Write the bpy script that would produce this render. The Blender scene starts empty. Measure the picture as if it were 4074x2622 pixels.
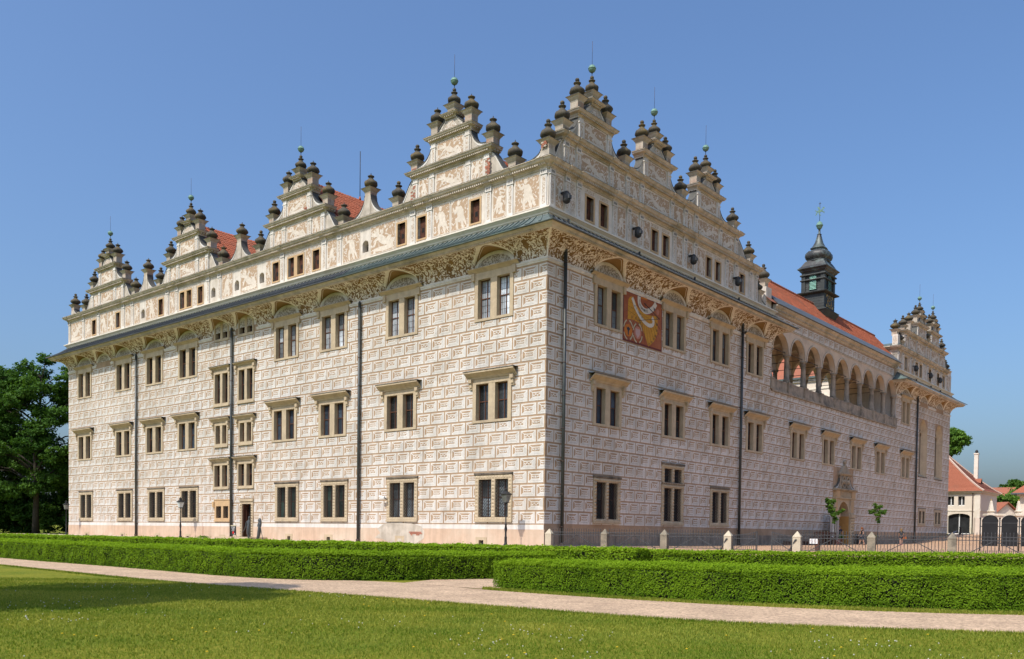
import bpy, bmesh, math, random
import numpy as np
from mathutils import Vector, Matrix
SC = bpy.context.scene
COL = SC.collection
PI = math.pi
rnd = random.Random(7)

# ------------------------------------------------------------------ camera, sky, sun, exposure
CX, CY, ANG = 1.81754, 52.0, math.radians(40.34863)      # castle corner and heading
cam_d = bpy.data.cameras.new('camera'); cam = bpy.data.objects.new('camera', cam_d); COL.objects.link(cam)
cam_d.sensor_width = 36.0; cam_d.sensor_fit = 'HORIZONTAL'
cam_d.lens = 31.26731509; cam_d.shift_x = -0.000424; cam_d.shift_y = 0.2215523
cam_d.clip_start = 0.1; cam_d.clip_end = 5000
_p, _r = math.radians(-1.5916219), math.radians(0.7124496)
_cp, _sp, _cr, _sr = math.cos(_p), math.sin(_p), math.cos(_r), math.sin(_r)
_base = np.array([[1, 0, 0], [0, 0, -1], [0, 1, 0.]])
_R = np.array([[_cr, -_sr, 0], [_sr, _cr, 0], [0, 0, 1]]) @ np.array([[1, 0, 0], [0, _cp, _sp], [0, -_sp, _cp]]) @ _base
_M = Matrix(np.column_stack([_R[0], -_R[1], -_R[2]]).tolist()).to_4x4()
_M.translation = Vector((0, 0, 1.6))
cam.matrix_world = _M
SC.camera = cam

SUN_EL, SUN_PHI = math.radians(53.5), math.radians(3)
LX = Vector((math.cos(ANG), -math.sin(ANG), 0)); LY = Vector((math.sin(ANG), math.cos(ANG), 0))
to_sun_h = LX * -math.sin(SUN_PHI) + LY * -math.cos(SUN_PHI)
to_sun = to_sun_h * math.cos(SUN_EL) + Vector((0, 0, math.sin(SUN_EL)))
w = bpy.data.worlds.new('World'); SC.world = w; w.use_nodes = True
nt = w.node_tree
sky = nt.nodes.new('ShaderNodeTexSky'); sky.sky_type = 'NISHITA'; sky.sun_disc = False
sky.sun_elevation = SUN_EL; sky.sun_rotation = math.atan2(to_sun_h.x, to_sun_h.y)
sky.altitude = 0; sky.air_density = 1.2; sky.dust_density = 4.0; sky.ozone_density = 10.0
bg = nt.nodes['Background']; bg.inputs['Strength'].default_value = 0.125
nt.links.new(sky.outputs['Color'], bg.inputs['Color'])
sun_d = bpy.data.lights.new('sun', 'SUN'); sun = bpy.data.objects.new('sun', sun_d); COL.objects.link(sun)
sun_d.energy = 2.95; sun_d.angle = math.radians(0.53); sun_d.color = (1.0, 0.93, 0.82)
sun.rotation_euler = to_sun.to_track_quat('Z', 'Y').to_euler(); sun.location = (0, 0, 60)
SC.view_settings.view_transform = 'Standard'; SC.view_settings.look = 'None'
SC.view_settings.gamma = 1.0; SC.view_settings.use_curve_mapping = False
SC.view_settings.exposure = 0.57

# ------------------------------------------------------------------ materials
MATS = {}
def _new(name):
    m = bpy.data.materials.new(name); m.use_nodes = True
    nt = m.node_tree; b = nt.nodes['Principled BSDF']
    return m, nt, b
def _node(nt, t, **k):
    n = nt.nodes.new(t)
    for a, v in k.items(): setattr(n, a, v)
    return n
def _pos(nt, scale=(1, 1, 1)):
    g = _node(nt, 'ShaderNodeNewGeometry'); mp = _node(nt, 'ShaderNodeMapping')
    mp.inputs['Scale'].default_value = scale
    nt.links.new(g.outputs['Position'], mp.inputs['Vector']); return mp.outputs['Vector']
def _noise(nt, vec, scale, detail=3, rough=.55, dist=0.):
    n = _node(nt, 'ShaderNodeTexNoise'); n.inputs['Scale'].default_value = scale; n.inputs['Detail'].default_value = detail
    n.inputs['Roughness'].default_value = rough; n.inputs['Distortion'].default_value = dist
    nt.links.new(vec, n.inputs['Vector']); return n.outputs['Fac']
def _ramp(nt, fac, stops):
    r = _node(nt, 'ShaderNodeValToRGB'); el = r.color_ramp.elements
    while len(el) < len(stops): el.new(.5)
    for e, (p, c) in zip(el, stops): e.position = p; e.color = (c[0], c[1], c[2], 1) if len(c) == 3 else c
    nt.links.new(fac, r.inputs['Fac']); return r.outputs['Color']
def _mix(nt, fac, a, b, mode='MIX'):
    m = _node(nt, 'ShaderNodeMix', data_type='RGBA', blend_type=mode)
    for s, v in ((0, fac), (6, a), (7, b)):
        if hasattr(v, 'type') and hasattr(v, 'is_output'): nt.links.new(v, m.inputs[s])
        elif s == 0: m.inputs[0].default_value = v
        else: m.inputs[s].default_value = (v[0], v[1], v[2], 1)
    return m.outputs[2]
def _bump(nt, b, h, strength, dist=.02):
    bp = _node(nt, 'ShaderNodeBump'); bp.inputs['Strength'].default_value = strength; bp.inputs['Distance'].default_value = dist
    nt.links.new(h, bp.inputs['Height']); nt.links.new(bp.outputs['Normal'], b.inputs['Normal'])
def mul(c, k): return tuple(min(1, x * k) for x in c)
def mat(name, c, c2=None, scale=2., rough=.85, metal=0., stain=None, stain_s=.25, bump=0., bump_s=20., rand=0., streak=0., spec=.3, detail=5, cell=0.):
    """base colour varied by fine noise, optional large stains, vertical streaks and per-object tone"""
    m, nt, b = _new(name)
    vec = _pos(nt)
    if c2 is None: c2 = mul(c, .82)
    col = _ramp(nt, _noise(nt, vec, scale, detail, .6), [(.3, c2), (.68, c)])
    if stain is not None:
        f = _noise(nt, vec, stain_s, 6, .65, .6)
        fr = _ramp(nt, f, [(.48, (0, 0, 0)), (.68, (1, 1, 1))])
        col = _mix(nt, fr, col, stain)
    if streak:
        v2 = _pos(nt, (2.2, 2.2, .16))
        f = _ramp(nt, _noise(nt, v2, 1.4, 4, .6), [(.42, (1, 1, 1)), (.75, (1 - streak,) * 3)])
        col = _mix(nt, 1., col, f, 'MULTIPLY')
    if cell:                                    # tone that differs from stone to stone
        v = _node(nt, 'ShaderNodeTexVoronoi'); v.inputs['Scale'].default_value = 1.05; nt.links.new(vec, v.inputs['Vector'])
        sp = _node(nt, 'ShaderNodeSeparateColor'); nt.links.new(v.outputs['Color'], sp.inputs[0])
        col = _mix(nt, 1., col, _ramp(nt, sp.outputs[0], [(0., (1 - cell, 1 - cell * 1.05, 1 - cell * 1.2)), (.6, (1, 1, 1)), (1., (1.03, 1.03, 1.03))]), 'MULTIPLY')
    if rand:
        oi = _node(nt, 'ShaderNodeObjectInfo'); mr = _node(nt, 'ShaderNodeMapRange')
        mr.inputs['To Min'].default_value = 1 - rand; mr.inputs['To Max'].default_value = 1 + rand
        nt.links.new(oi.outputs['Random'], mr.inputs['Value'])
        cb = _node(nt, 'ShaderNodeCombineColor')
        for i in range(3): nt.links.new(mr.outputs[0], cb.inputs[i])
        col = _mix(nt, 1., col, cb.outputs[0], 'MULTIPLY')
    nt.links.new(col, b.inputs['Base Color'])
    b.inputs['Roughness'].default_value = rough; b.inputs['Metallic'].default_value = metal
    b.inputs['Specular IOR Level'].default_value = spec
    if bump: _bump(nt, b, _noise(nt, vec, bump_s, 3), bump)
    MATS[name] = m; return m

WHITE = (.70, .66, .605); TAN = (.41, .28, .175)
m_white = mat('white_plaster', WHITE, (.64, .60, .55), 3.5, stain=(.575, .515, .44), stain_s=.22, bump=.25, bump_s=14, streak=.2, cell=.12)
m_white2 = mat('hatched_plaster', (.63, .595, .555), (.55, .52, .48), 9., stain=(.50, .45, .385), stain_s=.3, bump=.4, bump_s=18, streak=.2, cell=.16)
m_tan = mat('tan_plaster', TAN, (.355, .24, .15), 4., stain=(.455, .33, .235), stain_s=.16, bump=.35, bump_s=16, streak=.18, cell=.16)
m_plinth = mat('pink_plinth_plaster', (.57, .41, .295), (.50, .355, .25), 2.5, stain=(.60, .50, .385), stain_s=.13, bump=.3, bump_s=8, streak=.18)
m_oldplaster = mat('weathered_plaster', (.60, .53, .44), (.42, .36, .285), 1.6, stain=(.33, .285, .225), stain_s=.5, bump=.3, streak=.25)
m_attic = mat('attic_plaster', (.72, .65, .565), (.61, .545, .465), 1.8, stain=(.52, .45, .365), stain_s=.42, bump=.25, bump_s=10, streak=.2)
m_attic_tan = mat('attic_tan', (.50, .375, .265), (.43, .32, .225), 2.2, stain=(.40, .32, .245), stain_s=.5, bump=.2)
m_figure = mat('figure_plaster', (.72, .635, .535), (.54, .465, .38), 5., bump=.3, stain=(.57, .49, .40), stain_s=.6)
m_sand = mat('sandstone', (.51, .405, .27), (.43, .34, .225), 3., stain=(.38, .30, .205), stain_s=.9, bump=.3, streak=.15)
m_sand_o = mat('orange_sandstone', (.52, .35, .19), (.43, .29, .16), 2., bump=.2)
m_darkstone = mat('weathered_stone', (.26, .215, .16), (.12, .10, .078), 2.5, stain=(.075, .065, .055), stain_s=.8, bump=.4, streak=.3)
m_vase = mat('mossy_dark_stone', (.10, .086, .06), (.035, .032, .03), 2.6, stain=(.16, .115, .045), stain_s=.9, bump=.4, bump_s=12)
m_cornice = mat('cornice_plaster', (.62, .535, .435), (.46, .39, .305), 2.2, stain=(.33, .29, .21), stain_s=.6, streak=.15, bump=.2)
m_cream = mat('cream_moulding', (.74, .67, .57), (.68, .61, .50), 2.5, stain=(.62, .54, .43), stain_s=.5)
m_lead = mat('lead_flashing', (.105, .10, .085), (.06, .058, .05), 3., rough=.6)
m_slate = mat('slate_grey_roof', (.105, .115, .125), (.065, .072, .08), 2.5, rough=.55, spec=.5)
m_copper = mat('green_copper', (.105, .135, .128), (.07, .09, .088), 1.6, rough=.6, stain=(.14, .19, .17), stain_s=.8)
m_seam = mat('pale_green_seam', (.165, .205, .19), (.11, .14, .13), 3., rough=.6)
m_verd = mat('verdigris', (.17, .30, .235), (.11, .20, .16), 4., rough=.6, metal=.0)
m_wood = mat('brown_window_wood', (.115, .048, .026), (.07, .03, .018), 5., rough=.6)
m_shutter = mat('red_brown_shutter', (.105, .036, .018), (.035, .014, .009), 6., rough=.8)
m_iron = mat('dark_iron', (.035, .035, .035), (.02, .02, .02), 8., rough=.55, metal=.0)
m_greyiron = mat('grey_painted_iron', (.075, .078, .08), (.05, .051, .054), 6., rough=.55)
m_black = mat('painted_interior_shade', (.012, .011, .010), (.008, .008, .008), 2.)  # near-black colour stands in for the shade inside openings
m_pipe = mat('dark_green_pipe', (.045, .053, .05), (.026, .03, .029), 2., rough=.45, spec=.5)
m_pipe2 = mat('brown_pipe_band', (.075, .043, .03), (.045, .028, .022), 3., rough=.5)
m_tile = mat('terracotta_tile', (.36, .105, .05), (.25, .07, .035), 5., rand=.16, stain=(.22, .08, .045), stain_s=.5, bump=.2)
m_tile_flat = mat('old_roof_tiles', (.36, .125, .07), (.26, .085, .048), 7., stain=(.24, .11, .07), stain_s=.25, bump=.5, bump_s=7)
m_mortar = mat('ridge_mortar', (.62, .46, .36), None, 6.)
m_brickred = mat('bare_brick', (.40, .155, .095), (.30, .115, .075), 6., rand=.2)
m_ped = mat('pedestal_plaster', (.50, .425, .335), (.38, .32, .25), 1.9, stain=(.36, .22, .15), stain_s=.8, bump=.3, streak=.25)
m_warmwall = mat('cream_house_wall', (.76, .665, .545), (.70, .61, .50), 1.2, stain=(.66, .57, .46), stain_s=.2, bump=.1)
m_loggia = mat('loggia_plaster', (.62, .49, .365), (.53, .41, .305), 1.2, stain=(.40, .32, .245), stain_s=.35, bump=.2)
m_ochre = mat('ochre_plaster', (.50, .27, .085), (.42, .22, .07), 2.)
m_bronze = mat('dark_bronze', (.058, .066, .068), (.034, .039, .041), 5., rough=.5, spec=.5)
m_blackpaint = mat('black_paint', (.022, .023, .024), (.014, .014, .015), 2., rough=.5)
m_signwhite = mat('white_sign_face', (.80, .80, .78), None, 2.)
m_sky_glass = None

def glass(name, base, rough=.06, blotch=None):
    m, nt, b = _new(name)
    col = _ramp(nt, _noise(nt, _pos(nt, (1, 1, .6)), 1.7, 2), [(.35, mul(base, .55)), (.65, base)])
    oi = _node(nt, 'ShaderNodeObjectInfo')
    f = _ramp(nt, oi.outputs['Random'], [(0., (.35, .35, .35)), (.6, (1., 1., 1.)), (1., (1.9, 1.95, 2.))])
    col = _mix(nt, 1., col, f, 'MULTIPLY')
    nt.links.new(col, b.inputs['Base Color'])
    b.inputs['Roughness'].default_value = rough; b.inputs['Specular IOR Level'].default_value = .6
    _bump(nt, b, _noise(nt, _pos(nt), 1.1, 2), .12, .05)
    return m
m_glass = glass('dark_window_glass', (.035, .038, .04))
m_glass_b = glass('blue_window_glass', (.06, .085, .12))
m_curtain = glass('glass_over_white_curtain', (.52, .56, .60), .12)
m_curtain_d = glass('glass_over_dim_curtain', (.20, .225, .24), .1)
m_green_gl = glass('glass_over_green_shutter', (.045, .085, .07), .2)

def cove_mat():
    """brown vault: white ribs follow the groins, scrolling white foliage on the cove"""
    m, nt, b = _new('sgraffito_vault')
    at = _node(nt, 'ShaderNodeAttribute', attribute_name='groin')
    ae = _node(nt, 'ShaderNodeAttribute', attribute_name='height')
    vec = _pos(nt)
    f1 = _noise(nt, vec, 2.3, 2.2, .6, 2.6)
    f2 = _noise(nt, vec, 5.5, 2, .5, 1.8)
    s = _node(nt, 'ShaderNodeMath', operation='MULTIPLY_ADD'); nt.links.new(f2, s.inputs[0]); s.inputs[1].default_value = .45; nt.links.new(f1, s.inputs[2])
    leaf = _ramp(nt, s.outputs[0], [(.735, (0, 0, 0)), (.755, (1, 1, 1)), (.86, (1, 1, 1)), (.88, (.3, .3, .3))])
    brown = _ramp(nt, _noise(nt, vec, 1.2, 4), [(.35, (.155, .085, .03)), (.65, (.235, .135, .05))])
    white = _ramp(nt, _noise(nt, vec, 9., 2), [(.3, (.66, .60, .52)), (.7, (.82, .76, .68))])
    fol = _mix(nt, leaf, brown, white)
    plain = _mix(nt, .5, brown, (.30, .18, .06))
    mr = _node(nt, 'ShaderNodeMath', operation='GREATER_THAN'); nt.links.new(at.outputs['Fac'], mr.inputs[0]); mr.inputs[1].default_value = 0.
    col = _mix(nt, mr.outputs[0], plain, fol)
    ab = _node(nt, 'ShaderNodeMath', operation='ABSOLUTE'); nt.links.new(at.outputs['Fac'], ab.inputs[0])
    rib = _ramp(nt, ab.outputs[0], [(.085, (1, 1, 1)), (.098, (0, 0, 0)), (.14, (0, 0, 0)), (.145, (.7, .7, .7)), (.16, (.7, .7, .7)), (.165, (0, 0, 0))])
    col = _mix(nt, rib, col, white)
    eb = _ramp(nt, ae.outputs['Fac'], [(.04, (1, 1, 1)), (.05, (0, 0, 0)), (.93, (0, 0, 0)), (.94, (1, 1, 1))])
    col = _mix(nt, eb, col, white)
    nt.links.new(col, b.inputs['Base Color']); b.inputs['Roughness'].default_value = .9
    _bump(nt, b, s.outputs[0], .2); return m
m_cove = cove_mat()
def orn_mat(name, white, brown, s1, thr):
    m, nt, b = _new(name); vec = _pos(nt)
    f = _noise(nt, vec, s1, 2, .5, 2.2)
    leaf = _ramp(nt, f, [(thr, (0, 0, 0)), (thr + .03, (1, 1, 1))])
    wv = _ramp(nt, _noise(nt, vec, s1 * 3, 2), [(.3, mul(white, .8)), (.7, white)])
    nt.links.new(_mix(nt, leaf, brown, wv), b.inputs['Base Color']); b.inputs['Roughness'].default_value = .9
    _bump(nt, b, f, .2); return m
m_tymp = orn_mat('tympanum_sgraffito', (.58, .53, .47), (.24, .195, .15), 4.2, .50)
m_stripe = orn_mat('pilaster_ornament', (.67, .60, .515), (.38, .275, .185), 7., .47)
m_centre = orn_mat('block_ornament', (.68, .59, .495), (.41, .305, .225), 9., .50)

# ------------------------------------------------------------------ mesh helpers
class MB:
    def __init__(s): s.v = []; s.f = []; s.m = []; s.mats = []; s.sm = []
    def mi(s, m):
        if m not in s.mats: s.mats.append(m)
        return s.mats.index(m)
    def poly(s, pts, m, smooth=False):
        i = len(s.v); s.v += [tuple(p) for p in pts]; s.f.append(tuple(range(i, i + len(pts)))); s.m.append(s.mi(m)); s.sm.append(smooth)
    def hexa(s, P, m):
        i = len(s.v); s.v += [tuple(p) for p in P]
        for q in ((0, 3, 2, 1), (4, 5, 6, 7), (0, 1, 5, 4), (1, 2, 6, 5), (2, 3, 7, 6), (3, 0, 4, 7)):
            s.f.append(tuple(i + k for k in q)); s.m.append(s.mi(m)); s.sm.append(False)
    def box(s, x0, x1, y0, y1, z0, z1, m):
        s.hexa([(x0, y0, z0), (x1, y0, z0), (x1, y1, z0), (x0, y1, z0), (x0, y0, z1), (x1, y0, z1), (x1, y1, z1), (x0, y1, z1)], m)
    def obox(s, c, ax, ay, az, m):
        c = Vector(c); ax, ay, az = Vector(ax), Vector(ay), Vector(az)
        s.hexa([c - ax - ay - az, c + ax - ay - az, c + ax + ay - az, c - ax + ay - az, c - ax - ay + az, c + ax - ay + az, c + ax + ay + az, c - ax + ay + az], m)
    def bar(s, p0, p1, r, m, r2=None):
        p0, p1 = Vector(p0), Vector(p1); d = p1 - p0
        a = d.orthogonal().normalized(); b_ = d.normalized().cross(a)
        if abs(d.normalized().z) < .9:
            a = d.cross(Vector((0, 0, 1))).normalized(); b_ = d.normalized().cross(a)
        s.obox((p0 + p1) / 2, a * r, b_ * (r2 or r), d / 2, m)
    def prism(s, pts, y0, y1, m, ms=None):
        """2D outline in (x, z) pushed from y0 (front) to y1 (back)"""
        n = len(pts)
        s.poly([(x, y0, z) for x, z in pts], m); s.poly([(x, y1, z) for x, z in reversed(pts)], ms or m)
        for i in range(n):
            a, b_ = pts[i], pts[(i + 1) % n]
            s.poly([(a[0], y0, a[1]), (a[0], y1, a[1]), (b_[0], y1, b_[1]), (b_[0], y0, b_[1])], ms or m)
    def lathe(s, prof, m, n=12, c=(0, 0, 0), smooth=True, sq=0., rot=0.):
        i0 = len(s.v); mi = s.mi(m)
        for r, z in prof:
            for k in range(n):
                a = rot + 2 * PI * k / n
                q = 1.0
                if sq: q = 1 / max(abs(math.cos(a)), abs(math.sin(a))) ** sq
                s.v.append((c[0] + r * q * math.cos(a), c[1] + r * q * math.sin(a), c[2] + z))
        for j in range(len(prof) - 1):
            for k in range(n):
                k2 = (k + 1) % n
                s.f.append((i0 + j * n + k, i0 + j * n + k2, i0 + (j + 1) * n + k2, i0 + (j + 1) * n + k)); s.m.append(mi); s.sm.append(smooth)
        s.f.append(tuple(i0 + (len(prof) - 1) * n + k for k in range(n))); s.m.append(mi); s.sm.append(False)
        s.f.append(tuple(i0 + k for k in reversed(range(n)))); s.m.append(mi); s.sm.append(False)
    def tube(s, pts, r, m, n=6, smooth=True):
        i0 = len(s.v); mi = s.mi(m); L = len(pts)
        rr = r if isinstance(r, (list, tuple)) else [r] * L
        prev = None
        for j, p in enumerate(pts):
            p = Vector(p); d = (Vector(pts[min(j + 1, L - 1)]) - Vector(pts[max(j - 1, 0)])).normalized()
            a = prev - d * prev.dot(d) if prev is not None else d.orthogonal()
            if a.length < 1e-4: a = d.orthogonal()
            a.normalize(); prev = a; b_ = d.cross(a)
            for k in range(n):
                t = 2 * PI * k / n; s.v.append(tuple(p + (a * math.cos(t) + b_ * math.sin(t)) * rr[j]))
        for j in range(L - 1):
            for k in range(n):
                k2 = (k + 1) % n
                s.f.append((i0 + j * n + k, i0 + j * n + k2, i0 + (j + 1) * n + k2, i0 + (j + 1) * n + k)); s.m.append(mi); s.sm.append(smooth)
        s.f.append(tuple(i0 + (L - 1) * n + k for k in range(n))); s.m.append(mi); s.sm.append(False)
        s.f.append(tuple(i0 + k for k in reversed(range(n)))); s.m.append(mi); s.sm.append(False)
    def sweep(s, prof, u0, u1, m, e0=0, e1=0, r0=False, r1=False):
        """profile of (outward v, height w) carried along x; e = mitred end, r = short return behind the mitre"""
        P0 = [(u0 - e0 * v, -v, w_) for v, w_ in prof]; P1 = [(u1 + e1 * v, -v, w_) for v, w_ in prof]
        for i in range(len(prof) - 1):
            s.poly([P0[i], P1[i], P1[i + 1], P0[i + 1]], m)
            (va, wa), (vb, wb) = prof[i], prof[i + 1]
            if r0: s.poly([(u0 - va, 0, wa), P0[i], P0[i + 1], (u0 - vb, 0, wb)], m)
            if r1: s.poly([(u1 + va, 0, wa), P1[i], P1[i + 1], (u1 + vb, 0, wb)], m)
        if not e0: s.poly(P0, m)
        if not e1: s.poly(list(reversed(P1)), m)
    def band(s, prof, u0, u1, D, m, e0=1, e1=1, r0=True, r1=True):
        """cornice round a wall slab of thickness D: front, and the side returns where asked"""
        for (a, za), (b_, zb) in zip(prof[:-1], prof[1:]):
            A = [(u0 - e0 * a, -a, za), (u1 + e1 * a, -a, za), (u1 + e1 * a, D, za), (u0 - e0 * a, D, za)]
            B = [(u0 - e0 * b_, -b_, zb), (u1 + e1 * b_, -b_, zb), (u1 + e1 * b_, D, zb), (u0 - e0 * b_, D, zb)]
            for i, on in ((0, True), (1, r1), (3, r0)):
                if on: j = (i + 1) % 4; s.poly([A[i], A[j], B[j], B[i]], m)
    def mesh(s, name):
        me = bpy.data.meshes.new(name); me.from_pydata(s.v, [], s.f)
        for m in s.mats: me.materials.append(m)
        me.polygons.foreach_set('material_index', s.m); me.polygons.foreach_set('use_smooth', s.sm)
        me.update(); return me
    def build(s, name, parent=None, loc=(0, 0, 0), rz=0.): return inst(name, s.mesh(name), parent, loc, rz)
def inst(name, me, parent=None, loc=(0, 0, 0), rz=0.):
    o = bpy.data.objects.new(name, me); COL.objects.link(o); o.parent = parent
    o.location = loc; o.rotation_euler = (0, 0, rz); return o
def thing(name, label, cat, loc=(0, 0, 0), rz=0., group=None):
    o = inst(name, None, None, loc, rz); o['label'] = label; o['category'] = cat
    if group: o['group'] = group
    return o
def tag(o, label, cat, group=None):
    o['label'] = label; o['category'] = cat
    if group: o['group'] = group
    return o
def struct(o): o['kind'] = 'structure'; return o
def l2w(x, y, z=0.):
    p = Vector((CX, CY, 0)) + LX * x + LY * y; return (p.x, p.y, z)
def w2l(X, Y):
    d = Vector((X - CX, Y - CY, 0)); return (d.dot(LX), d.dot(LY))
def sstep(a, b, x):
    t = max(0., min(1., (x - a) / (b - a))); return t * t * (3 - 2 * t)
def gz(X, Y):
    lx, ly = w2l(X, Y)
    y0 = -9 + 7.5 * max(0., min(1., lx / 20))
    z = .72 * sstep(y0, y0 + 3.5, ly)
    return z + 1.3 * sstep(66, 92, ly)
castle = thing('castle', 'huge castle covered in white and tan sgraffito blocks, with scrolled gables and dark clock tower', 'castle', (CX, CY, 0), -ANG)
FR = PI / 2      # turn of parts on the long right-hand front: their x runs along castle y
def fpart(name, mb_or_me, side, u=0., w_=0., parent=None, v=0.):
    me = mb_or_me.mesh(name) if isinstance(mb_or_me, MB) else mb_or_me
    if parent is not None: return inst(name, me, parent)     # coordinates already in the parent's frame
    return inst(name, me, castle, (u, -v, w_) if side == 'L' else (v, u, w_), 0 if side == 'L' else FR)

# ------------------------------------------------------------------ windows
WCACHE = {}
def window_set(key):
    """meshes of one window type, origin at the bottom centre of its frame on the wall plane"""
    if key in WCACHE: return WCACHE[key]
    (ow, oh, jamb, sill, lint, mull, top, pane, grille, stone, stud) = key
    W = ow / 2; xi = W - jamb; z0 = sill; z1 = oh - lint
    fr = MB(); pv = .07; dp = -.36
    fr.box(-W, -xi, -pv, -dp, 0, oh, stone); fr.box(xi, W, -pv, -dp, 0, oh, stone)
    fr.box(-xi, xi, -pv, -dp, 0, sill, stone); fr.box(-xi, xi, -pv, -dp, z1, oh, stone)
    if sill > .2 and top: fr.box(-W - .04, W + .04, -pv - .06, 0, -.02, .09, stone)
    if stud:
        n = int(oh / .22)
        for k in range(n):
            zc = (k + .5) * oh / n; h = oh / n / 2 * .9
            for xc, hw in ((-W + jamb / 2, jamb / 2 * .85), (W - jamb / 2, jamb / 2 * .85)) + (((0, mull / 2 * .85),) if mull and z0 < zc < z1 else ()):
                b_ = [(xc - hw, -pv - .003, zc - h), (xc + hw, -pv - .003, zc - h), (xc + hw, -pv - .003, zc + h), (xc - hw, -pv - .003, zc + h)]
                for i in range(4): fr.poly([b_[i], b_[(i + 1) % 4], (xc, -pv - stud, zc)], stone)
        n = int(ow / .22)
        for k in range(n):
            xc = -W + (k + .5) * ow / n; hw = ow / n / 2 * .9
            for zc, h in ((sill / 2, sill / 2 * .85), (oh - lint / 2, lint / 2 * .7)):
                b_ = [(xc - hw, -pv - .003, zc - h), (xc + hw, -pv - .003, zc - h), (xc + hw, -pv - .003, zc + h), (xc - hw, -pv - .003, zc + h)]
                for i in range(4): fr.poly([b_[i], b_[(i + 1) % 4], (xc, -pv - stud, zc)], stone)
    R = {'window': fr.mesh('window')}
    if mull:
        mu = MB(); mu.box(-mull / 2, mull / 2, -pv + .01, -dp, z0, z1, stone); R['mullion'] = mu.mesh('mullion')
    if top:
        kind, h0, h1, hw, ov = top
        hd = MB()
        if kind == 'hood':
            hd.box(-W, W, -.05, 0, oh, h0, stone)
            hd.sweep([(.0, h0), (.1, h0), (.14, h0 + .09), (ov * .75, h0 + (h1 - h0) * .55), (ov, h0 + (h1 - h0) * .7), (ov, h1 - .03)], -hw + .05, hw - .05, stone)
            hd.box(-hw, hw, -ov - .03, 0, h1 - .03, h1, m_lead)
            for sx in (-1, 1):
                xc = sx * (W + .12)
                hd.prism([(xc - .12, h0 - .62), (xc + .12, h0 - .62), (xc + .14, h0 + .02), (xc - .14, h0 + .02)], -.1, 0, stone)
                hd.box(xc - .13, xc + .13, -.24, 0, h0 - .22, h0, stone); hd.box(xc - .1, xc + .1, -.16, 0, h0 - .5, h0 - .22, stone)
        elif kind == 'cap':
            hd.sweep([(0, h0), (pv, h0), (ov, h0 + .06), (ov, h1)], -hw, hw, m_darkstone); hd.box(-hw, hw, -ov, 0, h1 - .005, h1, m_darkstone)
        else:
            hd.sweep([(0, h0), (pv, h0), (ov * .6, h0 + .12), (ov, h0 + .2), (ov, h1)], -hw, hw, stone); hd.box(-hw, hw, -ov, 0, h1 - .005, h1, stone)
            for sx in (-1, 1): hd.box(sx * (W + .1) - .13, sx * (W + .1) + .13, -.17, 0, h0 - .45, h0 + .01, stone)
        R['hood'] = hd.mesh('hood')
    lights = [(-xi, -mull / 2), (mull / 2, xi)] if mull else [(-xi, xi)]
    lw = lights[0][1] - lights[0][0]; lh = z1 - z0
    R['_lights'] = [((a + b_) / 2, z0) for a, b_ in lights]
    sa = MB(); yb = .24
    if pane == 'shutter':
        nb = 4
        for k in range(nb):
            x0 = -lw / 2 + k * lw / nb; dy = .008 * (k % 2)
            sa.box(x0 + .004, x0 + lw / nb - .004, yb - dy, yb + .05, .01, lh - .01, m_shutter)
        R['shutter'] = sa.mesh('shutter')
    else:
        t = .055
        for x0, x1 in ((-lw / 2, -lw / 2 + t), (-t / 2, t / 2), (lw / 2 - t, lw / 2)): sa.box(x0, x1, yb, yb + .07, 0, lh, m_wood)
        for zc in (0, lh * .52, lh - t): sa.box(-lw / 2 + t, lw / 2 - t, yb + .004, yb + .066, zc, zc + t, m_wood)
        R['sash'] = sa.mesh('sash')
        pa = MB(); pw = lw / 2 - t * 1.2
        PH = [(t, lh * .52), (lh * .52 + t, lh - t)]
        R['_panes'] = []
        for pi, (a, b_) in enumerate(PH):
            pm = MB(); y = yb + .05
            pm.poly([(-pw / 2, y, 0), (pw / 2, y, 0), (pw / 2, y, b_ - a), (-pw / 2, y, b_ - a)], pane)
            for k in (1, 2):      # leading
                pm.box(-pw / 2 + k * pw / 3 - .006, -pw / 2 + k * pw / 3 + .006, y - .012, y - .002, 0, b_ - a, m_iron)
            nn = max(2, int((b_ - a) / .3))
            for k in range(1, nn): pm.box(-pw / 2, pw / 2, y - .011, y - .003, k * (b_ - a) / nn - .006, k * (b_ - a) / nn + .006, m_iron)
            me = pm.mesh('pane')
            for sx in (-1, 1): R['_panes'].append((sx * (pw / 2 + t / 2 + .004), a, me))
    if grille:
        g = MB(); sp = .2
        for sgn in (-1, 1):
            c = -lh
            while c < lw + lh:
                pts = []
                for zz in (0, lh):
                    x = c + sgn * (zz - (0 if sgn > 0 else lh))
                    pts.append((x - lw / 2, zz))
                (xa, za), (xb, zb) = pts
                # clip to the light
                def clipx(xa, za, xb, zb):
                    if xa > xb: xa, za, xb, zb = xb, zb, xa, za
                    lo, hi = -lw / 2, lw / 2
                    if xb < lo or xa > hi or xb - xa < 1e-6: return None
                    if xa < lo: za += (zb - za) * (lo - xa) / (xb - xa); xa = lo
                    if xb > hi: zb = za + (zb - za) * (hi - xa) / (xb - xa); xb = hi
                    return xa, za, xb, zb
                r = clipx(xa, za, xb, zb)
                if r and r[2] - r[0] > .03:
                    yy = .02 if sgn > 0 else .042
                    g.bar((r[0], yy, r[1]), (r[2], yy, r[3]), .0085, m_iron)
                c += sp
        R['grille'] = g.mesh('grille')
    WCACHE[key] = R; return R
OPEN = {'L': [], 'R': []}      # openings cut in the two long walls: u0, u1, w0, w1
BLOCK = {'L': [], 'R': []}     # where no sgraffito block may lie
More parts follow.
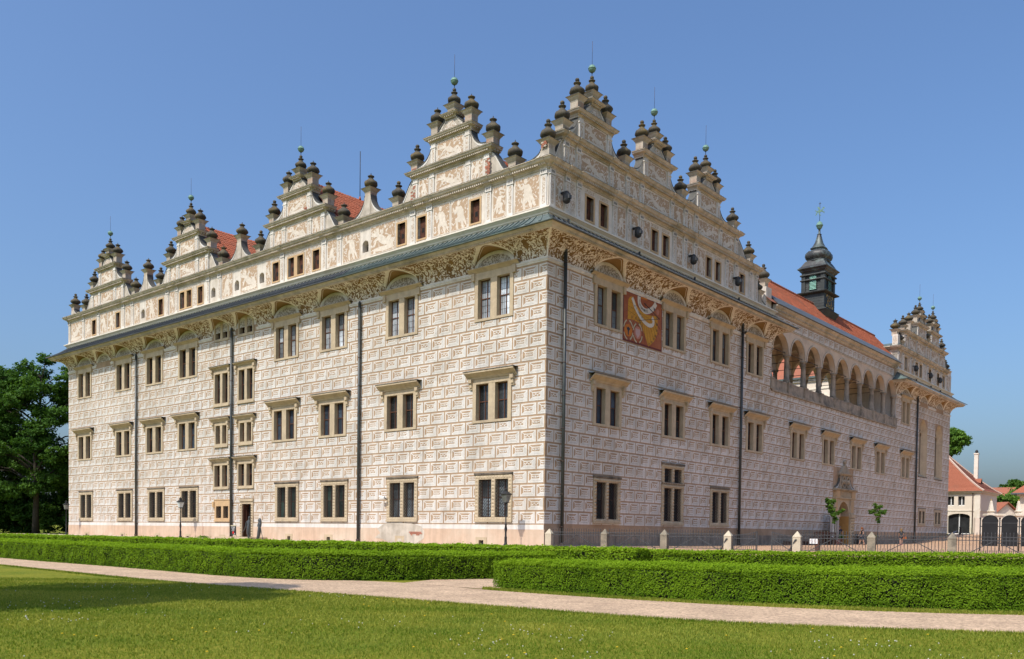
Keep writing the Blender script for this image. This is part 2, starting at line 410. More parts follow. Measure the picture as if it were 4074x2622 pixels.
def place_window(side, u, w_, key, name='window', label=None, cut=True):
    R = window_set(key); ow, oh = key[0], key[1]
    root = inst(name, R['window'], castle, (u, 0, w_) if side == 'L' else (0, u, w_), 0 if side == 'L' else FR)
    if label: root['label'] = label
    for k in ('mullion', 'hood'):
        if k in R: inst(k, R[k], root)
    for (xc, z0) in R['_lights']:
        if 'shutter' in R: inst('shutter', R['shutter'], root, (xc, 0, z0))
        if 'sash' in R:
            inst('sash', R['sash'], root, (xc, 0, z0))
            for (px, pz, me) in R['_panes']: inst('pane', me, root, (xc + px, 0, z0 + pz))
        if 'grille' in R: inst('grille', R['grille'], root, (xc, 0, z0))
    if cut: OPEN[side].append((u - ow / 2 + .05, u + ow / 2 - .05, w_ + .03, w_ + oh - .05))
    BLOCK[side].append((u - ow / 2, u + ow / 2, w_, w_ + oh))
    return root

def kt(pane): return (3.13, 2.98, .27, .15, .42, .52, ('cornice', 2.98, 3.22, 2.05, .34), pane, False, m_sand, False)
def km(pane): return (3.16, 2.53, .28, .15, .13, .55, ('hood', 2.72, 3.18, 2.07, .46), pane, False, m_sand, False)
def kg(pane, stud=.04): return (3.02, 2.86, .30, .27, .26, .31, ('cap', 2.84, 3.0, 1.56, .13), pane, True, m_sand, stud)
TL = [(-4.1, m_curtain), (-12.34, m_curtain), (-19.59, m_curtain), (-25.29, m_curtain), (-39.62, m_glass), (-45.43, m_glass), (-51.3, m_glass), (-59.5, m_glass)]
ML = [-4.17, -12.42, -19.65, -25.5, -39.69, -45.4, -51.33, -59.46]
GL = [(-3.95, m_curtain_d), (-12.16, m_curtain_d), (-19.36, m_green_gl), (-25.11, m_green_gl), (-39.34, m_glass), (-45.03, m_glass), (-50.99, m_glass), (-59.16, m_glass)]
for u, g in TL: place_window('L', u, 14.55, kt(g))
for i, u in enumerate(ML): place_window('L', u, 8.3, km(m_glass_b if i in (2, 3, 4) else m_glass))
for u, g in GL: place_window('L', u, 2.2, kg(g))
TR = [6.28, 14.48, 21.34, 27.35]; MR = [6.31, 14.55, 21.56, 27.56, 36.33, 43.62, 51.09, 58.42, 67.13]
for u in TR: place_window('R', u, 14.5, kt(m_curtain_d if u < 25 else m_glass))
place_window('R', 66.85, 14.5, kt(m_glass))
for u in MR: place_window('R', u, 8.3, km(m_glass_b if u in (6.31,) else m_glass))
for u in (6.4, 21.67): place_window('R', u, 2.2, kg(m_glass, .1))
place_window('R', 14.6, 2.2, kg(m_glass, .1))
place_window('R', 14.6, 5.05, (3.02, 1.4, .30, .14, .28, .31, ('cap', 1.36, 1.52, 1.56, .13), m_glass, True, m_sand, .1))
for u in (74.0, 80.8): place_window('R', u, 3.0, (3.0, 2.0, .35, .25, .3, .5, ('cap', 2.0, 2.1, 1.55, .1), m_glass, True, m_sand, False))
sm = lambda ow, oh, sill, lint, top: (ow, oh, .19, sill, lint, .34, top, m_glass, False, m_sand, False)
for u in (-34.27, -30.7):
    place_window('L', u, 17.08, sm(2.2, 1.72, .2, .26, None))
    place_window('L', u, 11.7, sm(2.34, 2.96, .26, .26, ('hood', 3.05, 3.32, 1.56, .34)))
    place_window('L', u, 8.32, sm(2.0, 2.0, .28, .2, ('hood', 2.08, 2.44, 1.5, .34)))
    place_window('L', u, 4.83, sm(2.34, 2.14, .21, .16, ('hood', 2.26, 2.6, 1.6, .34)))
place_window('L', -34.07, 2.16, (2.32, 1.64, .24, .27, .38, .3, ('cornice', 1.64, 1.76, 1.2, .1), m_glass, True, m_sand_o, False))

# door near the left end of the middle bays
du0, du1 = -31.44, -29.57
dr = MB()
dr.box(du0, du0 + .3, -.07, .5, .9, 3.97, m_sand); dr.box(du1 - .3, du1, -.07, .5, .9, 3.97, m_sand); dr.box(du0 + .3, du1 - .3, -.07, .5, 3.57, 3.97, m_sand)
dr.box(du0 - .04, du1 + .04, -.14, 0, 3.78, 3.97, m_sand)
for k in range(13):
    zc = 1.0 + k * .21
    for xc in (du0 + .15, du1 - .15):
        b_ = [(xc - .12, -.073, zc - .09), (xc + .12, -.073, zc - .09), (xc + .12, -.073, zc + .09), (xc - .12, -.073, zc + .09)]
        for i in range(4): dr.poly([b_[i], b_[(i + 1) % 4], (xc, -.16, zc)], m_sand)
door = fpart('door', dr, 'L'); dl = MB(); dl.box(du0 + .3, du1 - .3, .5, .55, .9, 3.57, m_black); fpart('doorway', dl, 'L', parent=door)  # black box behind the frame stands in for the dark inside
dl = MB(); dl.box(du0 + .32, du0 + .36, .02, .5, .92, 3.55, m_wood); dl.box(du0 + .36, du0 + .42, .3, .5, .92, 3.55, m_shutter); fpart('door_leaf', dl, 'L', parent=door)
OPEN['L'].append((du0 + .05, du1 - .05, .7, 3.9)); BLOCK['L'].append((du0, du1, .7, 4.0))
# cellar vents
for u in (-58.98, -51.44, -44.78, -39.5, -34.06, -24.79, -19.98, -12.34, -4.9):
    vb = MB(); W = .46
    zt = 1.23 if u > -26 else 1.05
    vb.box(u - W, u - .2, -.07, .3, .5, zt, m_sand); vb.box(u + .2, u + W, -.07, .3, .5, zt, m_sand); vb.box(u - .2, u + .2, -.07, .3, zt - .18, zt, m_sand)
    vb.box(u - .2, u + .2, .22, .25, .5, zt - .18, m_black)
    for k in (-1, 1): vb.bar((u - .16 * k, .02, .55), (u + .16 * k, .02, zt - .2), .012, m_greyiron)
    fpart('cellar_vent', vb, 'L'); OPEN['L'].append((u - .25, u + .25, .52, zt - .1))
# pointed chapel windows and the portal: openings reserved here, built below
GOTH = [(72.2, 75.55), (78.85, 82.3)]
for a, b_ in GOTH: OPEN['R'].append((a, b_, 8.88, 15.82)); BLOCK['R'].append((a, b_, 8.88, 15.82))
OPEN['R'].append((46.1, 49.25, .5, 5.1)); BLOCK['R'].append((45.0, 50.4, .5, 8.3))
BLOCK['R'].append((7.95, 12.75, 14.15, 17.5))      # sundial

# ------------------------------------------------------------------ walls with true openings
def wall_mesh(u0, u1, w0, w1, holes, m, side):
    us = sorted({u0, u1} | {x for h in holes for x in h[:2] if u0 < x < u1}); ws = sorted({w0, w1} | {x for h in holes for x in h[2:] if w0 < x < w1})
    mb = MB()
    for i in range(len(us) - 1):
        j = 0
        while j < len(ws) - 1:
            uc = (us[i] + us[i + 1]) / 2
            def free(j): wc = (ws[j] + ws[j + 1]) / 2; return not any(h[0] < uc < h[1] and h[2] < wc < h[3] for h in holes)
            if not free(j): j += 1; continue
            k = j
            while k + 1 < len(ws) - 1 and free(k + 1): k += 1
            mb.poly([(us[i], 0, ws[j]), (us[i + 1], 0, ws[j]), (us[i + 1], 0, ws[k + 1]), (us[i], 0, ws[k + 1])], m); j = k + 1
    return mb
wl = wall_mesh(-63.2, 0, .3, 19.6, OPEN['L'], m_tan, 'L')
wall_L = fpart('wall', wl, 'L')
wall_L['label'] = 'sunlit front wall of rows of sgraffito blocks'
wr = wall_mesh(0, 30.5, .3, 19.6, OPEN['R'], m_tan, 'R')
for (a, b_, c) in ((30.5, 63.4, 13.86), (63.4, 85.5, 19.6)):
    t = wall_mesh(a, b_, .3, c, OPEN['R'], m_tan, 'R')
    i = len(wr.v); wr.v += t.v; wr.f += [tuple(x + i for x in f) for f in t.f]; wr.m += t.m; wr.sm += t.sm
wall_R = fpart('wall', wr, 'R')
wall_R['label'] = 'shaded long wall below the open arcade'
# remaining outer and courtyard walls
bw = MB()
def q(x0, y0, x1, y1, z0, z1, m): bw.poly([(x0, y0, z0), (x1, y1, z0), (x1, y1, z1), (x0, y0, z1)], m)
q(-63.2, 0, -63.2, 85.5, .3, 19.6, m_tan); q(-63.2, 85.5, 0, 85.5, .3, 19.6, m_tan)
q(0, 30.5, -8, 30.5, 12, 20.4, m_tan); q(-8, 30.5, -50, 30.5, .3, 20.4, m_warmwall)
q(0, 63.4, -6.2, 63.4, 12, 20.4, m_white)
q(-50, 30.5, -50, 65, .3, 20, m_warmwall)
fpart('courtyard_wall', bw, 'L')

# plinth and white band
def plinth(side, u0, u1, holes, zt, m):
    mb = MB(); hs = [h for h in holes if h[2] < 2.0]
    us = sorted({u0, u1} | {x for h in hs for x in h[:2]})
    for i in range(len(us) - 1):
        uc = (us[i] + us[i + 1]) / 2; lo = .3
        for h in hs:
            if h[0] < uc < h[1]: lo = max(lo, h[3] + .0)
        if lo >= zt: continue
        x0, x1 = us[i], us[i + 1]
        if lo > .4:
            mb.box(x0, x1, -.05, -.002, lo, zt, m)
        else: mb.box(x0, x1, -.05, -.002, .3, zt, m)
    return fpart('plinth', mb, side)
plinth('L', -63.2, .05, OPEN['L'], 1.74, m_plinth); plinth('R', .0, 85.5, OPEN['R'], 1.55, mat('grey_plinth_plaster', (.37, .295, .225), (.27, .215, .16), 1.8, stain=(.19, .155, .12), stain_s=.35, bump=.4, streak=.4))  # right plinth is a darker grey-brown with noise stains and streaks
bd = MB(); e = .001
for a, b_ in ((-63.2, du0 - .0), (du1, .0)): bd.box(a, b_, -.035, -.003, 1.742, 2.02, m_white)
fpart('base_band', bd, 'L')

# ------------------------------------------------------------------ sgraffito blocks
BW, BH, PU, PW, Z0 = 1.165, .69, 1.268, .802, 2.10
DEP = .014
def block_faces(variant):
    """flat pieces of one block: (2D polygon, height above wall, material); origin = lower left"""
    F = []; W, H = BW, BH; b = .075; ix0, ix1, iz0, iz1 = .285, W - .285, .215, .475
    F.append(([(0, 0), (W, 0), (W, H), (0, H)], DEP, m_white))
    g = .042
    F.append(([(b + g, H - b), (W - b - g, H - b), (ix1 - .01, iz1 + .035), (ix0 + .01, iz1 + .035)], DEP + .004, m_tan))
    F.append(([(b + g, b), (W - b - g, b), (ix1 - .01, iz0 - .035), (ix0 + .01, iz0 - .035)], DEP + .004, m_white2))
    F.append(([(b, b + g * .8), (ix0 - .035, iz0), (ix0 - .035, iz1), (b, H - b - g * .8)], DEP + .004, m_tan))
    F.append(([(W - b, b + g * .8), (W - b, H - b - g * .8), (ix1 + .035, iz1), (ix1 + .035, iz0)], DEP + .004, m_white2))
    F.append(([(ix0 + .02, iz0 + .03), (ix1 - .02, iz0 + .03), (ix1 - .02, iz1 - .03), (ix0 + .02, iz1 - .03)], DEP + .004, m_tan))
    r = random.Random(variant * 17 + 3); cx, cz = W / 2, (iz0 + iz1) / 2
    def ell(x, z, a, c, rot, n=7): F.append(([(x + a * math.cos(t) * math.cos(rot) - c * math.sin(t) * math.sin(rot), z + a * math.cos(t) * math.sin(rot) + c * math.sin(t) * math.cos(rot)) for t in [2 * PI * k / n for k in range(n)]], DEP + .008, m_white))
    if variant % 3 == 0:
        for k in range(5): t = (k - 2) / 2; ell(cx + t * .2, cz - .012 * abs(t), .088, .034, PI / 2 - t * .75)
    elif variant % 3 == 1:
        for sg in (-1, 1): ell(cx + sg * .17, cz, .12, .04, sg * .42); ell(cx + sg * .10, cz - sg * .0, .05, .035, -sg * .9)
        ell(cx, cz, .05, .075, 0)
    else:
        for k in range(4): ell(cx - .2 + k * .135, cz + (.03 if k % 2 else -.03), .075, .042, .6 if k % 2 else -.6)
    return F
def add_faces(mb, F, u, w_):
    for P, d, m in F: mb.poly([(u + x, -d, w_ + z) for x, z in P], m)
    mb_side(mb, F[0][0], u, w_)
def mb_side(mb, P, u, w_):
    n = len(P)
    for i in range(n):
        a, b_ = P[i], P[(i + 1) % n]
        mb.poly([(u + a[0], 0, w_ + a[1]), (u + b_[0], 0, w_ + b_[1]), (u + b_[0], -DEP, w_ + b_[1]), (u + a[0], -DEP, w_ + a[1])], m_white)
def clip_half(P, ax, val, keep_less):
    out = []
    n = len(P)
    for i in range(n):
        a, b_ = P[i], P[(i + 1) % n]; da, db = a[ax] - val, b_[ax] - val
        if not keep_less: da, db = -da, -db
        if da <= 0: out.append(a)
        if (da < 0 < db) or (db < 0 < da):
            t = da / (da - db); out.append(tuple(a[k] + t * (b_[k] - a[k]) for k in (0, 1)))
    return out
def minus_rect(polys, R):
    res = []
    for P in polys:
        x0, x1, z0, z1 = R
        if max(p[0] for p in P) <= x0 or min(p[0] for p in P) >= x1 or max(p[1] for p in P) <= z0 or min(p[1] for p in P) >= z1: res.append(P); continue
        for ax, v, less in ((0, x0, True), (0, x1, False)):
            Q = clip_half(P, ax, v, less)
            if len(Q) > 2: res.append(Q)
        M_ = clip_half(clip_half(P, 0, x0, False), 0, x1, True)
        if len(M_) > 2:
            for v, less in ((z0, True), (z1, False)):
                Q = clip_half(M_, 1, v, less)
                if len(Q) > 2: res.append(Q)
    return res
BF = [block_faces(k) for k in range(6)]
BMESH = []
for k in range(6):
    mb = MB(); add_faces(mb, BF[k], 0, 0); BMESH.append(mb.mesh('sgraffito_block'))
whole = []; rest = {'L': MB(), 'R': MB()}
def lay(side, spans, off):
    for row in range(19):
        w_ = Z0 + row * PW
        for (a, b_, top) in spans:
            if w_ + .15 > top: continue
            k0 = math.floor((a - off) / PU) - 2
            u = off + k0 * PU + (row % 2) * PU * .47
            while u < b_:
                x0, x1 = max(u, a), min(u + BW, b_)
                if x1 - x0 > .12:
                    var = rnd.randrange(6)
                    hits = [r for r in BLOCK[side] if r[0] < x1 and r[1] > x0 and r[2] < w_ + BH and r[3] > w_]
                    if not hits and x1 - x0 > BW - .001 and w_ + BH < top: whole.append((side, u, w_, var))
                    else:
                        cut = [(-9, x0 - u, -9, 9)] if x0 > u else []
                        if x1 < u + BW: cut.append((x1 - u, 9, -9, 9))
                        if w_ + BH > top: cut.append((-9, 9, top - w_, 9))
                        cut += [(r[0] - u - .03, r[1] - u + .03, r[2] - w_ - .03, r[3] - w_ + .03) for r in hits]
                        for P, d, m in BF[var]:
                            ps = [P]
                            for c in cut: ps = minus_rect(ps, c)
                            for p in ps:
                                rest[side].poly([(u + x, -d, w_ + z) for x, z in p], m)
                                if d == DEP: mb_side(rest[side], p, u, w_)
                u += PU
lay('L', [(-63.2, -.005, 17.4)], -.58)
lay('R', [(.005, 30.5, 17.4), (30.5, 63.4, 13.75), (63.4, 85.5, 17.4)], .87)
camp = np.array([0, 0, 1.6])
def area_px(b):
    side, u, w_, _ = b
    P = np.array(l2w(u + .6, 0, w_) if side == 'L' else l2w(0, u + .6, w_)); d = P - camp; D = np.linalg.norm(d)
    n = LY if side == 'L' else -LX
    return abs(d[0] * n.x + d[1] * n.y) / D / D ** 2
whole.sort(key=area_px, reverse=True)
for i, (side, u, w_, var) in enumerate(whole):
    if i < 300:
        inst('sgraffito_block', BMESH[var], wall_L if side == 'L' else wall_R, (u, 0, w_))
    else: add_faces(rest[side], BF[var], u, w_)
for s_, wl_ in (('L', wall_L), ('R', wall_R)):
    o = inst('sgraffito_blocks', rest[s_].mesh('sgraffito_blocks'), wl_); o['kind'] = 'stuff'

# ------------------------------------------------------------------ cove, eaves, attic, gables
def smooth_cove(side, u0, u1, e0, e1, lun, r0=False, r1=False):
    zc0, H, V = 17.55, 1.2, 1.2
    lun = [(c, r, h) for c, r, h in lun]
    us = set(np.linspace(u0, u1, max(8, int((u1 - u0) / .35))).tolist())
    for c, r, h in lun: us |= set(np.linspace(c - r, c + r, 41).tolist())
    us = sorted(u for u in us if u0 <= u <= u1); vs = [V * (1 - math.cos(PI / 2 * k / 22)) for k in range(23)]
    me = bpy.data.meshes.new('cove'); V_ = []; A = []; Hh = []
    for u in us:
        for v in vs:
            zc = zc0 + H * math.sqrt(max(0, 1 - (1 - v / V) ** 2)); g = 1.; z = zc
            for c, r, h in lun:
                d = abs(u - c) / r
                if d < 1:
                    zl = 17.78 + h * math.sqrt(1 - d * d) + .09 * v
                    sl = (1 - v / V) / math.sqrt(max(.02, 1 - (1 - v / V) ** 2)); g = min(g, (zc - zl) / max(.45, min(2.5, sl + .25 * d / math.sqrt(max(.05, 1 - d * d))))) if zl > 17.8 else g
                    z = max(z, zl)
            x = u
            if e1 and u > u1 - 2: x = u + v * e1 * (u - u1 + 2) / 2
            if e0 and u < u0 + 2: x = u - v * e0 * (u0 + 2 - u) / 2
            V_.append((x, -v, z)); A.append(max(-.5, min(.5, g)))
            Hh.append(math.acos(max(-1, 1 - v / V)) / (PI / 2))
            dd = min([abs(u - u1) if e1 else 9, abs(u - u0) if e0 else 9])
            if dd < .3 and A[-1] > 0: A[-1] = min(A[-1], dd * .75)
    nv = len(vs); F = [(i * nv + j, (i + 1) * nv + j, (i + 1) * nv + j + 1, i * nv + j + 1) for i in range(len(us) - 1) for j in range(nv - 1)]
    for on, sg, ue in ((r0, -1, u0), (r1, 1, u1)):
        if not on: continue
        b0 = len(V_)
        for v in vs:
            zc = zc0 + H * math.sqrt(max(0, 1 - (1 - v / V) ** 2))
            for k in range(4): V_.append((ue + sg * v, -v * k / 3, zc)); A.append(max(.0, (v - v * k / 3)) if k else .5); Hh.append(math.acos(max(-1, 1 - v / V)) / (PI / 2))
        for j in range(nv - 1):
            for k in range(3): F.append((b0 + j * 4 + k, b0 + j * 4 + k + 1, b0 + j * 4 + 5 + k, b0 + j * 4 + 4 + k))
    me.from_pydata(V_, [], F); me.materials.append(m_cove)
    for nm, d in (('groin', A), ('height', Hh)):
        at = me.attributes.new(nm, 'FLOAT', 'POINT'); at.data.foreach_set('value', d)
    me.polygons.foreach_set('use_smooth', [True] * len(F))
    return fpart('cove', me, side)
def tympana(side, lun):
    for c, r, h in lun:
        mb = MB(); n = 24
        arc = lambda R, Hh, y: [(c + R * math.cos(PI * k / n), y, 17.78 + Hh * math.sin(PI * k / n)) for k in range(n + 1)]
        mb.poly(arc(r - .3, h - .22, -.02), m_tymp)
        o_, i_ = arc(r - .05, h - .03, -.03), arc(r - .3, h - .22, -.03); i2 = arc(r - .3, h - .22, 0)
        for k in range(n): mb.poly([o_[k], o_[k + 1], i_[k + 1], i_[k]], m_white); mb.poly([i_[k], i_[k + 1], i2[k + 1], i2[k]], m_cornice)
        fpart('tympanum', mb, side)
def upper(side, u0, u1, e0, e1, lun, copper=None, r0=False, r1=False):
    smooth_cove(side, u0, u1, e0, e1, lun, r0, r1); tympana(side, lun)
    # moulding at the foot of the cove, broken by the window heads
    cuts = sorted([(c - r - .02, c + r + .02) for c, r, h in lun]); a = u0
    for c0, c1 in cuts + [(u1, u1)]:
        if c0 > a: mb = MB(); mb.sweep([(0, 17.33), (.05, 17.35), (.05, 17.42), (.09, 17.45), (.09, 17.54), (0, 17.56)], a, c0, m_white, e0 if a == u0 else 0, e1 if c0 == u1 else 0); fpart('wall_moulding', mb, side)
        a = max(a, c1)
    mb = MB()
    mb.sweep([(1.14, 18.755), (1.2, 18.70), (1.27, 18.70), (1.34, 18.80), (1.40, 18.82), (1.46, 18.92), (1.50, 18.93), (1.50, 18.97)], u0, u1, m_cornice, e0, e1, r0, r1)
    n = int((u1 - u0) / .16)
    for k in range(n):
        x = u0 + (k + .5) * (u1 - u0) / n; mb.box(x - .045, x + .045, -1.39, -1.33, 18.71, 18.80, m_cornice)
    fpart('eaves_cornice', mb, side)
    mb = MB(); prof = [(1.5, 18.955), (1.66, 18.955), (1.66, 18.99), (1.25, 19.16), (.7, 19.5), (.1, 19.97)]
    a, b_ = copper if copper else (1e9, 1e9)
    for (p0, p1, m) in ((u0, min(a, u1), m_slate), (a, b_, m_copper)):
        if p1 > p0: mb.sweep(prof, p0, p1, m, e0 if p0 == u0 else 0, e1 if p1 == u1 else 0, r0 and p0 == u0, r1 and p1 == u1)
    roof = fpart('eaves_roof', mb, side)
    sb = MB(); n = int((u1 - u0) / .42)
    for k in range(n + 1):
        x = u0 + k * (u1 - u0) / n; m = m_seam if a <= x <= b_ else m_slate
        for (v0, z0), (v1, z1) in zip(prof[2:-1], prof[3:]):
            sk = lambda v: v * (e1 if x > u1 - 1.2 else 0) * max(0, (x - u1 + 1.2) / 1.2) - v * (e0 if x < u0 + 1.2 else 0) * max(0, (u0 + 1.2 - x) / 1.2)
            sb.bar((x + sk(v0), -v0, z0 + .02), (x + sk(v1), -v1, z1 + .02), .022, m, .04)
    fpart('seam', sb, side, parent=roof)['kind'] = 'stuff'
    mb = MB()                                                     # foot cornice of the attic storey
    mb.sweep([(-.02, 19.86), (.10, 19.86), (.10, 20.02), (.16, 20.06), (.16, 20.14), (.30, 20.26), (.36, 20.28), (.36, 20.36), (.02, 20.47)], u0, u1, m_cream, e0, e1, r0, r1)
    fpart('attic_foot_cornice', mb, side)
def cornice_run(name, side, u0, u1, z, ov, e0, e1, m, h=.52, breaks=(), parent=None, dent=.17, r0=True, r1=True, D=.68):
    mb = MB(); s = h / .52; k_ = ov / .5
    P = [(.0, z - h), (.05, z - h), (.05, z - h + .1 * s), (.12 * k_, z - h + .14 * s), (.16 * k_, z - h + .24 * s), (.36 * k_, z - .2 * s), (.4 * k_, z - .18 * s), (.46 * k_, z - .06 * s), (ov, z - .05 * s), (ov, z - .02 * s)]
    mb.band(P, u0, u1, D, m, e0, e1, r0, r1)
    mb.band([(ov, z - .02 * s), (ov + .01, z), (.0, z + .04)], u0, u1, D, m_lead, e0, e1, r0, r1)
    mb.poly([(u0, 0, z + .04), (u1, 0, z + .04), (u1, D, z + .04), (u0, D, z + .04)], m_lead)
    n = int((u1 - u0) / dent)
    for k in range(n):
        x = u0 + (k + .5) * (u1 - u0) / n
        mb.box(x - dent * .3, x + dent * .3, -.33 * k_, -.14 * k_, z - .34 * s, z - .22 * s, m)
    if r1:
        for k in range(3): y = .06 + k * .24; mb.box(u1 + .14 * k_, u1 + .33 * k_, y, y + dent * .6, z - .34 * s, z - .22 * s, m)
    for b_ in breaks:
        mb.box(b_ - .25, b_ + .25, -.11, 0, z - h - .28, z - h + .05, m_white)
        mb.sweep([(v + .07, w_ + .002) for v, w_ in P] + [(-.1, z + .045)], b_ - .27, b_ + .27, m)
        for t in (-.12, 0, .12): mb.box(b_ + t - .025, b_ + t + .025, -.125, -.1, z - h - .18, z - h - .04, m_lead)
    return fpart(name, mb, side, parent=parent)

VPROF = [(.17, 0), (.20, .06), (.34, .13), (.415, .23), (.42, .32), (.36, .42), (.24, .50), (.15, .60), (.12, .68), (.2, .72), (.21, .76), (.10, .79), (.09, .83)]
def vase_mesh(ball):
    mb = MB()
    mb.lathe(VPROF, m_vase, 8, rot=PI / 8, sq=.35)
    if ball: mb.lathe([(.04, .82), (.1, .86), (.125, .93), (.1, 1.0), (.03, 1.04)], m_vase, 8)
    else: mb.lathe([(.03, .82), (.02, .95)], m_iron, 6)
    return mb.mesh('vase')
VASE = [vase_mesh(True), vase_mesh(False)]
def ped_mesh(h, w_=.29, cap=.5):
    mb = MB()
    mb.box(-w_, w_, -w_, w_, 0, h - .28, m_ped)
    mb.lathe([(w_ * 1.414 * 1.02, h - .36), (w_ * 1.48, h - .34), (w_ * 1.5, h - .30), (w_ * 1.6, h - .28)], m_cornice, 4, rot=PI / 4, smooth=False)
    mb.lathe([(w_ * 1.5, h - .28), (cap * 1.15, h - .16), (cap * 1.2, h - .12), (cap * 1.414, h - .05)], m_cornice, 4, rot=PI / 4, smooth=False)
    mb.lathe([(cap * 1.45, h - .05), (cap * 1.45, h - .025), (.2, h + .02)], m_lead, 4, rot=PI / 4, smooth=False)
    return mb.mesh('pedestal')
PED = {}
def finial(parent, x, z, top, ball, v=-.3, sc=1.):
    """pedestal from z up to top with a stone vase on it; x along the front, coordinates in the gable's frame"""
    h = round(top - z, 2)
    if h not in PED: PED[h] = ped_mesh(h)
    o = inst('pedestal', PED[h], parent, (x, -v, z))
    o2 = inst('vase', VASE[0 if ball else 1], parent, (x, -v, top + .015)); sc *= 1.13; o2.scale = (sc, sc, sc * rnd.uniform(.96, 1.04))
    o2.rotation_euler = (0, 0, rnd.uniform(-.1, .1))
def scurve(x0, z0, x1, z1, n=14, bulge=1.):
    """ogee from the top inner point to the low outer point"""
    pts = []
    for k in range(n + 1):
        t = k / n; pts.append((x0 + (x1 - x0) * (t ** 1.0), z1 + (z0 - z1) * (1 - (t * t * (3 - 2 * t))) ** 1.0))
    return pts
def concave(x0, z0, x1, z1, n=12):
    return [(x0 + (x1 - x0) * (1 - math.cos(PI / 2 * k / n)), z1 + (z0 - z1) * (1 - math.sin(PI / 2 * k / n))) for k in range(n + 1)]
def figure(mb, rg, x0, x1, z0, z1, y):
    """pale scratched figure among leaf sprays on a tan field"""
    cx, W, H = (x0 + x1) / 2, x1 - x0, z1 - z0
    def ell(xc, zc, a, b_, rot=0., n=10):
        c, s = math.cos(rot), math.sin(rot); P = []
        for k in range(n):
            t = 2 * PI * k / n; X_ = xc + a * math.cos(t) * c - b_ * math.sin(t) * s; Z_ = zc + a * math.cos(t) * s + b_ * math.sin(t) * c
            P.append((min(x1 - .02, max(x0 + .02, X_)), y - rg.random() * .002, min(z1 - .02, max(z0 + .02, Z_))))
        mb.poly(P, m_figure)
    def limb(p, q_, r):
        d = math.atan2(q_[1] - p[1], q_[0] - p[0]); ell((p[0] + q_[0]) / 2, (p[1] + q_[1]) / 2, math.hypot(q_[0] - p[0], q_[1] - p[1]) / 2 + r * .7, r, d)
    s = min(W * 1.25, H) * .55; fl = rg.choice((-1, 1)); zc = z0 + H * .5
    reclining = W > H * 1.15
    if reclining:
        zb = z0 + .32 * H; hp = (cx - fl * .12 * W, zb); ch = (cx + fl * .16 * W, zb + .24 * H)
        limb(hp, ch, .15 * H); ell(ch[0] + fl * .05 * W, ch[1] + .24 * H, .085 * H, .11 * H)
        kn = (cx - fl * .30 * W, zb + .16 * H); limb(hp, kn, .095 * H); limb(kn, (cx - fl * .42 * W, zb - .16 * H), .065 * H); limb(hp, (cx - fl * .34 * W, zb - .12 * H), .085 * H)
        e1 = (ch[0] + fl * .13 * W, ch[1] - .1 * H); limb(ch, e1, .06 * H); limb(e1, (e1[0] + fl * .06 * W, e1[1] - .2 * H), .05 * H)
        e2 = (ch[0] - fl * .1 * W, ch[1] + .06 * H); limb(ch, e2, .06 * H); limb(e2, (e2[0] - fl * .07 * W, e2[1] + .2 * H), .05 * H)
        limb((cx - fl * .45 * W, z0 + .1 * H), (cx + fl * .4 * W, z0 + .12 * H), .09 * H)
        for k in range(4): limb((ch[0] - fl * .02 * W, ch[1] + .05 * H), (ch[0] + fl * (.12 + .09 * k) * W, ch[1] + (.34 - .07 * k) * H), .045 * H)
    else:
        ch = (cx + fl * .05 * s, zc + .36 * s); hp = (cx - fl * .05 * s, zc - .1 * s)
        ell(ch[0] + fl * .06 * s, zc + .74 * s, .14 * s, .18 * s); limb(ch, hp, .24 * s)
        k1 = (cx + fl * .25 * s, zc - .42 * s); limb(hp, k1, .17 * s); limb(k1, (cx + fl * .18 * s, zc - .9 * s), .11 * s)
        k2 = (cx - fl * .2 * s, zc - .45 * s); limb(hp, k2, .17 * s); limb(k2, (cx - fl * .32 * s, zc - .9 * s), .11 * s)
        e1 = (ch[0] + fl * .4 * s, ch[1] + rg.uniform(-.3, .1) * s); limb((ch[0] + fl * .12 * s, ch[1] + .12 * s), e1, .1 * s); limb(e1, (e1[0] + fl * .14 * s, e1[1] + rg.uniform(-.1, .4) * s), .08 * s)
        e2 = (ch[0] - fl * .34 * s, ch[1] - .22 * s); limb((ch[0] - fl * .12 * s, ch[1] + .12 * s), e2, .1 * s); limb(e2, (e2[0] - fl * .02 * s, e2[1] - .3 * s), .08 * s)
        for k in range(3): limb((ch[0] - fl * .1 * s, ch[1]), (cx - fl * (.35 + .13 * k) * s, zc - (.3 + .25 * k) * s), .1 * s)      # cloak
m_field = orn_mat('figure_field', (.69, .62, .535), (.40, .275, .175), 3.0, .555)
def fig_panel(name, rg, x0, x1, z0, z1, y, parent=None, side='L'):
    mb = MB(); b = .05
    mb.box(x0 - b, x1 + b, y, y + .02, z0 - b, z1 + b, m_attic); mb.poly([(x0, y - .004, z0), (x1, y - .004, z0), (x1, y - .004, z1), (x0, y - .004, z1)], m_field)
    figure(mb, rg, x0, x1, z0, z1, y - .008)
    return fpart(name, mb, side, parent=parent)
def pilaster(side, x, z0, z1, parent=None, hw=.21):
    mb = MB(); mb.box(x - hw, x + hw, -.07, 0, z0, z1, m_white); mb.box(x - hw - .05, x + hw + .05, -.1, 0, z1 - .28, z1 - .2, m_white); mb.box(x - hw - .04, x + hw + .04, -.1, 0, z0, z0 + .12, m_white)
    mb.poly([(x - hw * .55, -.073, z0 + .2), (x + hw * .55, -.073, z0 + .2), (x + hw * .55, -.073, z1 - .36), (x - hw * .55, -.073, z1 - .36)], m_stripe)
    return fpart('pilaster', mb, side, parent=parent)
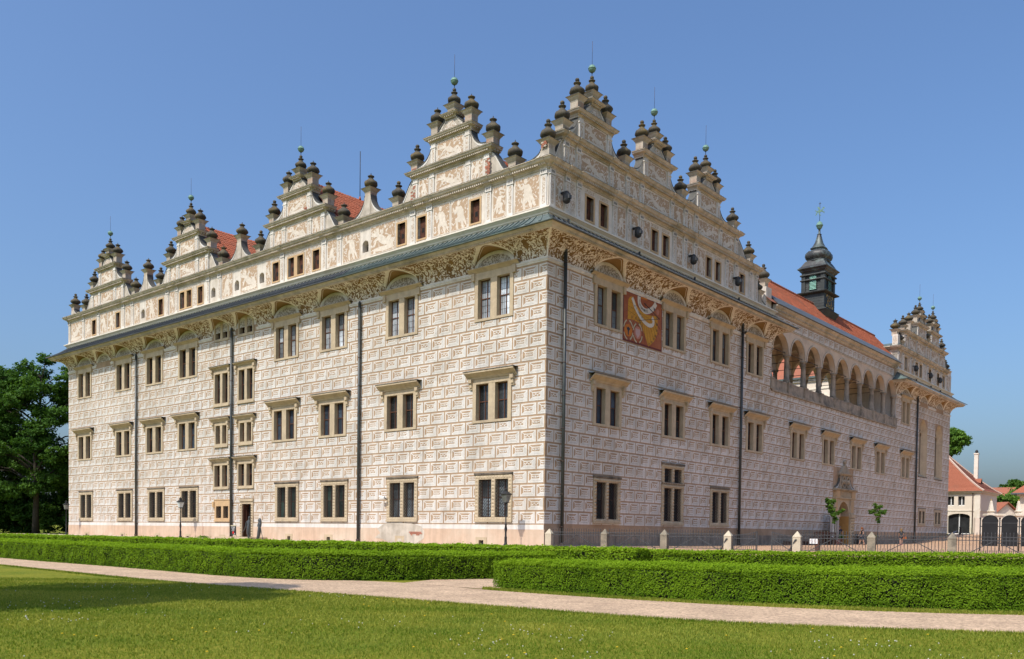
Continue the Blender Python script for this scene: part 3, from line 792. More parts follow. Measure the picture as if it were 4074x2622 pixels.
def small_panel(side, rg, x0, x1, z0, z1, y=-.012, parent=None):
    mb = MB(); mb.poly([(x0, y, z0), (x1, y, z0), (x1, y, z1), (x0, y, z1)], m_stripe); return fpart('ornament_panel', mb, side, parent=parent)
ATZ0, ATZ1 = 20.4, 22.62
def attic(side, u0, u1, wins, pil, seed, e0=0, e1=0, back=.55):
    """wins: (centre, kind) with kind s (single shutter), d (pair), a (small arched hole)"""
    rg = random.Random(seed); holes = []
    for c, k in wins:
        hw, z0, z1 = {'s': (.38, 20.72, 22.12), 'd': (.93, 20.72, 22.12), 'a': (.32, 20.9, 21.72)}[k]
        holes.append((c - hw, c + hw, z0, z1))
    mb = wall_mesh(u0, u1, ATZ0, ATZ1 + .6, holes, m_attic, side)
    for h in holes:
        for (xa, xb, za, zb) in ((h[0], h[0], h[2], h[3]), (h[1], h[1], h[2], h[3])): mb.poly([(xa, 0, za), (xa, .5, za), (xa, .5, zb), (xa, 0, zb)], m_attic)
        for zz in (h[2], h[3]): mb.poly([(h[0], 0, zz), (h[1], 0, zz), (h[1], .5, zz), (h[0], .5, zz)], m_attic)
    if not e0: mb.poly([(u0, 0, ATZ0), (u0, back, ATZ0), (u0, back, ATZ1 + .6), (u0, 0, ATZ1 + .6)], m_attic)
    if not e1: mb.poly([(u1, 0, ATZ0), (u1, back, ATZ0), (u1, back, ATZ1 + .6), (u1, 0, ATZ1 + .6)], m_attic)
    aw = fpart('attic_wall', mb, side)
    for (c, k), h in zip(wins, holes):
        wb = MB()
        if k == 'a':
            n = 8; r = h[1] - c
            top = [(c + r * math.cos(PI * t / n), h[3] - r * .9 + r * .9 * math.sin(PI * t / n)) for t in range(n + 1)]
            for i in range(n):
                (xa, za), (xb, zb) = top[i], top[i + 1]; wb.poly([(xa, 0, za), (xb, 0, zb), (xb, -.0, h[3] + .001), (xa, -.0, h[3] + .001)], m_attic); wb.poly([(xa, 0, za), (xb, 0, zb), (xb, .45, zb), (xa, .45, za)], m_attic)
            wb.box(h[0], h[1], .45, .5, h[2], h[3], m_black)
            o = fpart('attic_opening', wb, side)
            continue
        t = .13
        wb.box(h[0] - t, h[0], -.04, .3, h[2] - .1, h[3] + t, m_sand_o); wb.box(h[1], h[1] + t, -.04, .3, h[2] - .1, h[3] + t, m_sand_o)
        wb.box(h[0], h[1], -.04, .3, h[3], h[3] + t, m_sand_o); wb.box(h[0], h[1], -.04, .3, h[2] - .1, h[2], m_sand_o)
        if k == 'd': wb.box(c - .2, c + .2, -.04, .3, h[2], h[3], m_sand_o)
        o = fpart('attic_window', wb, side)
        for (a, b_) in ([(h[0], h[1])] if k == 's' else [(h[0], c - .2), (c + .2, h[1])]):
            s_ = MB(); n = 3
            for i in range(n): s_.box(a + (b_ - a) * i / n + .006, a + (b_ - a) * (i + 1) / n - .006, .2 - .012 * (i % 2), .26, h[2], h[3], m_shutter)
            s_.box(a + .25 * (b_ - a), a + .55 * (b_ - a), .18, .2, h[2] + .45, h[2] + .75, m_black)
            fpart('shutter', s_, side, parent=o)
        small_panel(side, rg, h[0] - .1, h[1] + .1, h[3] + .2, ATZ1 - .1, parent=aw)
    pil = sorted(pil)
    for x in pil: pilaster(side, x, ATZ0 + .06, ATZ1, parent=aw)
    for a, b_ in zip(pil[:-1], pil[1:]):
        a2, b2 = a + .3, b_ - .3
        inside = sorted([(c - hh - .2, c + hh + .2) for (c, k), hh in zip(wins, [(h[1] - h[0]) / 2 for h in holes]) if a < c < b_])
        segs = []; x = a2
        for i0, i1 in inside + [(b2, b2)]:
            if i0 - x > .55: segs.append((x, i0))
            x = max(x, i1)
        for s0, s1 in segs:
            if s1 - s0 > 3.0:
                m_ = (s0 + s1) / 2; fig_panel('figure_panel', rg, s0 + .06, m_ - .1, ATZ0 + .22, ATZ1 - .16, -.022, aw, side); fig_panel('figure_panel', rg, m_ + .1, s1 - .06, ATZ0 + .22, ATZ1 - .16, -.022, aw, side)
            elif s1 - s0 > .75: fig_panel('figure_panel', rg, s0 + .08, s1 - .08, ATZ0 + .22, ATZ1 - .16, -.022, aw, side)
            else: small_panel(side, rg, s0 + .05, s1 - .05, ATZ0 + .3, ATZ1 - .2, parent=aw)
    return aw
TH = .62      # thickness of the gables
def add_volute(mb, pts, zbase, y0, y1, m, thick=.05):
    """wall piece under a curved edge with its moulded white rim and lead cover"""
    P = list(pts); n = len(P)
    mb.prism(P + [(P[-1][0], zbase), (P[0][0], zbase)], y0, y1, m)
    for i in range(n - 1):
        a, b_ = P[i], P[i + 1]
        mb.hexa([(a[0], y0 - .05, a[1]), (b_[0], y0 - .05, b_[1]), (b_[0], y1 + .03, b_[1]), (a[0], y1 + .03, a[1]), (a[0], y0 - .05, a[1] + .05), (b_[0], y0 - .05, b_[1] + .05), (b_[0], y1 + .03, b_[1] + .05), (a[0], y1 + .03, a[1] + .05)], m_lead)
        s = .16
        a2, b2 = (a[0], a[1] - .01), (b_[0], b_[1] - .01)
        mb.poly([(a2[0], y0 - .02, a2[1]), (b2[0], y0 - .02, b2[1]), (b2[0], y0 - .02, max(zbase, b2[1] - s)), (a2[0], y0 - .02, max(zbase, a2[1] - s))], m_white)
def upper_gable(side, gable, c, rg, z1, z2, z3):
    """stages above the long cornice z1: panel stage to z2, bell to z3, spike with green ball"""
    mb = MB(); mb.box(c - 1.78, c + 1.78, 0, TH, z1, z2 - .3, m_attic)
    for s in (-1, 1):
        add_volute(mb, [(c + s * (x), z) for x, z in concave(1.78, z2 - .42, 3.05, z1 + .32)], z1, 0.06, TH - .06, m_oldplaster)
    fpart('gable_stage', mb, side, parent=gable)
    for x in (-1.5, 1.5): pilaster(side, c + x, z1 + .05, z2 - .42, gable, .2)
    fig_panel('figure_panel', rg, c - 1.12, c + 1.12, z1 + .2, z2 - .5, -.022, gable, side)
    cornice_run('cornice', side, c - 1.8, c + 1.8, z2, .36, 1, 1, m_cornice, .42, (), gable, .15)
    mb = MB(); P = []
    L_ = [(-1.15, z2), (-1.12, z2 + .12), (-1.0, z2 + .36), (-.8, z2 + .55), (-.58, z2 + .72), (-.46, z2 + .9), (-.42, z2 + .98)]
    P = L_ + [(-x, z) for x, z in reversed(L_)]
    mb.prism([(c + x, z) for x, z in P], .04, TH - .06, m_oldplaster)
    for (a, b_) in zip(P[:6], P[1:7]):
        for s in (1, -1):
            mb.hexa([(c + s * a[0], -.03, a[1]), (c + s * b_[0], -.03, b_[1]), (c + s * b_[0], TH, b_[1]), (c + s * a[0], TH, a[1]), (c + s * (a[0] - .05), -.03, a[1] + .03), (c + s * (b_[0] - .05), -.03, b_[1] + .03), (c + s * (b_[0] - .05), TH, b_[1] + .03), (c + s * (a[0] - .05), TH, a[1] + .03)], m_lead)
            mb.poly([(c + s * a[0], .02, a[1]), (c + s * b_[0], .02, b_[1]), (c + s * b_[0] * .75, .02, b_[1] - .03), (c + s * a[0] * .78, .02, a[1])], m_attic)
    mb.poly([(c + x * .5, .0, z2 + .1 + (z - z2) * .6) for x, z in P], m_stripe)
    fpart('gable_bell', mb, side, parent=gable)
    cornice_run('cornice', side, c - .42, c + .42, z3, .32, 1, 1, m_cornice, .3, (), gable, .15)
    finial(gable, c, z3, z3 + .62, True, sc=.9)
    for s in (-1, 1): finial(gable, c + s * 1.5, z2, z2 + .95, side == 'R', v=-.31)
    mb = MB(); zt = z3 + .62 + .9
    mb.tube([(c, .3, zt - .1), (c, .3, zt + .9)], .022, m_iron); mb.lathe([(.05, 0), (.05, .06)], m_iron, 8, (c, .3, zt + .35))
    mb.tube([(c, .3, zt + .9), (c, .3, zt + 2.3)], .011, m_pipe2)
    fpart('lightning_rod', mb, side, parent=gable)
    mb = MB(); mb.lathe([(.06, -.23), (.17, -.17), (.23, -.06), (.235, -.01), (.25, -.005), (.25, .02), (.23, .03), (.215, .1), (.15, .19), (.05, .235)], m_verd, 16, (c, .3, zt + .62)); fpart('copper_ball', mb, side, parent=gable)

# ---- left-hand (sunlit) front
LUN_L = [(u, 1.66, .9) for u, _ in TL] + [(-34.27, 1.45, .9), (-30.7, 1.45, .9), (-55.4, 1.5, .85), (-16.0, .01, .02), (-8.2, .01, .02)]
LUN_L = [l for l in LUN_L if l[1] > .1]
upper('L', -63.2, 0, 1, 1, LUN_L, (-17.5, 0), True, False)
GC = [-7.97, -24.03, -39.69, -54.6]
AW_L = [(-5.74, 's'), (-10.5, 's'), (-12.45, 's'), (-16.15, 'a'), (-21.66, 's'), (-24.16, 'd'), (-26.7, 's'), (-28.6, 'a'), (-32.1, 'a'), (-35.6, 'a'), (-37.6, 's'), (-40.0, 'd'), (-44.25, 's'), (-47.55, 'a'), (-52.4, 's'), (-57.4, 's')]
PIL_L = [-.3, -62.9]
for c in GC: PIL_L += [c - 5.1, c - 3.35, c - 1.78, c + 1.78, c + 3.35, c + 5.1]
PIL_L = [p for p in PIL_L if not any(abs(p - u) < {'s': .72, 'd': 1.25, 'a': .55}[k] for u, k in AW_L)]
attic('L', -63.2, 0, AW_L, PIL_L, 5, 1, 1)
C0, C1, C2, C3 = 23.17, 25.12, 26.95, 28.05
cornice_run('attic_cornice', 'L', -63.2, 0, C0, .5, 1, 1, m_cornice, .55, PIL_L, r1=False)
for gi, c in enumerate(GC):
    rg = random.Random(100 + gi); gable = inst('gable', None, castle)
    mb = MB(); mb.box(c - 3.4, c + 3.4, 0, TH, C0 - .05, C1 - .3, m_attic)
    for s in (-1, 1): add_volute(mb, [(c + s * x, z) for x, z in scurve(3.4, C1 - .35, 4.75, C0 + .18)], C0, .06, TH - .06, m_oldplaster)
    fpart('gable_stage', mb, 'L', parent=gable)
    for x in (-3.15, -1.6, 1.6, 3.15): pilaster('L', c + x, C0 + .04, C1 - .45, gable)
    fig_panel('figure_panel', rg, c - 1.2, c + 1.2, C0 + .2, C1 - .6, -.022, gable)
    for s in (-1, 1): fig_panel('figure_panel', rg, c + s * 2.38 - .42, c + s * 2.38 + .42, C0 + .2, C1 - .6, -.022, gable)
    cornice_run('cornice', 'L', c - 3.45, c + 3.45, C1, .42, 1, 1, m_cornice, .48, (), gable, .16)
    upper_gable('L', gable, c, rg, C1, C2, C3)
    for s in (-1, 1):
        finial(gable, c + s * 3.35, C1, 25.95, s < 0)
        finial(gable, c + s * 5.15, C0, 23.98, s < 0, v=-.3)
    # roof behind the gable, ridge running back
    if gi == 0: pass
def valley_piece(side, x, zt, hl, hr, ball=False):
    gable = inst('gable', None, castle); mb = MB()
    if hl: add_volute(mb, [(x - a, z) for a, z in concave(.32, zt - .55, hl, C0 + .12)], C0, .06, TH - .06, m_oldplaster)
    if hr: add_volute(mb, [(x + a, z) for a, z in concave(.32, zt - .55, hr, C0 + .12)], C0, .06, TH - .06, m_oldplaster)
    mb.box(x - .33, x + .33, .02, TH, C0, zt - .62, m_oldplaster)
    fpart('gable_stage', mb, side, parent=gable); finial(gable, x, zt - .75, zt, ball, v=-.32)
for a, b_ in zip(GC[:-1], GC[1:]): valley_piece('L', (a + b_) / 2, 25.33, 2.3, 2.3)
valley_piece('L', -.33, 24.4, 2.1, 0, True); valley_piece('L', -62.3, 24.45, 0, 1.9, True)

# ---- shaded long front, south block
LUN_R = [(u, 1.66, .9) for u in TR]
upper('R', 0, 30.5, 1, 1, LUN_R, None, False, True)
GR = [4.56, 11.85, 19.1]
AW_R = [(4.1, 's'), (5.6, 's'), (11.65, 's'), (13.1, 's'), (19.3, 's'), (20.75, 's'), (24.8, 's')]
PIL_R = [.3, 1.75, 2.9, 6.75, 8.4, 9.9, 14.2, 15.7, 17.2, 22.1, 23.6, 26.2, 27.3]
attic('R', 0, 27.5, AW_R, PIL_R, 8, 1, 0)
cornice_run('attic_cornice', 'R', 0, 27.3, C0, .5, 1, 1, m_cornice, .55, PIL_R, r0=False)
gable = inst('gable', None, castle); rg = random.Random(77)
mb = MB(); mb.box(1.35, 23.9, 0, TH, C0 - .05, C1 - .3, m_attic)
add_volute(mb, [(x, z) for x, z in scurve(1.35, C1 - .35, .35, C0 + .18)], C0, .06, TH - .06, m_oldplaster)
add_volute(mb, [(x, z) for x, z in scurve(23.9, C1 - .35, 26.0, C0 + .18)], C0, .06, TH - .06, m_oldplaster)
inst('gable_stage', mb.mesh('gable_stage'), gable); gable.rotation_euler = (0, 0, FR)
pl = [1.6, 2.8, 6.3, 8.2, 9.9, 13.8, 15.7, 17.2, 21.0, 23.6]
for x in pl: pilaster('R', x, C0 + .04, C1 - .45, gable, .19)
for a, b_ in zip(pl[:-1], pl[1:]): fig_panel('figure_panel', rg, a + .33, b_ - .33, C0 + .2, C1 - .6, -.022, gable, 'R')
cornice_run('cornice', 'R', 1.3, 23.95, C1, .42, 1, 1, m_cornice, .48, pl, gable, .16)
for gi, c in enumerate(GR):
    g2 = inst('gable', None, castle, (0, 0, 0), FR); upper_gable('R', g2, c, random.Random(200 + gi), C1, C2, C3)
for x in (1.6, 8.2, 15.5, 23.55): finial(gable, x, C1, 25.93, True)
finial(gable, 26.45, C0, 24.08, True)
mb = MB(); add_volute(mb, concave(27.5, C0 - .6, 29.3, ATZ0 + .25), ATZ0, .06, TH - .06, m_oldplaster); mb.box(29.25, 30.3, 0, 1.05, ATZ0, 22.2, m_attic); inst('gable_stage', mb.mesh('gable_stage'), gable)
finial(gable, 29.78, 22.0, 22.95, True, v=-.52, sc=1.05); finial(gable, 28.2, 20.5, 21.6, True, v=-.3, sc=.9)

# ---- far block with two gables
upper('R', 63.4, 85.5, 1, 1, [(66.85, 1.7, .9), (73.85, 1.7, .9), (80.6, 1.7, .9)], (63.4, 63.401), True, True)
AW_W = [(66.5, 's'), (70.6, 's'), (72.2, 's'), (76.0, 's'), (79.5, 's'), (82.0, 's')]
PIL_W = [63.75, 65.2, 68.2, 69.6, 73.4, 74.7, 77.3, 78.6, 80.8, 83.2, 85.1]
attic('R', 63.4, 85.5, AW_W, PIL_W, 9, 0, 0)
cornice_run('attic_cornice', 'R', 63.4, 83.4, C0 - .2, .5, 1, 1, m_cornice, .55, PIL_W[:-1])
gable = inst('gable', None, castle, (0, 0, 0), FR); rg = random.Random(78); D0 = C0 - .2
mb = MB(); mb.box(65.6, 82.2, 0, TH, D0, C1 - .3, m_attic)
add_volute(mb, scurve(82.2, C1 - .35, 83.6, D0 + .15), D0, .06, TH - .06, m_oldplaster)
add_volute(mb, concave(64.3, 24.2, 65.6, D0 + .3), D0, .06, TH - .06, m_oldplaster)
mb.box(63.45, 64.15, 0, .6, D0, 24.3, m_attic); mb.poly([(63.447, .1, D0 + .15), (63.447, .5, D0 + .15), (63.447, .5, 24.1), (63.447, .1, 24.1)], m_stripe)
inst('gable_stage', mb.mesh('gable_stage'), gable)
pl = [66.0, 67.6, 70.3, 74.2, 76.0, 79.5, 81.8]
for x in pl: pilaster('R', x, D0 + .04, C1 - .45, gable, .19)
for a, b_ in zip(pl[:-1], pl[1:]): fig_panel('figure_panel', rg, a + .33, b_ - .33, D0 + .2, C1 - .6, -.022, gable, 'R')
cornice_run('cornice', 'R', 65.6, 82.2, C1, .42, 1, 1, m_cornice, .48, pl, gable, .16)
for gi, c in enumerate((72.2, 77.75)):
    g2 = inst('gable', None, castle, (0, 0, 0), FR); upper_gable('R', g2, c, random.Random(210 + gi), C1, C2 - .1, C3 - .1)
for x in (66.05, 75.0, 81.8): finial(gable, x, C1, 25.75, True)
for x, a in ((63.88, 24.95),): finial(gable, x, 24.2, a, False, v=-.45, sc=1.1)
finial(gable, 65.0, D0, 23.8, False); finial(gable, 84.0, D0 - .6, 23.4, True)
finial(gable, 68.2, C1, 26.6, False)
mb = MB(); mb.box(65.0, 65.4, 0, 0, 0, 0, m_attic)
# south-facing return of the far block above the arcade roof
mb = MB()
mb.box(-5.8, -.02, 63.4, 63.9, 20.95, D0 - .3, m_attic); mb.box(-5.8, .1, 63.15, 64, D0 - .3, D0 - .1, m_cornice); mb.box(-5.8, .25, 62.95, 64.2, D0 - .1, D0 + .02, m_cornice)
mb.poly([(-5.8, 63, D0 + .03), (.1, 63, D0 + .03), (.1, 66, D0 + .9), (-5.8, 66, D0 + .9)], m_copper)
fpart('attic_wall', mb, 'L')

# ------------------------------------------------------------------ tiled roofs
def tile_mesh(w_, l):
    mb = MB(); n = 5; h = .05
    pts = [(-w_ / 2 + w_ * k / n, h * (.5 + .5 * math.cos(2 * PI * k / n + PI * .2))) for k in range(n + 1)]
    for a, b_ in zip(pts[:-1], pts[1:]):
        mb.poly([(a[0], 0, a[1] + .035), (b_[0], 0, b_[1] + .035), (b_[0], l * 1.06, b_[1]), (a[0], l * 1.06, a[1])], m_tile, True)
        mb.poly([(a[0], 0, a[1] - .005), (b_[0], 0, b_[1] - .005), (b_[0], 0, b_[1] + .035), (a[0], 0, a[1] + .035)], m_tile)
    return mb.mesh('roof_tile')
TILES = []
def tiled_slope(origin, ux, uy, nu, nv, w_, l, parent, keep=None):
    """ux along the eave, uy up the slope (unit vectors, castle frame); queues tiles"""
    o, ux, uy = Vector(origin), Vector(ux), Vector(uy); nz = ux.cross(uy)
    M_ = Matrix((ux, uy, nz)).transposed()
    for j in range(nv):
        for i in range(nu):
            p = o + ux * ((i + .5) * w_) + uy * (j * l)
            if keep and not keep(p): continue
            TILES.append((p, M_, parent, w_, l))
def roof_sheet(pts, m, name='roof', parent=None):
    mb = MB(); mb.poly(pts, m); return inst(name, mb.mesh(name), parent or castle)
# arcade wing: ridge x = -3
sl = Vector((-3.35, 0, 3.62)); Ls = sl.length; sl.normalize()
rfb = MB()
rfb.poly([(.35, 29.2, 20.98), (.35, 64.6, 20.98), (-3, 64.6, 24.6), (-3, 29.2, 24.6)], m_tile_flat); rfb.poly([(-6.4, 29.2, 20.98), (-6.4, 64.6, 20.98), (-3, 64.6, 24.6), (-3, 29.2, 24.6)], m_tile_flat)
rfb.hexa([(.5, 30.6, 20.9), (.5, 63.3, 20.9), (-.45, 63.3, 21.85), (-.45, 30.6, 21.85), (.55, 30.6, 20.96), (.55, 63.3, 20.96), (-.4, 63.3, 21.93), (-.4, 30.6, 21.93)], m_slate)
roof = inst('roof', rfb.mesh('roof'), castle)
tiled_slope((-.45, 29.3, 21.86), (0, 1, 0), sl, 138, 10, .255, .375, roof)
rt = MB()
for k in range(86): 
    y0 = 29.3 + k * .41; rt.tube([(-3, y0, 24.66), (-3, y0 + .43, 24.68)], [.13, .15], m_tile, 8)
inst('ridge_tile', rt.mesh('ridge_tile'), roof)['kind'] = 'stuff'
for gi, c in enumerate(GC):
    rb = MB(); zr, zv, hw = (26.7, 28.05, 28.05, 25.2)[gi], 22.4, 6.1
    rb.poly([(c, .55, zr), (c, 11, zr), (c + hw, 11, zv), (c + hw, .55, zv)], m_tile_flat); rb.poly([(c, .55, zr), (c, 11, zr), (c - hw, 11, zv), (c - hw, .55, zv)], m_tile_flat)
    rb.poly([(c, 11, zr), (c - hw, 11, zv), (c + hw, 11, zv)], m_attic)
    ro = inst('roof', rb.mesh('roof'), castle)
    up = Vector((-hw, 0, zr - zv)); Lr = up.length; up.normalize()
    tiled_slope((c + hw, .7, zv + .02), (0, 1, 0), up, 40, 22, .255, .375, ro, keep=None if gi in (1, 2) else (lambda p: gi == 0 and p.z < 26.5))
# other roofs, plain; the flat slate slabs are added to block the sun
rb = MB()
rb.poly([(-63, 2, 22.2), (0, 2, 22.2), (-1, 30, 22.2), (-63, 30, 22.2)], m_slate)
rb.poly([(-50, 65.0, 20.75), (-4.9, 65.0, 20.75), (-4.9, 70, 25.5), (-50, 70, 25.5)], m_tile_flat); rb.poly([(-50, 84, 22), (-.7, 84, 22), (-.7, 69, 22.9), (-50, 70, 25.5)], m_slate)
rb.poly([(-63, 30, 20), (-50, 30, 20), (-50, 85, 20), (-63, 85, 20)], m_slate)
fpart('roof', rb, 'L')
cw = MB()      # courtyard front seen through the arcade, with its gutter and blind arches
cw.box(-50, -4.9, 64.9, 65.2, 5, 20.6, m_warmwall); cw.box(-50, -4.9, 64.45, 64.95, 20.55, 20.78, m_copper); cw.box(-50, -4.9, 64.7, 64.9, 20.2, 20.55, m_cream); cw.box(-50, -4.9, 64.82, 64.9, 19.2, 19.32, m_cream)
for k in range(10):
    xc = -9.2 - k * 3.6
    n = 14; arc = [(xc + 1.25 * math.cos(PI * t / n), 17.3 + 1.25 * math.sin(PI * t / n)) for t in range(n + 1)]
    cw.poly([(x, 64.88, z) for x, z in arc] + [(xc - 1.25, 64.88, 13), (xc + 1.25, 64.88, 13)], m_ochre)
    for a, b_ in zip(arc[:-1], arc[1:]): cw.bar((a[0], 64.86, a[1]), (b_[0], 64.86, b_[1]), .09, m_cream)
fpart('courtyard_wall', cw, 'L')

mb = MB(); mb.tube([(-24.0, 6.0, 28.0), (-24.0, 6.0, 31.9)], .03, m_iron); mb.lathe([(.12, 0), (.05, .3)], m_tile, 8, (-24.0, 6.0, 28.0)); fpart('roof_mast', mb, 'L')
# place tiles: the 300 largest in view as parts, the rest joined per roof
def tile_area(t):
    p = l2w(*t[0]); return (p[0] ** 2 + p[1] ** 2 + (p[2] - 1.6) ** 2)
TILES.sort(key=tile_area)
TM = tile_mesh(.255, .375)
tco = np.array([v.co[:] for v in TM.vertices]); tfaces = [tuple(p.vertices) for p in TM.polygons]
# tiles of the arcade roof are the ones in plain view
first = [t for t in TILES if t[2] is roof and t[0].z < 25][:300]; fs = set(id(t) for t in first)
for t in first:
    o = inst('roof_tile', TM, t[2]); o.matrix_local = Matrix.Translation(t[0]) @ t[1].to_4x4()
groups = {}
for t in TILES:
    if id(t) not in fs: groups.setdefault(t[2].name, (t[2], []))[1].append(t)
for nm, (par, L_) in groups.items():
    V_ = []; F_ = []
    for t in L_:
        M3 = np.array(t[1]); i = len(V_) * len(tco)
        j = rnd.uniform(-.012, .012)
        V_.append(tco @ M3.T + np.array(t[0]) + np.array((0, 0, j)))
        F_ += [tuple(a + i for a in f) for f in tfaces]
    me = bpy.data.meshes.new('roof_tiles'); me.from_pydata(np.concatenate(V_).tolist(), [], F_); me.materials.append(m_tile)
    inst('roof_tiles', me, par)['kind'] = 'stuff'

# ------------------------------------------------------------------ arcade (loggia) in the long front
m_lstone = mat('arcade_stone', (.40, .33, .255), (.26, .215, .165), 2.2, stain=(.13, .115, .095), stain_s=.7, bump=.3, streak=.3)
NB, LU0, BAY = 9, 30.55, 3.645
def arch_mesh(w_, r, z0, z1, th, m, trim=True):
    mb = MB(); n = 20
    arc = [(r * math.cos(PI * k / n), z0 + r * math.sin(PI * k / n)) for k in range(n + 1)]
    mb.prism([(-w_ / 2, z0), (-w_ / 2, z1), (w_ / 2, z1), (w_ / 2, z0)] + arc, 0, th, m)
    if trim:
        for a, b_ in zip(arc[:-1], arc[1:]):
            k = 1.1
            f = lambda p, s: (p[0] * s, -.035, z0 + (p[1] - z0) * s)
            mb.poly([f(a, 1), f(b_, 1), f(b_, k), f(a, k)], m_cornice); mb.poly([f(a, k), f(b_, k), (b_[0] * k, 0, z0 + (b_[1] - z0) * k), (a[0] * k, 0, z0 + (a[1] - z0) * k)], m_lead)
    return mb.mesh('arch')
AO = arch_mesh(BAY, 1.58, 17.3, 19.35, .5, m_loggia); AI = arch_mesh(BAY, 1.55, 17.55, 19.55, .4, m_loggia, False)
colp = [(.30, 0), (.30, .12), (.27, .16), (.30, .2), (.28, .26), (.235, .3), (.225, 1.2), (.20, 2.05), (.23, 2.1), (.2, 2.14), (.2, 2.2), (.30, 2.3), (.32, 2.34), (.32, 2.44)]
cm = MB(); cm.lathe(colp, m_lstone, 14); COLM = cm.mesh('column')
pm = MB(); pm.box(-.31, .31, -.12, .5, 0, .98, m_lstone); pm.box(-.36, .36, -.16, .54, .86, .98, m_lstone); pm.box(-.36, .36, -.16, .54, 0, .12, m_lstone); PEDL = pm.mesh('parapet_post')
pm = MB(); hb = BAY / 2 - .31
for k in range(2): pm.box(-hb + k * hb + .02, -hb + (k + 1) * hb - .02, .02, .3, .1, .82, m_lstone)
pm.box(-hb, hb, .0, .36, .82, .95, m_lstone); pm.box(-hb, hb, -.03, .36, 0, .12, m_lstone); PARA = pm.mesh('parapet')
log = inst('arcade', None, castle, (0, 0, 0), FR)
for k in range(NB):
    uc = LU0 + (k + .5) * BAY
    inst('arch', AO, log, (uc, 0, 0)); inst('parapet', PARA, log, (uc, 0, 13.9))
    if k < 7: inst('arch', AI, log, (uc, 4.35, 0))
    if k: 
        u = LU0 + k * BAY
        inst('column', COLM, log, (u, .25, 14.86)); inst('parapet_post', PEDL, log, (u, 0, 13.9))
        if k < 7: inst('column', COLM, log, (u, 4.55, 15.1))
        # cross arch and tie rods
        tb = MB(); n = 14; w2 = 3.85
        arc = [(.5 + w2 / 2 + (w2 / 2) * math.cos(PI * t / n), 17.3 + 1.85 * math.sin(PI * t / n)) for t in range(n + 1)]
        for a, b_ in zip(arc[:-1], arc[1:]):
            tb.hexa([(u - .22, a[0], a[1]), (u + .22, a[0], a[1]), (u + .22, b_[0], b_[1]), (u - .22, b_[0], b_[1]), (u - .22, a[0], 19.5), (u + .22, a[0], 19.5), (u + .22, b_[0], 19.5), (u - .22, b_[0], 19.5)], m_loggia)
        inst('vault_arch', tb.mesh('vault_arch'), log)
        tb = MB(); tb.tube([(u, .25, 17.45), (u, 4.5, 17.45)], .03, m_iron); tb.tube([(u - BAY, .25, 17.45), (u, .25, 17.45)], .03, m_iron); inst('tie_rod', tb.mesh('tie_rod'), log)
for u in (LU0 + .12, LU0 + NB * BAY - .2): inst('column', COLM, log, (u, .25, 14.86)); inst('parapet_post', PEDL, log, (u, 0, 13.9))
mb = MB(); x0, x1 = LU0, LU0 + NB * BAY
mb.box(x0, x1, .0, 4.8, 13.5, 13.86, m_loggia); mb.poly([(x0, .5, 19.5), (x1, .5, 19.5), (x1, 4.4, 19.5), (x0, 4.4, 19.5)], m_loggia)
mb.box(LU0 + 7 * BAY, x1, 4.35, 4.75, 13.86, 19.55, m_loggia); mb.box(x0, LU0 + 7 * BAY, 4.35, 4.7, 13.86, 15.1, m_lstone)
mb.poly([(x0, 0, 19.35), (x1, 0, 19.35), (x1, 0, 20.5), (x0, 0, 20.5)], m_tan); mb.box(x0, x1, 4.35, 4.75, 19.55, 20.9, m_loggia)
mb.box(x0, x1, -.05, 0, 19.33, 19.42, m_cornice); mb.box(x0, x1, -.14, 0, 13.76, 13.9, m_lstone)
mb.sweep([(0, 20.38), (.06, 20.4), (.06, 20.5), (.12, 20.54), (.12, 20.62), (.32, 20.78), (.4, 20.8), (.46, 20.9), (0, 20.96)], x0, x1, m_cornice)
n = int((x1 - x0) / .32)
for k in range(n): mb.box(x0 + k * .32 + .04, x0 + k * .32 + .2, -.24, -.1, 20.54, 20.68, m_cornice)
inst('arcade_wall', mb.mesh('arcade_wall'), log)
k = 0
while x0 + k * 1.27 + 1.16 < x1: inst('sgraffito_block', BMESH[k % 6], log, (x0 + .05 + k * 1.27, 0, 19.5)); k += 1

# ------------------------------------------------------------------ clock tower on the ridge
tw = inst('clock_tower', None, castle, (-3.0, 47.8, 0))
hx, hy = 1.18, 1.42
m_tower = mat('dark_tower_sheet', (.036, .040, .037), (.022, .025, .023), 3., rough=.6, stain=(.055, .06, .054), stain_s=.8, spec=.4)
m_dome = mat('patina_dome', (.042, .041, .04), (.028, .028, .028), 2., rough=.5, stain=(.12, .16, .145), stain_s=.9, spec=.45)
m_louvre = mat('pale_green_louvre', (.30, .56, .44), (.24, .46, .37), 4.)
m_gold = mat('gilding', (.55, .36, .06), (.40, .25, .04), 9., rough=.45)
b = MB()
def rect_lathe(mb, prof, m, grow=1.):
    """square-plan moulding: prof of (outset, height)"""
    for (o0, z0), (o1, z1) in zip(prof[:-1], prof[1:]):
        A = [(-hx - o0, -hy - o0), (hx + o0, -hy - o0), (hx + o0, hy + o0), (-hx - o0, hy + o0)]; B = [(-hx - o1, -hy - o1), (hx + o1, -hy - o1), (hx + o1, hy + o1), (-hx - o1, hy + o1)]
        for i in range(4):
            j = (i + 1) % 4; mb.poly([(*A[i], z0), (*A[j], z0), (*B[j], z1), (*B[i], z1)], m)
for k in range(9):                                              # lower boarding
    z0 = 23.2 + k * .28; rect_lathe(b, [(-.03, z0), (-.015, z0 + .01), (-.03, z0 + .275)], m_tower); 
rect_lathe(b, [(0, 23.2), (.35, 23.95), (.38, 23.95), (-.02, 24.25)], m_tower)
rect_lathe(b, [(-.03, 25.6), (.30, 25.72), (.34, 25.8), (.34, 25.83), (-.1, 25.98)], m_tower)
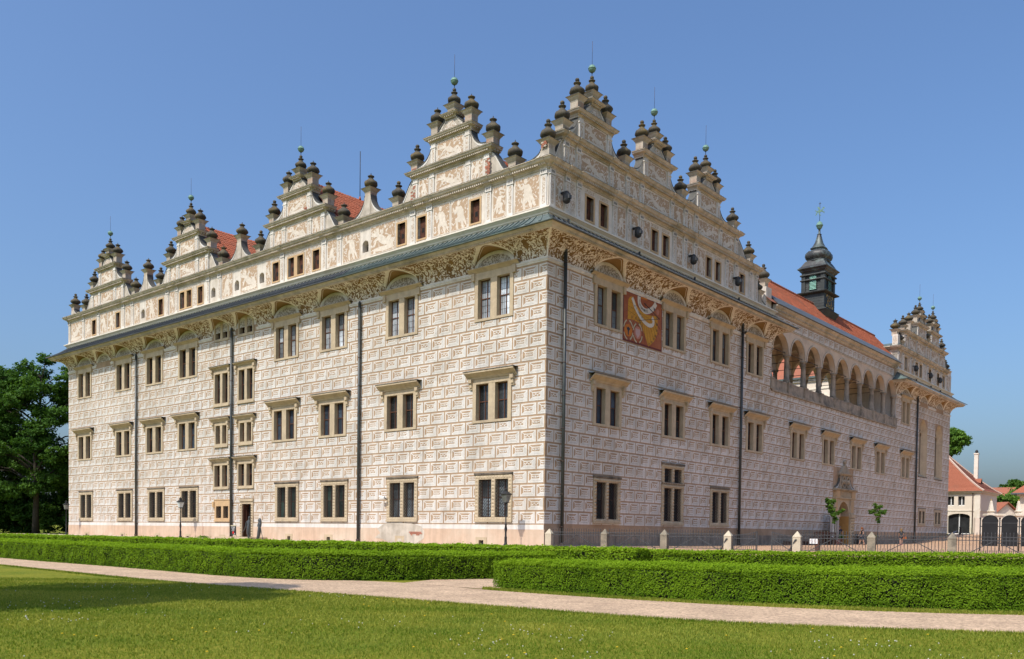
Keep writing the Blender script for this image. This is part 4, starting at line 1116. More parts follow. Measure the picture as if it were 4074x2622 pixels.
for k in range(9): z0 = 25.95 + k * .24; rect_lathe(b, [(-.12, z0), (-.105, z0 + .01), (-.12, z0 + .235)], m_tower)
for sx in (-1, 1):
    for sy in (-1, 1): b.box(sx * hx - .2 * sx - .2 if sx > 0 else -hx, hx if sx > 0 else -hx + .4, hy - .4 if sy > 0 else -hy, hy if sy > 0 else -hy + .4, 25.95, 27.75, m_tower)
for z0, o in ((27.05, .08), (27.55, .1)): rect_lathe(b, [(-.05, z0 - .06), (o, z0 - .04), (o + .03, z0 + .03), (o, z0 + .1), (-.1, z0 + .14)], m_tower)
rect_lathe(b, [(-.06, 27.7), (.0, 27.85), (.14, 27.98), (.16, 28.05), (.32, 28.18), (.34, 28.22), (.05, 28.5), (-.12, 28.8), (-.28, 29.05)], m_dome)
inst('tower_body', b.mesh('tower_body'), tw)
def oval(mb, prof, m, n=24):
    i0 = len(mb.v); mi = mb.mi(m)
    for r, z in prof:
        for k in range(n):
            a = 2 * PI * k / n + PI / n; q_ = 1 / max(abs(math.cos(a)), abs(math.sin(a))) ** .45; bul = 1 + .06 * abs(math.cos(4 * a))
            mb.v.append((r * q_ * math.cos(a) * bul * .92, r * q_ * math.sin(a) * bul * 1.08, z))
    for j in range(len(prof) - 1):
        for k in range(n):
            k2 = (k + 1) % n; mb.f.append((i0 + j * n + k, i0 + j * n + k2, i0 + (j + 1) * n + k2, i0 + (j + 1) * n + k)); mb.m.append(mi); mb.sm.append(True)
b = MB()
oval(b, [(1.0, 29.0), (1.1, 29.06), (1.1, 29.12), (.95, 29.16), (1.16, 29.3), (1.25, 29.55), (1.22, 29.85), (1.0, 30.1), (.7, 30.2), (.66, 30.3), (.78, 30.36), (.8, 30.42), (.72, 30.46), (.55, 30.7), (.38, 31.05), (.27, 31.45), (.2, 31.75), (.17, 31.8), (.22, 31.85), (.2, 31.9), (.1, 31.93), (.09, 32.35), (.12, 32.38)], m_dome)
inst('onion_dome', b.mesh('onion_dome'), tw)
b = MB(); b.lathe([(.1, 32.35), (.24, 32.5), (.3, 32.7), (.35, 32.74), (.35, 32.8), (.3, 32.84), (.26, 33.0), (.14, 33.12), (.05, 33.2)], m_verd, 14); b.tube([(0, 0, 33.1), (0, 0, 35.1)], .025, m_iron); b.bar((-.12, 0, 34.95), (.12, 0, 34.95), .02, m_iron); inst('spire_ball', b.mesh('spire_ball'), tw)
b = MB()        # winged horse weather vane
ell = lambda xc, zc, a, c_, r, th=.03: b.prism([(xc + a * math.cos(t) * math.cos(r) - c_ * math.sin(t) * math.sin(r), zc + a * math.cos(t) * math.sin(r) + c_ * math.sin(t) * math.cos(r)) for t in [2 * PI * k / 10 for k in range(10)]], -th, th, m_verd)
ell(0, 34.2, .27, .13, .15); ell(.27, 34.4, .17, .07, 1.0); ell(.38, 34.52, .11, .05, -.5); ell(-.1, 34.48, .2, .08, 2.2); ell(-.28, 34.02, .18, .055, 1.1); ell(-.34, 33.86, .12, .04, -1.9 + PI); ell(.3, 34.14, .16, .04, -.3); ell(.38, 34.05, .1, .03, -1.0); ell(-.05, 33.95, .14, .05, 1.9); ell(.05, 33.82, .1, .03, -.6); ell(-.33, 34.2, .15, .04, 2.4)
o = inst('weather_vane', b.mesh('weather_vane'), tw); o.rotation_euler = (0, 0, math.radians(25))
for (ax, d) in ((0, -1), (1, 1)):      # arched louvres: ax 0 = front face (-y), 1 = side face (+x)
    b = MB(); W = .36 if ax == 0 else .42; n = 10
    arc = [(W * math.cos(PI * k / n), 27.28 + W * math.sin(PI * k / n)) for k in range(n + 1)]
    out = [(W + .08) * 1.0 for _ in range(1)]
    b.prism([(-W, 26.05), (W, 26.05)] + arc, -.02, .0, m_black)
    for k in range(11):
        z0 = 26.1 + k * .132; ww = W if z0 < 27.28 else math.sqrt(max(.0, W * W - (z0 - 27.28) ** 2))
        if ww > .08: b.hexa([(-ww, -.09, z0), (ww, -.09, z0), (ww, -.02, z0 + .07), (-ww, -.02, z0 + .07), (-ww, -.09, z0 + .02), (ww, -.09, z0 + .02), (ww, -.02, z0 + .09), (-ww, -.02, z0 + .09)], m_louvre)
    for a, c_ in zip([(W, 26.05)] + arc, arc + [(-W, 26.05)]): b.bar((a[0], -.06, a[1]), (c_[0], -.06, c_[1]), .035, m_tower)
    o = inst('louvre', b.mesh('louvre'), tw, (0, -hy + .1, 0) if ax == 0 else (hx - .1, 0, 0), 0 if ax == 0 else FR)
b = MB(); b.box(-.85, .85, -.03, 0, 24.3, 25.55, m_blackpaint)       # clock face
def ring(mb, r0, r1, y, z, m, n=32):
    for k in range(n):
        a, c_ = 2 * PI * k / n, 2 * PI * (k + 1) / n; mb.poly([(r0 * math.cos(a), y, z + r0 * math.sin(a)), (r1 * math.cos(a), y, z + r1 * math.sin(a)), (r1 * math.cos(c_), y, z + r1 * math.sin(c_)), (r0 * math.cos(c_), y, z + r0 * math.sin(c_))], m)
ring(b, .60, .63, -.036, 24.93, m_gold); ring(b, .34, .37, -.036, 24.93, m_gold)
for k in range(12):
    a = PI / 2 - k * PI / 6; c_, s_ = math.cos(a), math.sin(a); nstroke = [2, 1, 2, 3, 3, 1, 2, 3, 4, 3, 1, 2][k]
    for q_ in range(nstroke):
        o_ = (q_ - (nstroke - 1) / 2) * .05; b.bar((c_ * .40 - s_ * o_, -.04, 24.93 + s_ * .40 + c_ * o_), (c_ * .57 - s_ * o_, -.04, 24.93 + s_ * .57 + c_ * o_), .014, m_gold, .006)
for sx in (-1, 1):
    for sz in (-1, 1): b.poly([(sx * .84, -.035, 24.93 + sz * .6), (sx * .5, -.035, 24.93 + sz * .6), (sx * .84, -.035, 24.93 + sz * .28)], m_gold)
b.bar((0, -.05, 24.93), (.1, -.05, 25.25), .022, m_gold, .008); b.bar((0, -.05, 24.93), (-.38, -.05, 25.1), .018, m_gold, .008)
inst('clock_face', b.mesh('clock_face'), tw, (hx - .015, 0, 0), FR)

# ------------------------------------------------------------------ sundial, portal, chapel windows, pipes
m_sd_red = mat('sundial_rust_red', (.30, .088, .040), (.25, .072, .033), 3., stain=(.36, .13, .06), stain_s=.4)
m_sd_dark = mat('sundial_border', (.14, .035, .032), None, 3.)
m_sd_yel = mat('sundial_ochre', (.52, .26, .035), (.45, .21, .03), 3.)
m_sd_white = mat('sundial_white', (.62, .57, .49), (.55, .5, .43), 4.)
m_sd_cream = mat('sundial_cream', (.47, .42, .28), None, 4.)
m_sd_or = mat('sundial_orange', (.52, .17, .03), None, 4.); m_sd_pink = mat('sundial_pink', (.46, .19, .13), None, 4.)
sd = inst('sundial', None, castle, (0, 7.93, 14.13), FR)
SW, SH = 4.83, 3.28
def sdu(px, py):      # from the skewed view of the dial to its own width and height
    t = (px - 155) / (1075 - 155); yt, yb = 60 + t * 300, 1230 + t * 280; return (t * SW, SH * (1 - (py - yt) / (yb - yt)))
b = MB(); b.box(0, SW, -.03, 0, 0, SH, m_sd_dark); b.poly([(.09, -.032, .11), (SW - .09, -.032, .11), (SW - .09, -.032, SH - .11), (.09, -.032, SH - .11)], m_sd_red); inst('dial_plate', b.mesh('dial_plate'), sd)
def flat(name, P, y, m):
    b = MB(); b.poly([(x, -y, z) for x, z in P], m); return inst(name, b.mesh(name), sd)
flat('ochre_field', [sdu(*p) for p in ((262, 310), (300, 240), (350, 225), (378, 250), (420, 330), (470, 450), (560, 560), (700, 640), (965, 670), (965, 1060), (900, 1240), (830, 1320), (745, 1385), (650, 1090), (590, 940), (500, 820), (380, 765), (255, 745))], .038, m_sd_yel)
def ribbon(name, pts, w_, y, m):
    b = MB(); P = [Vector((*sdu(*p), 0)) for p in pts]
    # smooth
    for _ in range(2):
        Q = [P[0]]
        for a, c_ in zip(P[:-1], P[1:]): Q += [a * .75 + c_ * .25, a * .25 + c_ * .75]
        P = Q + [P[-1]]
    E_ = []
    for i, p in enumerate(P):
        d = (P[min(i + 1, len(P) - 1)] - P[max(i - 1, 0)]).normalized(); n_ = Vector((-d.y, d.x, 0)) * w_ / 2; E_.append((p + n_, p - n_))
    for (a, a2), (c_, c2) in zip(E_[:-1], E_[1:]): b.poly([(a.x, -y, a.y), (c_.x, -y, c_.y), (c2.x, -y, c2.y), (a2.x, -y, a2.y)], m)
    return inst(name, b.mesh(name), sd)
ribbon('hour_band', [(510, 215), (505, 330), (540, 440), (620, 540), (690, 565), (780, 540), (860, 470), (915, 365)], .36, .045, m_sd_white)
ribbon('motto_band', [(350, 255), (385, 350), (420, 470), (500, 620), (570, 730), (660, 830), (760, 900), (850, 880), (865, 780), (820, 700)], .26, .05, m_sd_white)
def shield(px, py, rx, rz_, m):
    x, z = sdu(px, py); return [(x + rx * math.cos(t), z + rz_ * math.sin(t)) for t in [2 * PI * k / 20 for k in range(20)]]
flat('shield', shield(272, 1010, .47, .40, None), .046, m_sd_or); flat('shield', shield(488, 1065, .45, .42, None), .046, m_sd_pink)
for cx_, cy_ in ((272, 1000), (488, 1075)):
    x, z = sdu(cx_, cy_)
    for a0 in (.35, 1.95, 3.5, 5.1):
        b = MB()
        for k in range(6):
            t0, t1 = a0 + k * .17, a0 + (k + 1) * .17; b.poly([(x + .5 * math.cos(t0), -.048, z + .58 * math.sin(t0)), (x + .6 * math.cos(t0), -.048, z + .68 * math.sin(t0)), (x + .6 * math.cos(t1), -.048, z + .68 * math.sin(t1)), (x + .5 * math.cos(t1), -.048, z + .58 * math.sin(t1))], m_sd_cream)
        inst('cream_scroll', b.mesh('cream_scroll'), sd)
flat('bull_head', [(sdu(272, 1010)[0] + x, sdu(272, 1010)[1] + z) for x, z in ((-.24, .22), (-.1, .14), (-.06, .22), (.06, .22), (.1, .14), (.24, .2), (.16, .04), (.08, -.02), (.05, -.26), (0, -.34), (-.06, -.26), (-.08, -.02), (-.16, .05))], .052, m_blackpaint)
flat('crest', [(sdu(488, 1065)[0] + x, sdu(488, 1065)[1] + z) for x, z in ((-.28, .25), (.28, .25), (.26, -.1), (0, -.36), (-.26, -.1))], .052, mat('crest_silver', (.5, .33, .31), None, 30.))
flat('date_cartouche', [sdu(*p) for p in ((545, 175), (570, 150), (640, 150), (690, 200), (705, 300), (555, 262))], .046, m_sd_or)
flat('small_emblem', [sdu(*p) for p in ((925, 520), (960, 490), (1000, 540), (990, 620), (955, 645), (930, 610))], .046, m_sd_pink); flat('pointer', [sdu(*p) for p in ((850, 450), (890, 490), (885, 545), (865, 540))], .055, m_greyiron)
b = MB()
g0 = sdu(630, 370)
b.bar((g0[0], -.06, g0[1]), (sdu(870, 800)[0], -.5, sdu(870, 800)[1] + .1), .016, m_iron); b.bar((sdu(870, 790)[0], -.5, sdu(870, 790)[1] + .1), (sdu(520, 775)[0], -.05, sdu(520, 775)[1]), .014, m_iron)
inst('gnomon', b.mesh('gnomon'), sd)
b = MB(); ox, oz = g0
for k in range(15):
    a = -2.75 + k * .155; r0, r1 = 1.25, 2.6
    p0, p1 = (ox + r0 * math.cos(a), oz + r0 * math.sin(a)), (ox + r1 * math.cos(a), oz + r1 * math.sin(a))
    p1 = (max(.1, min(SW - .1, p1[0])), max(.1, p1[1])); b.bar((p0[0], -.041, p0[1]), (p1[0], -.041, p1[1]), .006, m_iron, .002)
for k in (0, 1, 2): b.bar((sdu(262, 330 + 110 * k)[0], -.041, sdu(262, 330 + 110 * k)[1]), (sdu(965, 690 + 160 * k)[0], -.041, sdu(965, 690 + 160 * k)[1]), .006, m_iron, .002)
inst('hour_lines', b.mesh('hour_lines'), sd)
def letters(txt, parent, loc, size, m, rot=(PI / 2, 0, 0), name='lettering'):
    cu = bpy.data.curves.new(name, 'FONT'); cu.body = txt; cu.size = size; cu.align_x = 'CENTER'; cu.align_y = 'CENTER'
    t = bpy.data.objects.new(name, cu); me = bpy.data.meshes.new_from_object(t); bpy.data.objects.remove(t); me.materials.clear(); me.materials.append(m)
    o = inst(name, me, parent, loc); o.rotation_euler = rot; return o
for t, px, py, s in (('5', 515, 325, .26), ('6', 525, 405, .26), ('7', 545, 445, .26), ('8', 565, 485, .26), ('9', 590, 510, .26), ('10', 618, 533, .24), ('11', 640, 545, .24), ('12', 660, 552, .24), ('1', 680, 556, .24), ('2', 705, 555, .26), ('11', 350, 700, .24), ('12', 440, 735, .24), ('13', 495, 770, .24), ('14', 535, 830, .22), ('15', 580, 900, .22), ('13', 940, 720, .24), ('20', 938, 865, .24), ('21', 940, 1010, .22), ('20', 905, 1140, .22), ('19', 870, 1210, .22), ('18', 815, 1285, .22), ('17', 755, 1335, .24), ('1774', 628, 212, .26)):
    x, z = sdu(px, py); letters(t, sd, (x, -.058, z), s, m_iron, name='numeral')
for k, t in enumerate('M·VI·VAN·IM·I'):
    px, py = 410 + k * 17.5, 450 + k * 26; x, z = sdu(px, py); letters(t, sd, (x, -.058, z), .2, m_iron, name='letter')

# chapel windows
for a, b_ in GOTH:
    mb = MB(); c = (a + b_) / 2; hw = (b_ - a) / 2; zs = 13.6; zt = 15.8; n = 10
    R_ = ((zt - zs) ** 2 + hw ** 2) / (2 * hw)
    right = [(c + hw - R_ + R_ * math.cos(t), zs + R_ * math.sin(t)) for t in [math.asin((zt - zs) / R_) * k / n for k in range(n + 1)]]
    left = [(2 * c - x, z) for x, z in reversed(right)]
    arc = right + left[1:]
    for (xa, za), (xb, zb) in zip(arc[:-1], arc[1:]):
        mb.poly([(xa, 0, za), (xb, 0, zb), (xb, 0, 15.82), (xa, 0, 15.82)], m_tan)
    out = [(b_, 8.88)] + arc + [(a, 8.88)]
    for (xa, za), (xb, zb) in zip(out[:-1], out[1:]): mb.poly([(xa, -.02, za), (xb, -.02, zb), (c + (xb - c) * .55, .55, zb if zb < 9 else zb - .3), (c + (xa - c) * .55, .55, za if za < 9 else za - .3)], m_sand)
    mb.poly([(a, -.02, 8.88), (b_, -.02, 8.88), (c + hw * .55, .55, 9.3), (c - hw * .55, .55, 9.3)], m_sand)
    mb.box(a - .05, b_ + .05, -.08, 0, 8.78, 8.9, m_darkstone)
    gw = fpart('chapel_window', mb, 'R')
    mb = MB(); mb.poly([(c - hw, .56, 8.9), (c + hw, .56, 8.9), (c + hw, .56, 15.6), (c - hw, .56, 15.6)], m_glass); fpart('pane', mb, 'R', parent=gw)
    mb = MB(); mb.box(c - .06, c + .06, .42, .55, 9.1, 14.3, m_sand)
    for s in (-1, 1):
        arc2 = [(c + s * hw * .28 + hw * .27 * math.cos(t), 13.9 + .5 * math.sin(t)) for t in [PI * k / 8 for k in range(9)]]
        for p0, p1 in zip(arc2[:-1], arc2[1:]): mb.bar((p0[0], .48, p0[1]), (p1[0], .48, p1[1]), .05, m_sand)
    fpart('tracery', mb, 'R', parent=gw)
m_portal = mat('portal_stone', (.40, .325, .235), (.29, .235, .165), 3., stain=(.17, .145, .11), stain_s=1.1, bump=.4)
# portal
po = inst('portal', None, castle, (0, 0, 0), FR); pc = 47.68; zg = .55
mb = MB(); n = 16; r = 1.42
arc = [(pc + r * math.cos(PI * k / n), 3.55 + 1.42 * math.sin(PI * k / n)) for k in range(n + 1)]
mb.prism([(45.95, 3.55), (45.95, 5.25), (49.4, 5.25), (49.4, 3.55)] + arc, -.12, .9, m_sand)
for (xa, za), (xb, zb) in zip(arc[:-1], arc[1:]): mb.poly([(xa, .9, za), (xb, .9, zb), (xb, 3.2, zb), (xa, 3.2, za)], m_ochre)
for x in (pc - r, pc + r): mb.poly([(x, -.12, zg), (x, 3.2, zg), (x, 3.2, 3.55), (x, -.12, 3.55)], m_ochre)
for s in (-1, 1):
    x0, x1 = (45.05, 46.1) if s < 0 else (49.26, 50.35)
    mb.box(x0, x1, -.3, .0, zg, 1.5, m_sand); mb.box(x0 - .05, x1 + .05, -.36, 0, 3.42, 3.75, m_sand); mb.box(x0 + .02, x1 - .02, -.24, .0, 1.5, 3.42, m_sand)
    mb.box(x0 + .05, x1 - .05, -.2, 0, 3.75, 5.25, m_sand); mb.box(x0 + .25, x1 - .25, -.22, -.2, 3.95, 5.05, m_sand_o)
    for k in range(6):
        for j in range(2):
            xc = x0 + .27 + j * .5; zc = 1.68 + k * .31
            b_ = [(xc - .22, -.245, zc - .14), (xc + .22, -.245, zc - .14), (xc + .22, -.245, zc + .14), (xc - .22, -.245, zc + .14)]
            for i in range(4): mb.poly([b_[i], b_[(i + 1) % 4], (xc, -.42, zc)], m_sand)
inst('portal_frame', mb.mesh('portal_frame'), po)
mb = MB(); mb.box(pc - 2, pc + 2, 3.2, 3.3, zg, 5.2, m_black); inst('dark_passage_end', mb.mesh('dark_passage_end'), po)  # black sheet closes the arch, standing in for darkness farther in
mb = MB(); mb.box(pc - 1.4, pc - 1.3, .7, 3.1, zg, 3.5, m_blackpaint); inst('door_leaf', mb.mesh('door_leaf'), po)
mb = MB(); mb.box(44.95, 50.45, -.32, 0, 5.25, 5.35, m_sand); mb.box(45.1, 46.1, -.34, 0, 5.35, 6.0, m_sand_o); mb.box(49.3, 50.3, -.34, 0, 5.35, 6.0, m_sand_o); mb.box(46.1, 49.3, -.2, 0, 5.35, 6.0, m_sand)
for k in range(9):
    x = 46.35 + k * .34; mb.prism([(x - .09, 5.4), (x + .05 + (k - 4) * .02, 5.4), (x + .09 + (k - 4) * .05, 5.98), (x - .09 + (k - 4) * .05, 5.98)], -.26, -.19, m_sand)
mb.sweep([(0, 6.0), (.36, 6.0), (.5, 6.12), (.5, 6.2), (0, 6.28)], 44.9, 50.5, m_portal); inst('entablature', mb.mesh('entablature'), po)
mb = MB(); mb.box(46.3, 49.06, -.2, 0, 6.25, 7.55, m_portal)
for s in (-1, 1): add_volute(mb, [(pc + s * x, z) for x, z in concave(1.35, 7.5, 2.45, 6.35)], 6.25, -.16, 0, m_portal)
mb.sweep([(0, 7.5), (.26, 7.52), (.42, 7.66), (.42, 7.74), (0, 7.8)], 46.1, 49.26, m_portal); mb.prism([(46.4, 7.75), (48.96, 7.75), (pc + .3, 8.5), (pc - .3, 8.5)], -.24, 0, m_portal)
for s in (-.55, .55):
    for k in range(16):
        t0, t1 = 2 * PI * k / 16, 2 * PI * (k + 1) / 16; mb.bar((pc + s + .42 * math.cos(t0), -.24, 6.9 + .52 * math.sin(t0)), (pc + s + .42 * math.cos(t1), -.24, 6.9 + .52 * math.sin(t1)), .06, m_portal)
    mb.lathe([(.2, -.2), (.26, 0), (.2, .2)], m_portal, 10, (pc + s, -.2, 6.9))
inst('crest_panel', mb.mesh('crest_panel'), po)
mb = MB(); mb.lathe([(.2, 0), (.12, .1), (.1, .2), (.2, .32), (.2, .42), (.08, .55)], m_portal, 10, (pc, -.12, 8.5)); inst('stone_finial', mb.mesh('stone_finial'), po)
# downpipes
for side, u, zt in (('L', -48.5, 17.7), ('L', -32.55, 17.9), ('L', -16.5, 17.5), ('R', 1.5, 18.4), ('R', 24.75, 18.3), ('R', 70.8, 18.3)):
    mb = MB(); mb.tube([(u, -.19, .75), (u, -.19, zt - .25)], .105, m_pipe, 10); mb.lathe([(.105, 0), (.11, .12), (.06, .28)], m_pipe, 10, (u, -.19, zt - .25)); mb.tube([(u, -.19, .72), (u, -.24, .95)], .125, m_pipe2, 10)
    z = 1.9
    while z < zt - .5: mb.lathe([(.118, 0), (.118, .05)], m_pipe2, 10, (u, -.19, z)); mb.bar((u, -.1, z), (u, 0, z), .02, m_iron); z += 1.95
    fpart('downpipe', mb, side)
# floodlights on the shaded attic, camera by a ground floor window
for u in (1.2, 8.95, 16.3, 23.3, 69.0, 74.9, 79.0):
    mb = MB(); mb.lathe([(.06, -.36), (.19, -.28), (.23, -.2), (.23, .2), (.16, .22), (.16, .3)], m_iron, 12, (u, -.42, 21.2)); mb.box(u - .09, u + .09, -.5, .0, 21.46, 21.56, m_iron); mb.box(u - .12, u + .12, -.70, -.55, 21.1, 21.3, m_greyiron)
    fpart('floodlight', mb, 'R'); mb = MB(); mb.bar((u + .2, -.42, 19.6), (u + .2, -.42, 20.0), .06, m_iron); fpart('vent_pipe', mb, 'R')
mb = MB(); mb.obox((-13.75, -.42, 3.87), (.26, 0, -.04), (0, .06, 0), (.01, 0, .06), m_signwhite); mb.bar((-13.6, -.4, 3.8), (-13.55, 0, 3.65), .03, m_greyiron); fpart('security_camera', mb, 'L')
# damaged plaster with bare bricks under a ground floor window
mb = MB()
P = [(-14.9, 1.05), (-14.1, 1.0), (-13.2, .72), (-10.6, .74), (-10.0, 1.1), (-9.95, 1.55), (-10.3, 1.9), (-11.2, 2.06), (-13.2, 2.12), (-13.9, 2.04), (-14.6, 1.7), (-14.3, 1.4)]
mb.prism(P, -.062, -.045, m_oldplaster); dmg = fpart('bare_patch', mb, 'L')
for j in range(3):
    for i in range(7):
        if (i, j) in ((0, 0), (2, 0), (6, 0), (3, 0)): continue
        x = -11.4 + i * .17 + (j % 2) * .08; bk = MB(); bk.box(x, x + .15, -.078, -.06, 1.28 + j * .085, 1.28 + j * .085 + .07, m_brickred); fpart('brick', bk, 'L', parent=dmg)
# bare bricks on weathered gables
for (x, z, n) in ((-4.75, 23.4, 9), (-11.35, 23.4, 8), (-.35, 23.9, 3), (-23.0, 25.3, 2), (-11.3, 25.2, 2)):
    for j in range(n):
        for i in range(2): 
            bk = MB(); xx = x + i * .2 + (j % 2) * .06 - .18; bk.box(xx, xx + .185, -.09, -.06, z + j * .11, z + j * .11 + .09, m_brickred if rnd.random() < .45 else m_oldplaster); fpart('brick', bk, 'L')
# ------------------------------------------------------------------ ground
m_lawn = None
def lawn_mat():
    m, nt, b = _new('lawn_grass'); vec = _pos(nt)
    c1 = _ramp(nt, _noise(nt, vec, 9., 6, .7), [(.3, (.11, .15, .013)), (.5, (.19, .205, .025)), (.72, (.31, .285, .055))])
    c2 = _ramp(nt, _noise(nt, vec, .55, 5, .6, .5), [(.3, (.62, .78, .6)), (.7, (1.22, 1.08, 1.0))])
    col = _mix(nt, 1., c1, c2, 'MULTIPLY')
    fine = _ramp(nt, _noise(nt, _pos(nt, (1, 1, .2)), 60., 2, .7), [(.3, (.55, .6, .5)), (.7, (1.25, 1.22, 1.1))])
    col = _mix(nt, 1., col, fine, 'MULTIPLY'); nt.links.new(col, b.inputs['Base Color']); b.inputs['Roughness'].default_value = .95; b.inputs['Specular IOR Level'].default_value = .1
    _bump(nt, b, _noise(nt, vec, 45., 4, .7), .6, .05); return m
m_lawn = lawn_mat()
def gravel_mat(name, c, c2, s):
    m, nt, b = _new(name); vec = _pos(nt)
    v = _node(nt, 'ShaderNodeTexVoronoi'); v.inputs['Scale'].default_value = s; nt.links.new(vec, v.inputs['Vector'])
    sep = _node(nt, 'ShaderNodeSeparateColor'); nt.links.new(v.outputs['Color'], sep.inputs[0])
    col = _ramp(nt, sep.outputs[0], [(.1, mul(c2, .8)), (.5, c), (.95, mul(c, 1.25))])
    big = _ramp(nt, _noise(nt, vec, .8, 5, .65), [(.35, (.82, .80, .78)), (.65, (1.08, 1.07, 1.05))])
    nt.links.new(_mix(nt, 1., col, big, 'MULTIPLY'), b.inputs['Base Color']); b.inputs['Roughness'].default_value = .95
    _bump(nt, b, v.outputs['Distance'], .5, .03); return m
m_gravel = gravel_mat('pale_gravel', (.485, .345, .225), (.39, .275, .18), 24.)
m_court = gravel_mat('pink_gravel', (.46, .29, .175), (.385, .24, .145), 16.)
def grid_mesh(name, xs, ys, zf, m):
    V_ = [(x, y, zf(x, y)) for y in ys for x in xs]; nx = len(xs)
    F = [(j * nx + i, j * nx + i + 1, (j + 1) * nx + i + 1, (j + 1) * nx + i) for j in range(len(ys) - 1) for i in range(nx - 1)]
    me = bpy.data.meshes.new(name); me.from_pydata(V_, [], F); me.materials.append(m); me.polygons.foreach_set('use_smooth', [True] * len(F)); return me
def lin(*segs):
    out = []
    for a, b_, st in segs: out += list(np.arange(a, b_, st))
    return [float(x) for x in out] + [float(segs[-1][1])]
xs = lin((-1500, -200, 260), (-200, -90, 11), (-90, 110, 2.), (110, 220, 11), (220, 1500, 256)); ys = lin((-400, -20, 95), (-20, 170, 2.), (170, 300, 13), (300, 3000, 450))
struct(inst('lawn', grid_mesh('lawn', xs, ys, gz, m_lawn)))
def sheet(name, outer, inner, dz, m, n=4):
    """strip between two world polylines, laid dz above the ground"""
    mb = MB()
    for (a, b_), (c, d) in zip(zip(outer[:-1], outer[1:]), zip(inner[:-1], inner[1:])):
        for k in range(n):
            t0, t1 = k / n, (k + 1) / n
            L_ = lambda p, q_, t: (p[0] + (q_[0] - p[0]) * t, p[1] + (q_[1] - p[1]) * t)
            P = [L_(a, b_, t0), L_(a, b_, t1), L_(c, d, t1), L_(c, d, t0)]
            mb.poly([(x, y, gz(x, y) + dz) for x, y in P], m)
    return mb.build(name)
def smooth(P, it=2):
    for _ in range(it):
        Q = [P[0]]
        for a, b_ in zip(P[:-1], P[1:]): Q += [(a[0] * .75 + b_[0] * .25, a[1] * .75 + b_[1] * .25), (a[0] * .25 + b_[0] * .75, a[1] * .25 + b_[1] * .75)]
        P = Q + [P[-1]]
    return P
near = smooth([(-40, 53.5), (-30, 44.2), (-20.5, 35.6), (-14.6, 30.0), (-10, 25.8), (-5, 22.3), (-.2, 18.7), (3.1, 16.25), (6.05, 15.2), (8.6, 14.8), (16, 13.6), (30, 12.4)])
far = smooth([(-36, 58), (-27, 48.6), (-19, 41), (-14, 34.9), (-8.6, 29.2), (-4.8, 27.9), (-2.5, 26.6), (-.8, 24.2), (4.0, 20.45), (7.7, 18.85), (11, 18.35), (20, 17.6), (34, 17)])
def arc_resample(P, n):
    d = [0]
    for a, b_ in zip(P[:-1], P[1:]): d.append(d[-1] + math.dist(a, b_))
    out = []
    for k in range(n):
        s_ = d[-1] * k / (n - 1); i = max(i for i in range(len(d)) if d[i] <= s_ + 1e-9); i = min(i, len(P) - 2)
        t = (s_ - d[i]) / max(1e-9, d[i + 1] - d[i]); out.append((P[i][0] + (P[i + 1][0] - P[i][0]) * t, P[i][1] + (P[i + 1][1] - P[i][1]) * t))
    return out
rp = random.Random(3)
jit = lambda P, a: [(x + rp.uniform(-a, a), y + rp.uniform(-a, a)) for x, y in P]
struct(sheet('gravel_path', jit(arc_resample(near, 220), .05), jit(arc_resample(far, 220), .08), .006, m_gravel, 1))
struct(sheet('gravel_path', [(-3.3, 26.9), (-1.6, 31.5), (2.0, 36)], [(-.6, 24.4), (1.2, 29.0), (6, 34)], .011, m_gravel, 6))
struct(sheet('bounce_gravel', arc_resample([(-38, 61.5), (-24, 46.4), (-14, 37.2), (-8, 31.2), (-3, 31.5), (2.0, 33.2)], 60), arc_resample([(-44, 66.5), (-34.5, 59.5), (-14.5, 46), (-2, 37.2), (1, 35.2), (4, 33.2)], 60), .01, m_gravel, 1))  # unseen gravel added between the hedges to bounce light under the eaves
struct(sheet('bounce_gravel', arc_resample([(2.0, 26.2), (6, 22.8), (11, 21.2), (30, 19.5)], 40), arc_resample([(4.5, 33.6), (9, 33.4), (16.4, 33.2), (30, 32.6)], 40), .01, m_gravel, 1))  # second unseen bounce sheet, behind the right hedge
cs = MB()
Ys = lin((-1.5, 140, 2.)); 
def court_pt(x, y): X, Y, _ = l2w(x, y); return (X, Y, gz(X, Y) + .03)
xs_c = lin((.06, 70, 2.5))
for i in range(len(xs_c) - 1):
    for j in range(len(Ys) - 1):
        cs.poly([court_pt(xs_c[i], Ys[j]), court_pt(xs_c[i + 1], Ys[j]), court_pt(xs_c[i + 1], Ys[j + 1]), court_pt(xs_c[i], Ys[j + 1])], m_court)
struct(cs.build('courtyard'))
m_pave = gravel_mat('pale_paving', (.56, .46, .36), (.48, .39, .31), 12.)
fp = MB()
for k in range(36):
    x0, x1 = -70 + k * 2, -68 + k * 2
    fp.poly([(*l2w(x0, -6.)[:2], .745), (*l2w(x1, -6.)[:2], .745), (*l2w(x1, -.05)[:2], .745), (*l2w(x0, -.05)[:2], .745)], m_pave)
struct(fp.build('pavement'))  # hidden by the hedges; widened and paled to bounce light up the wall

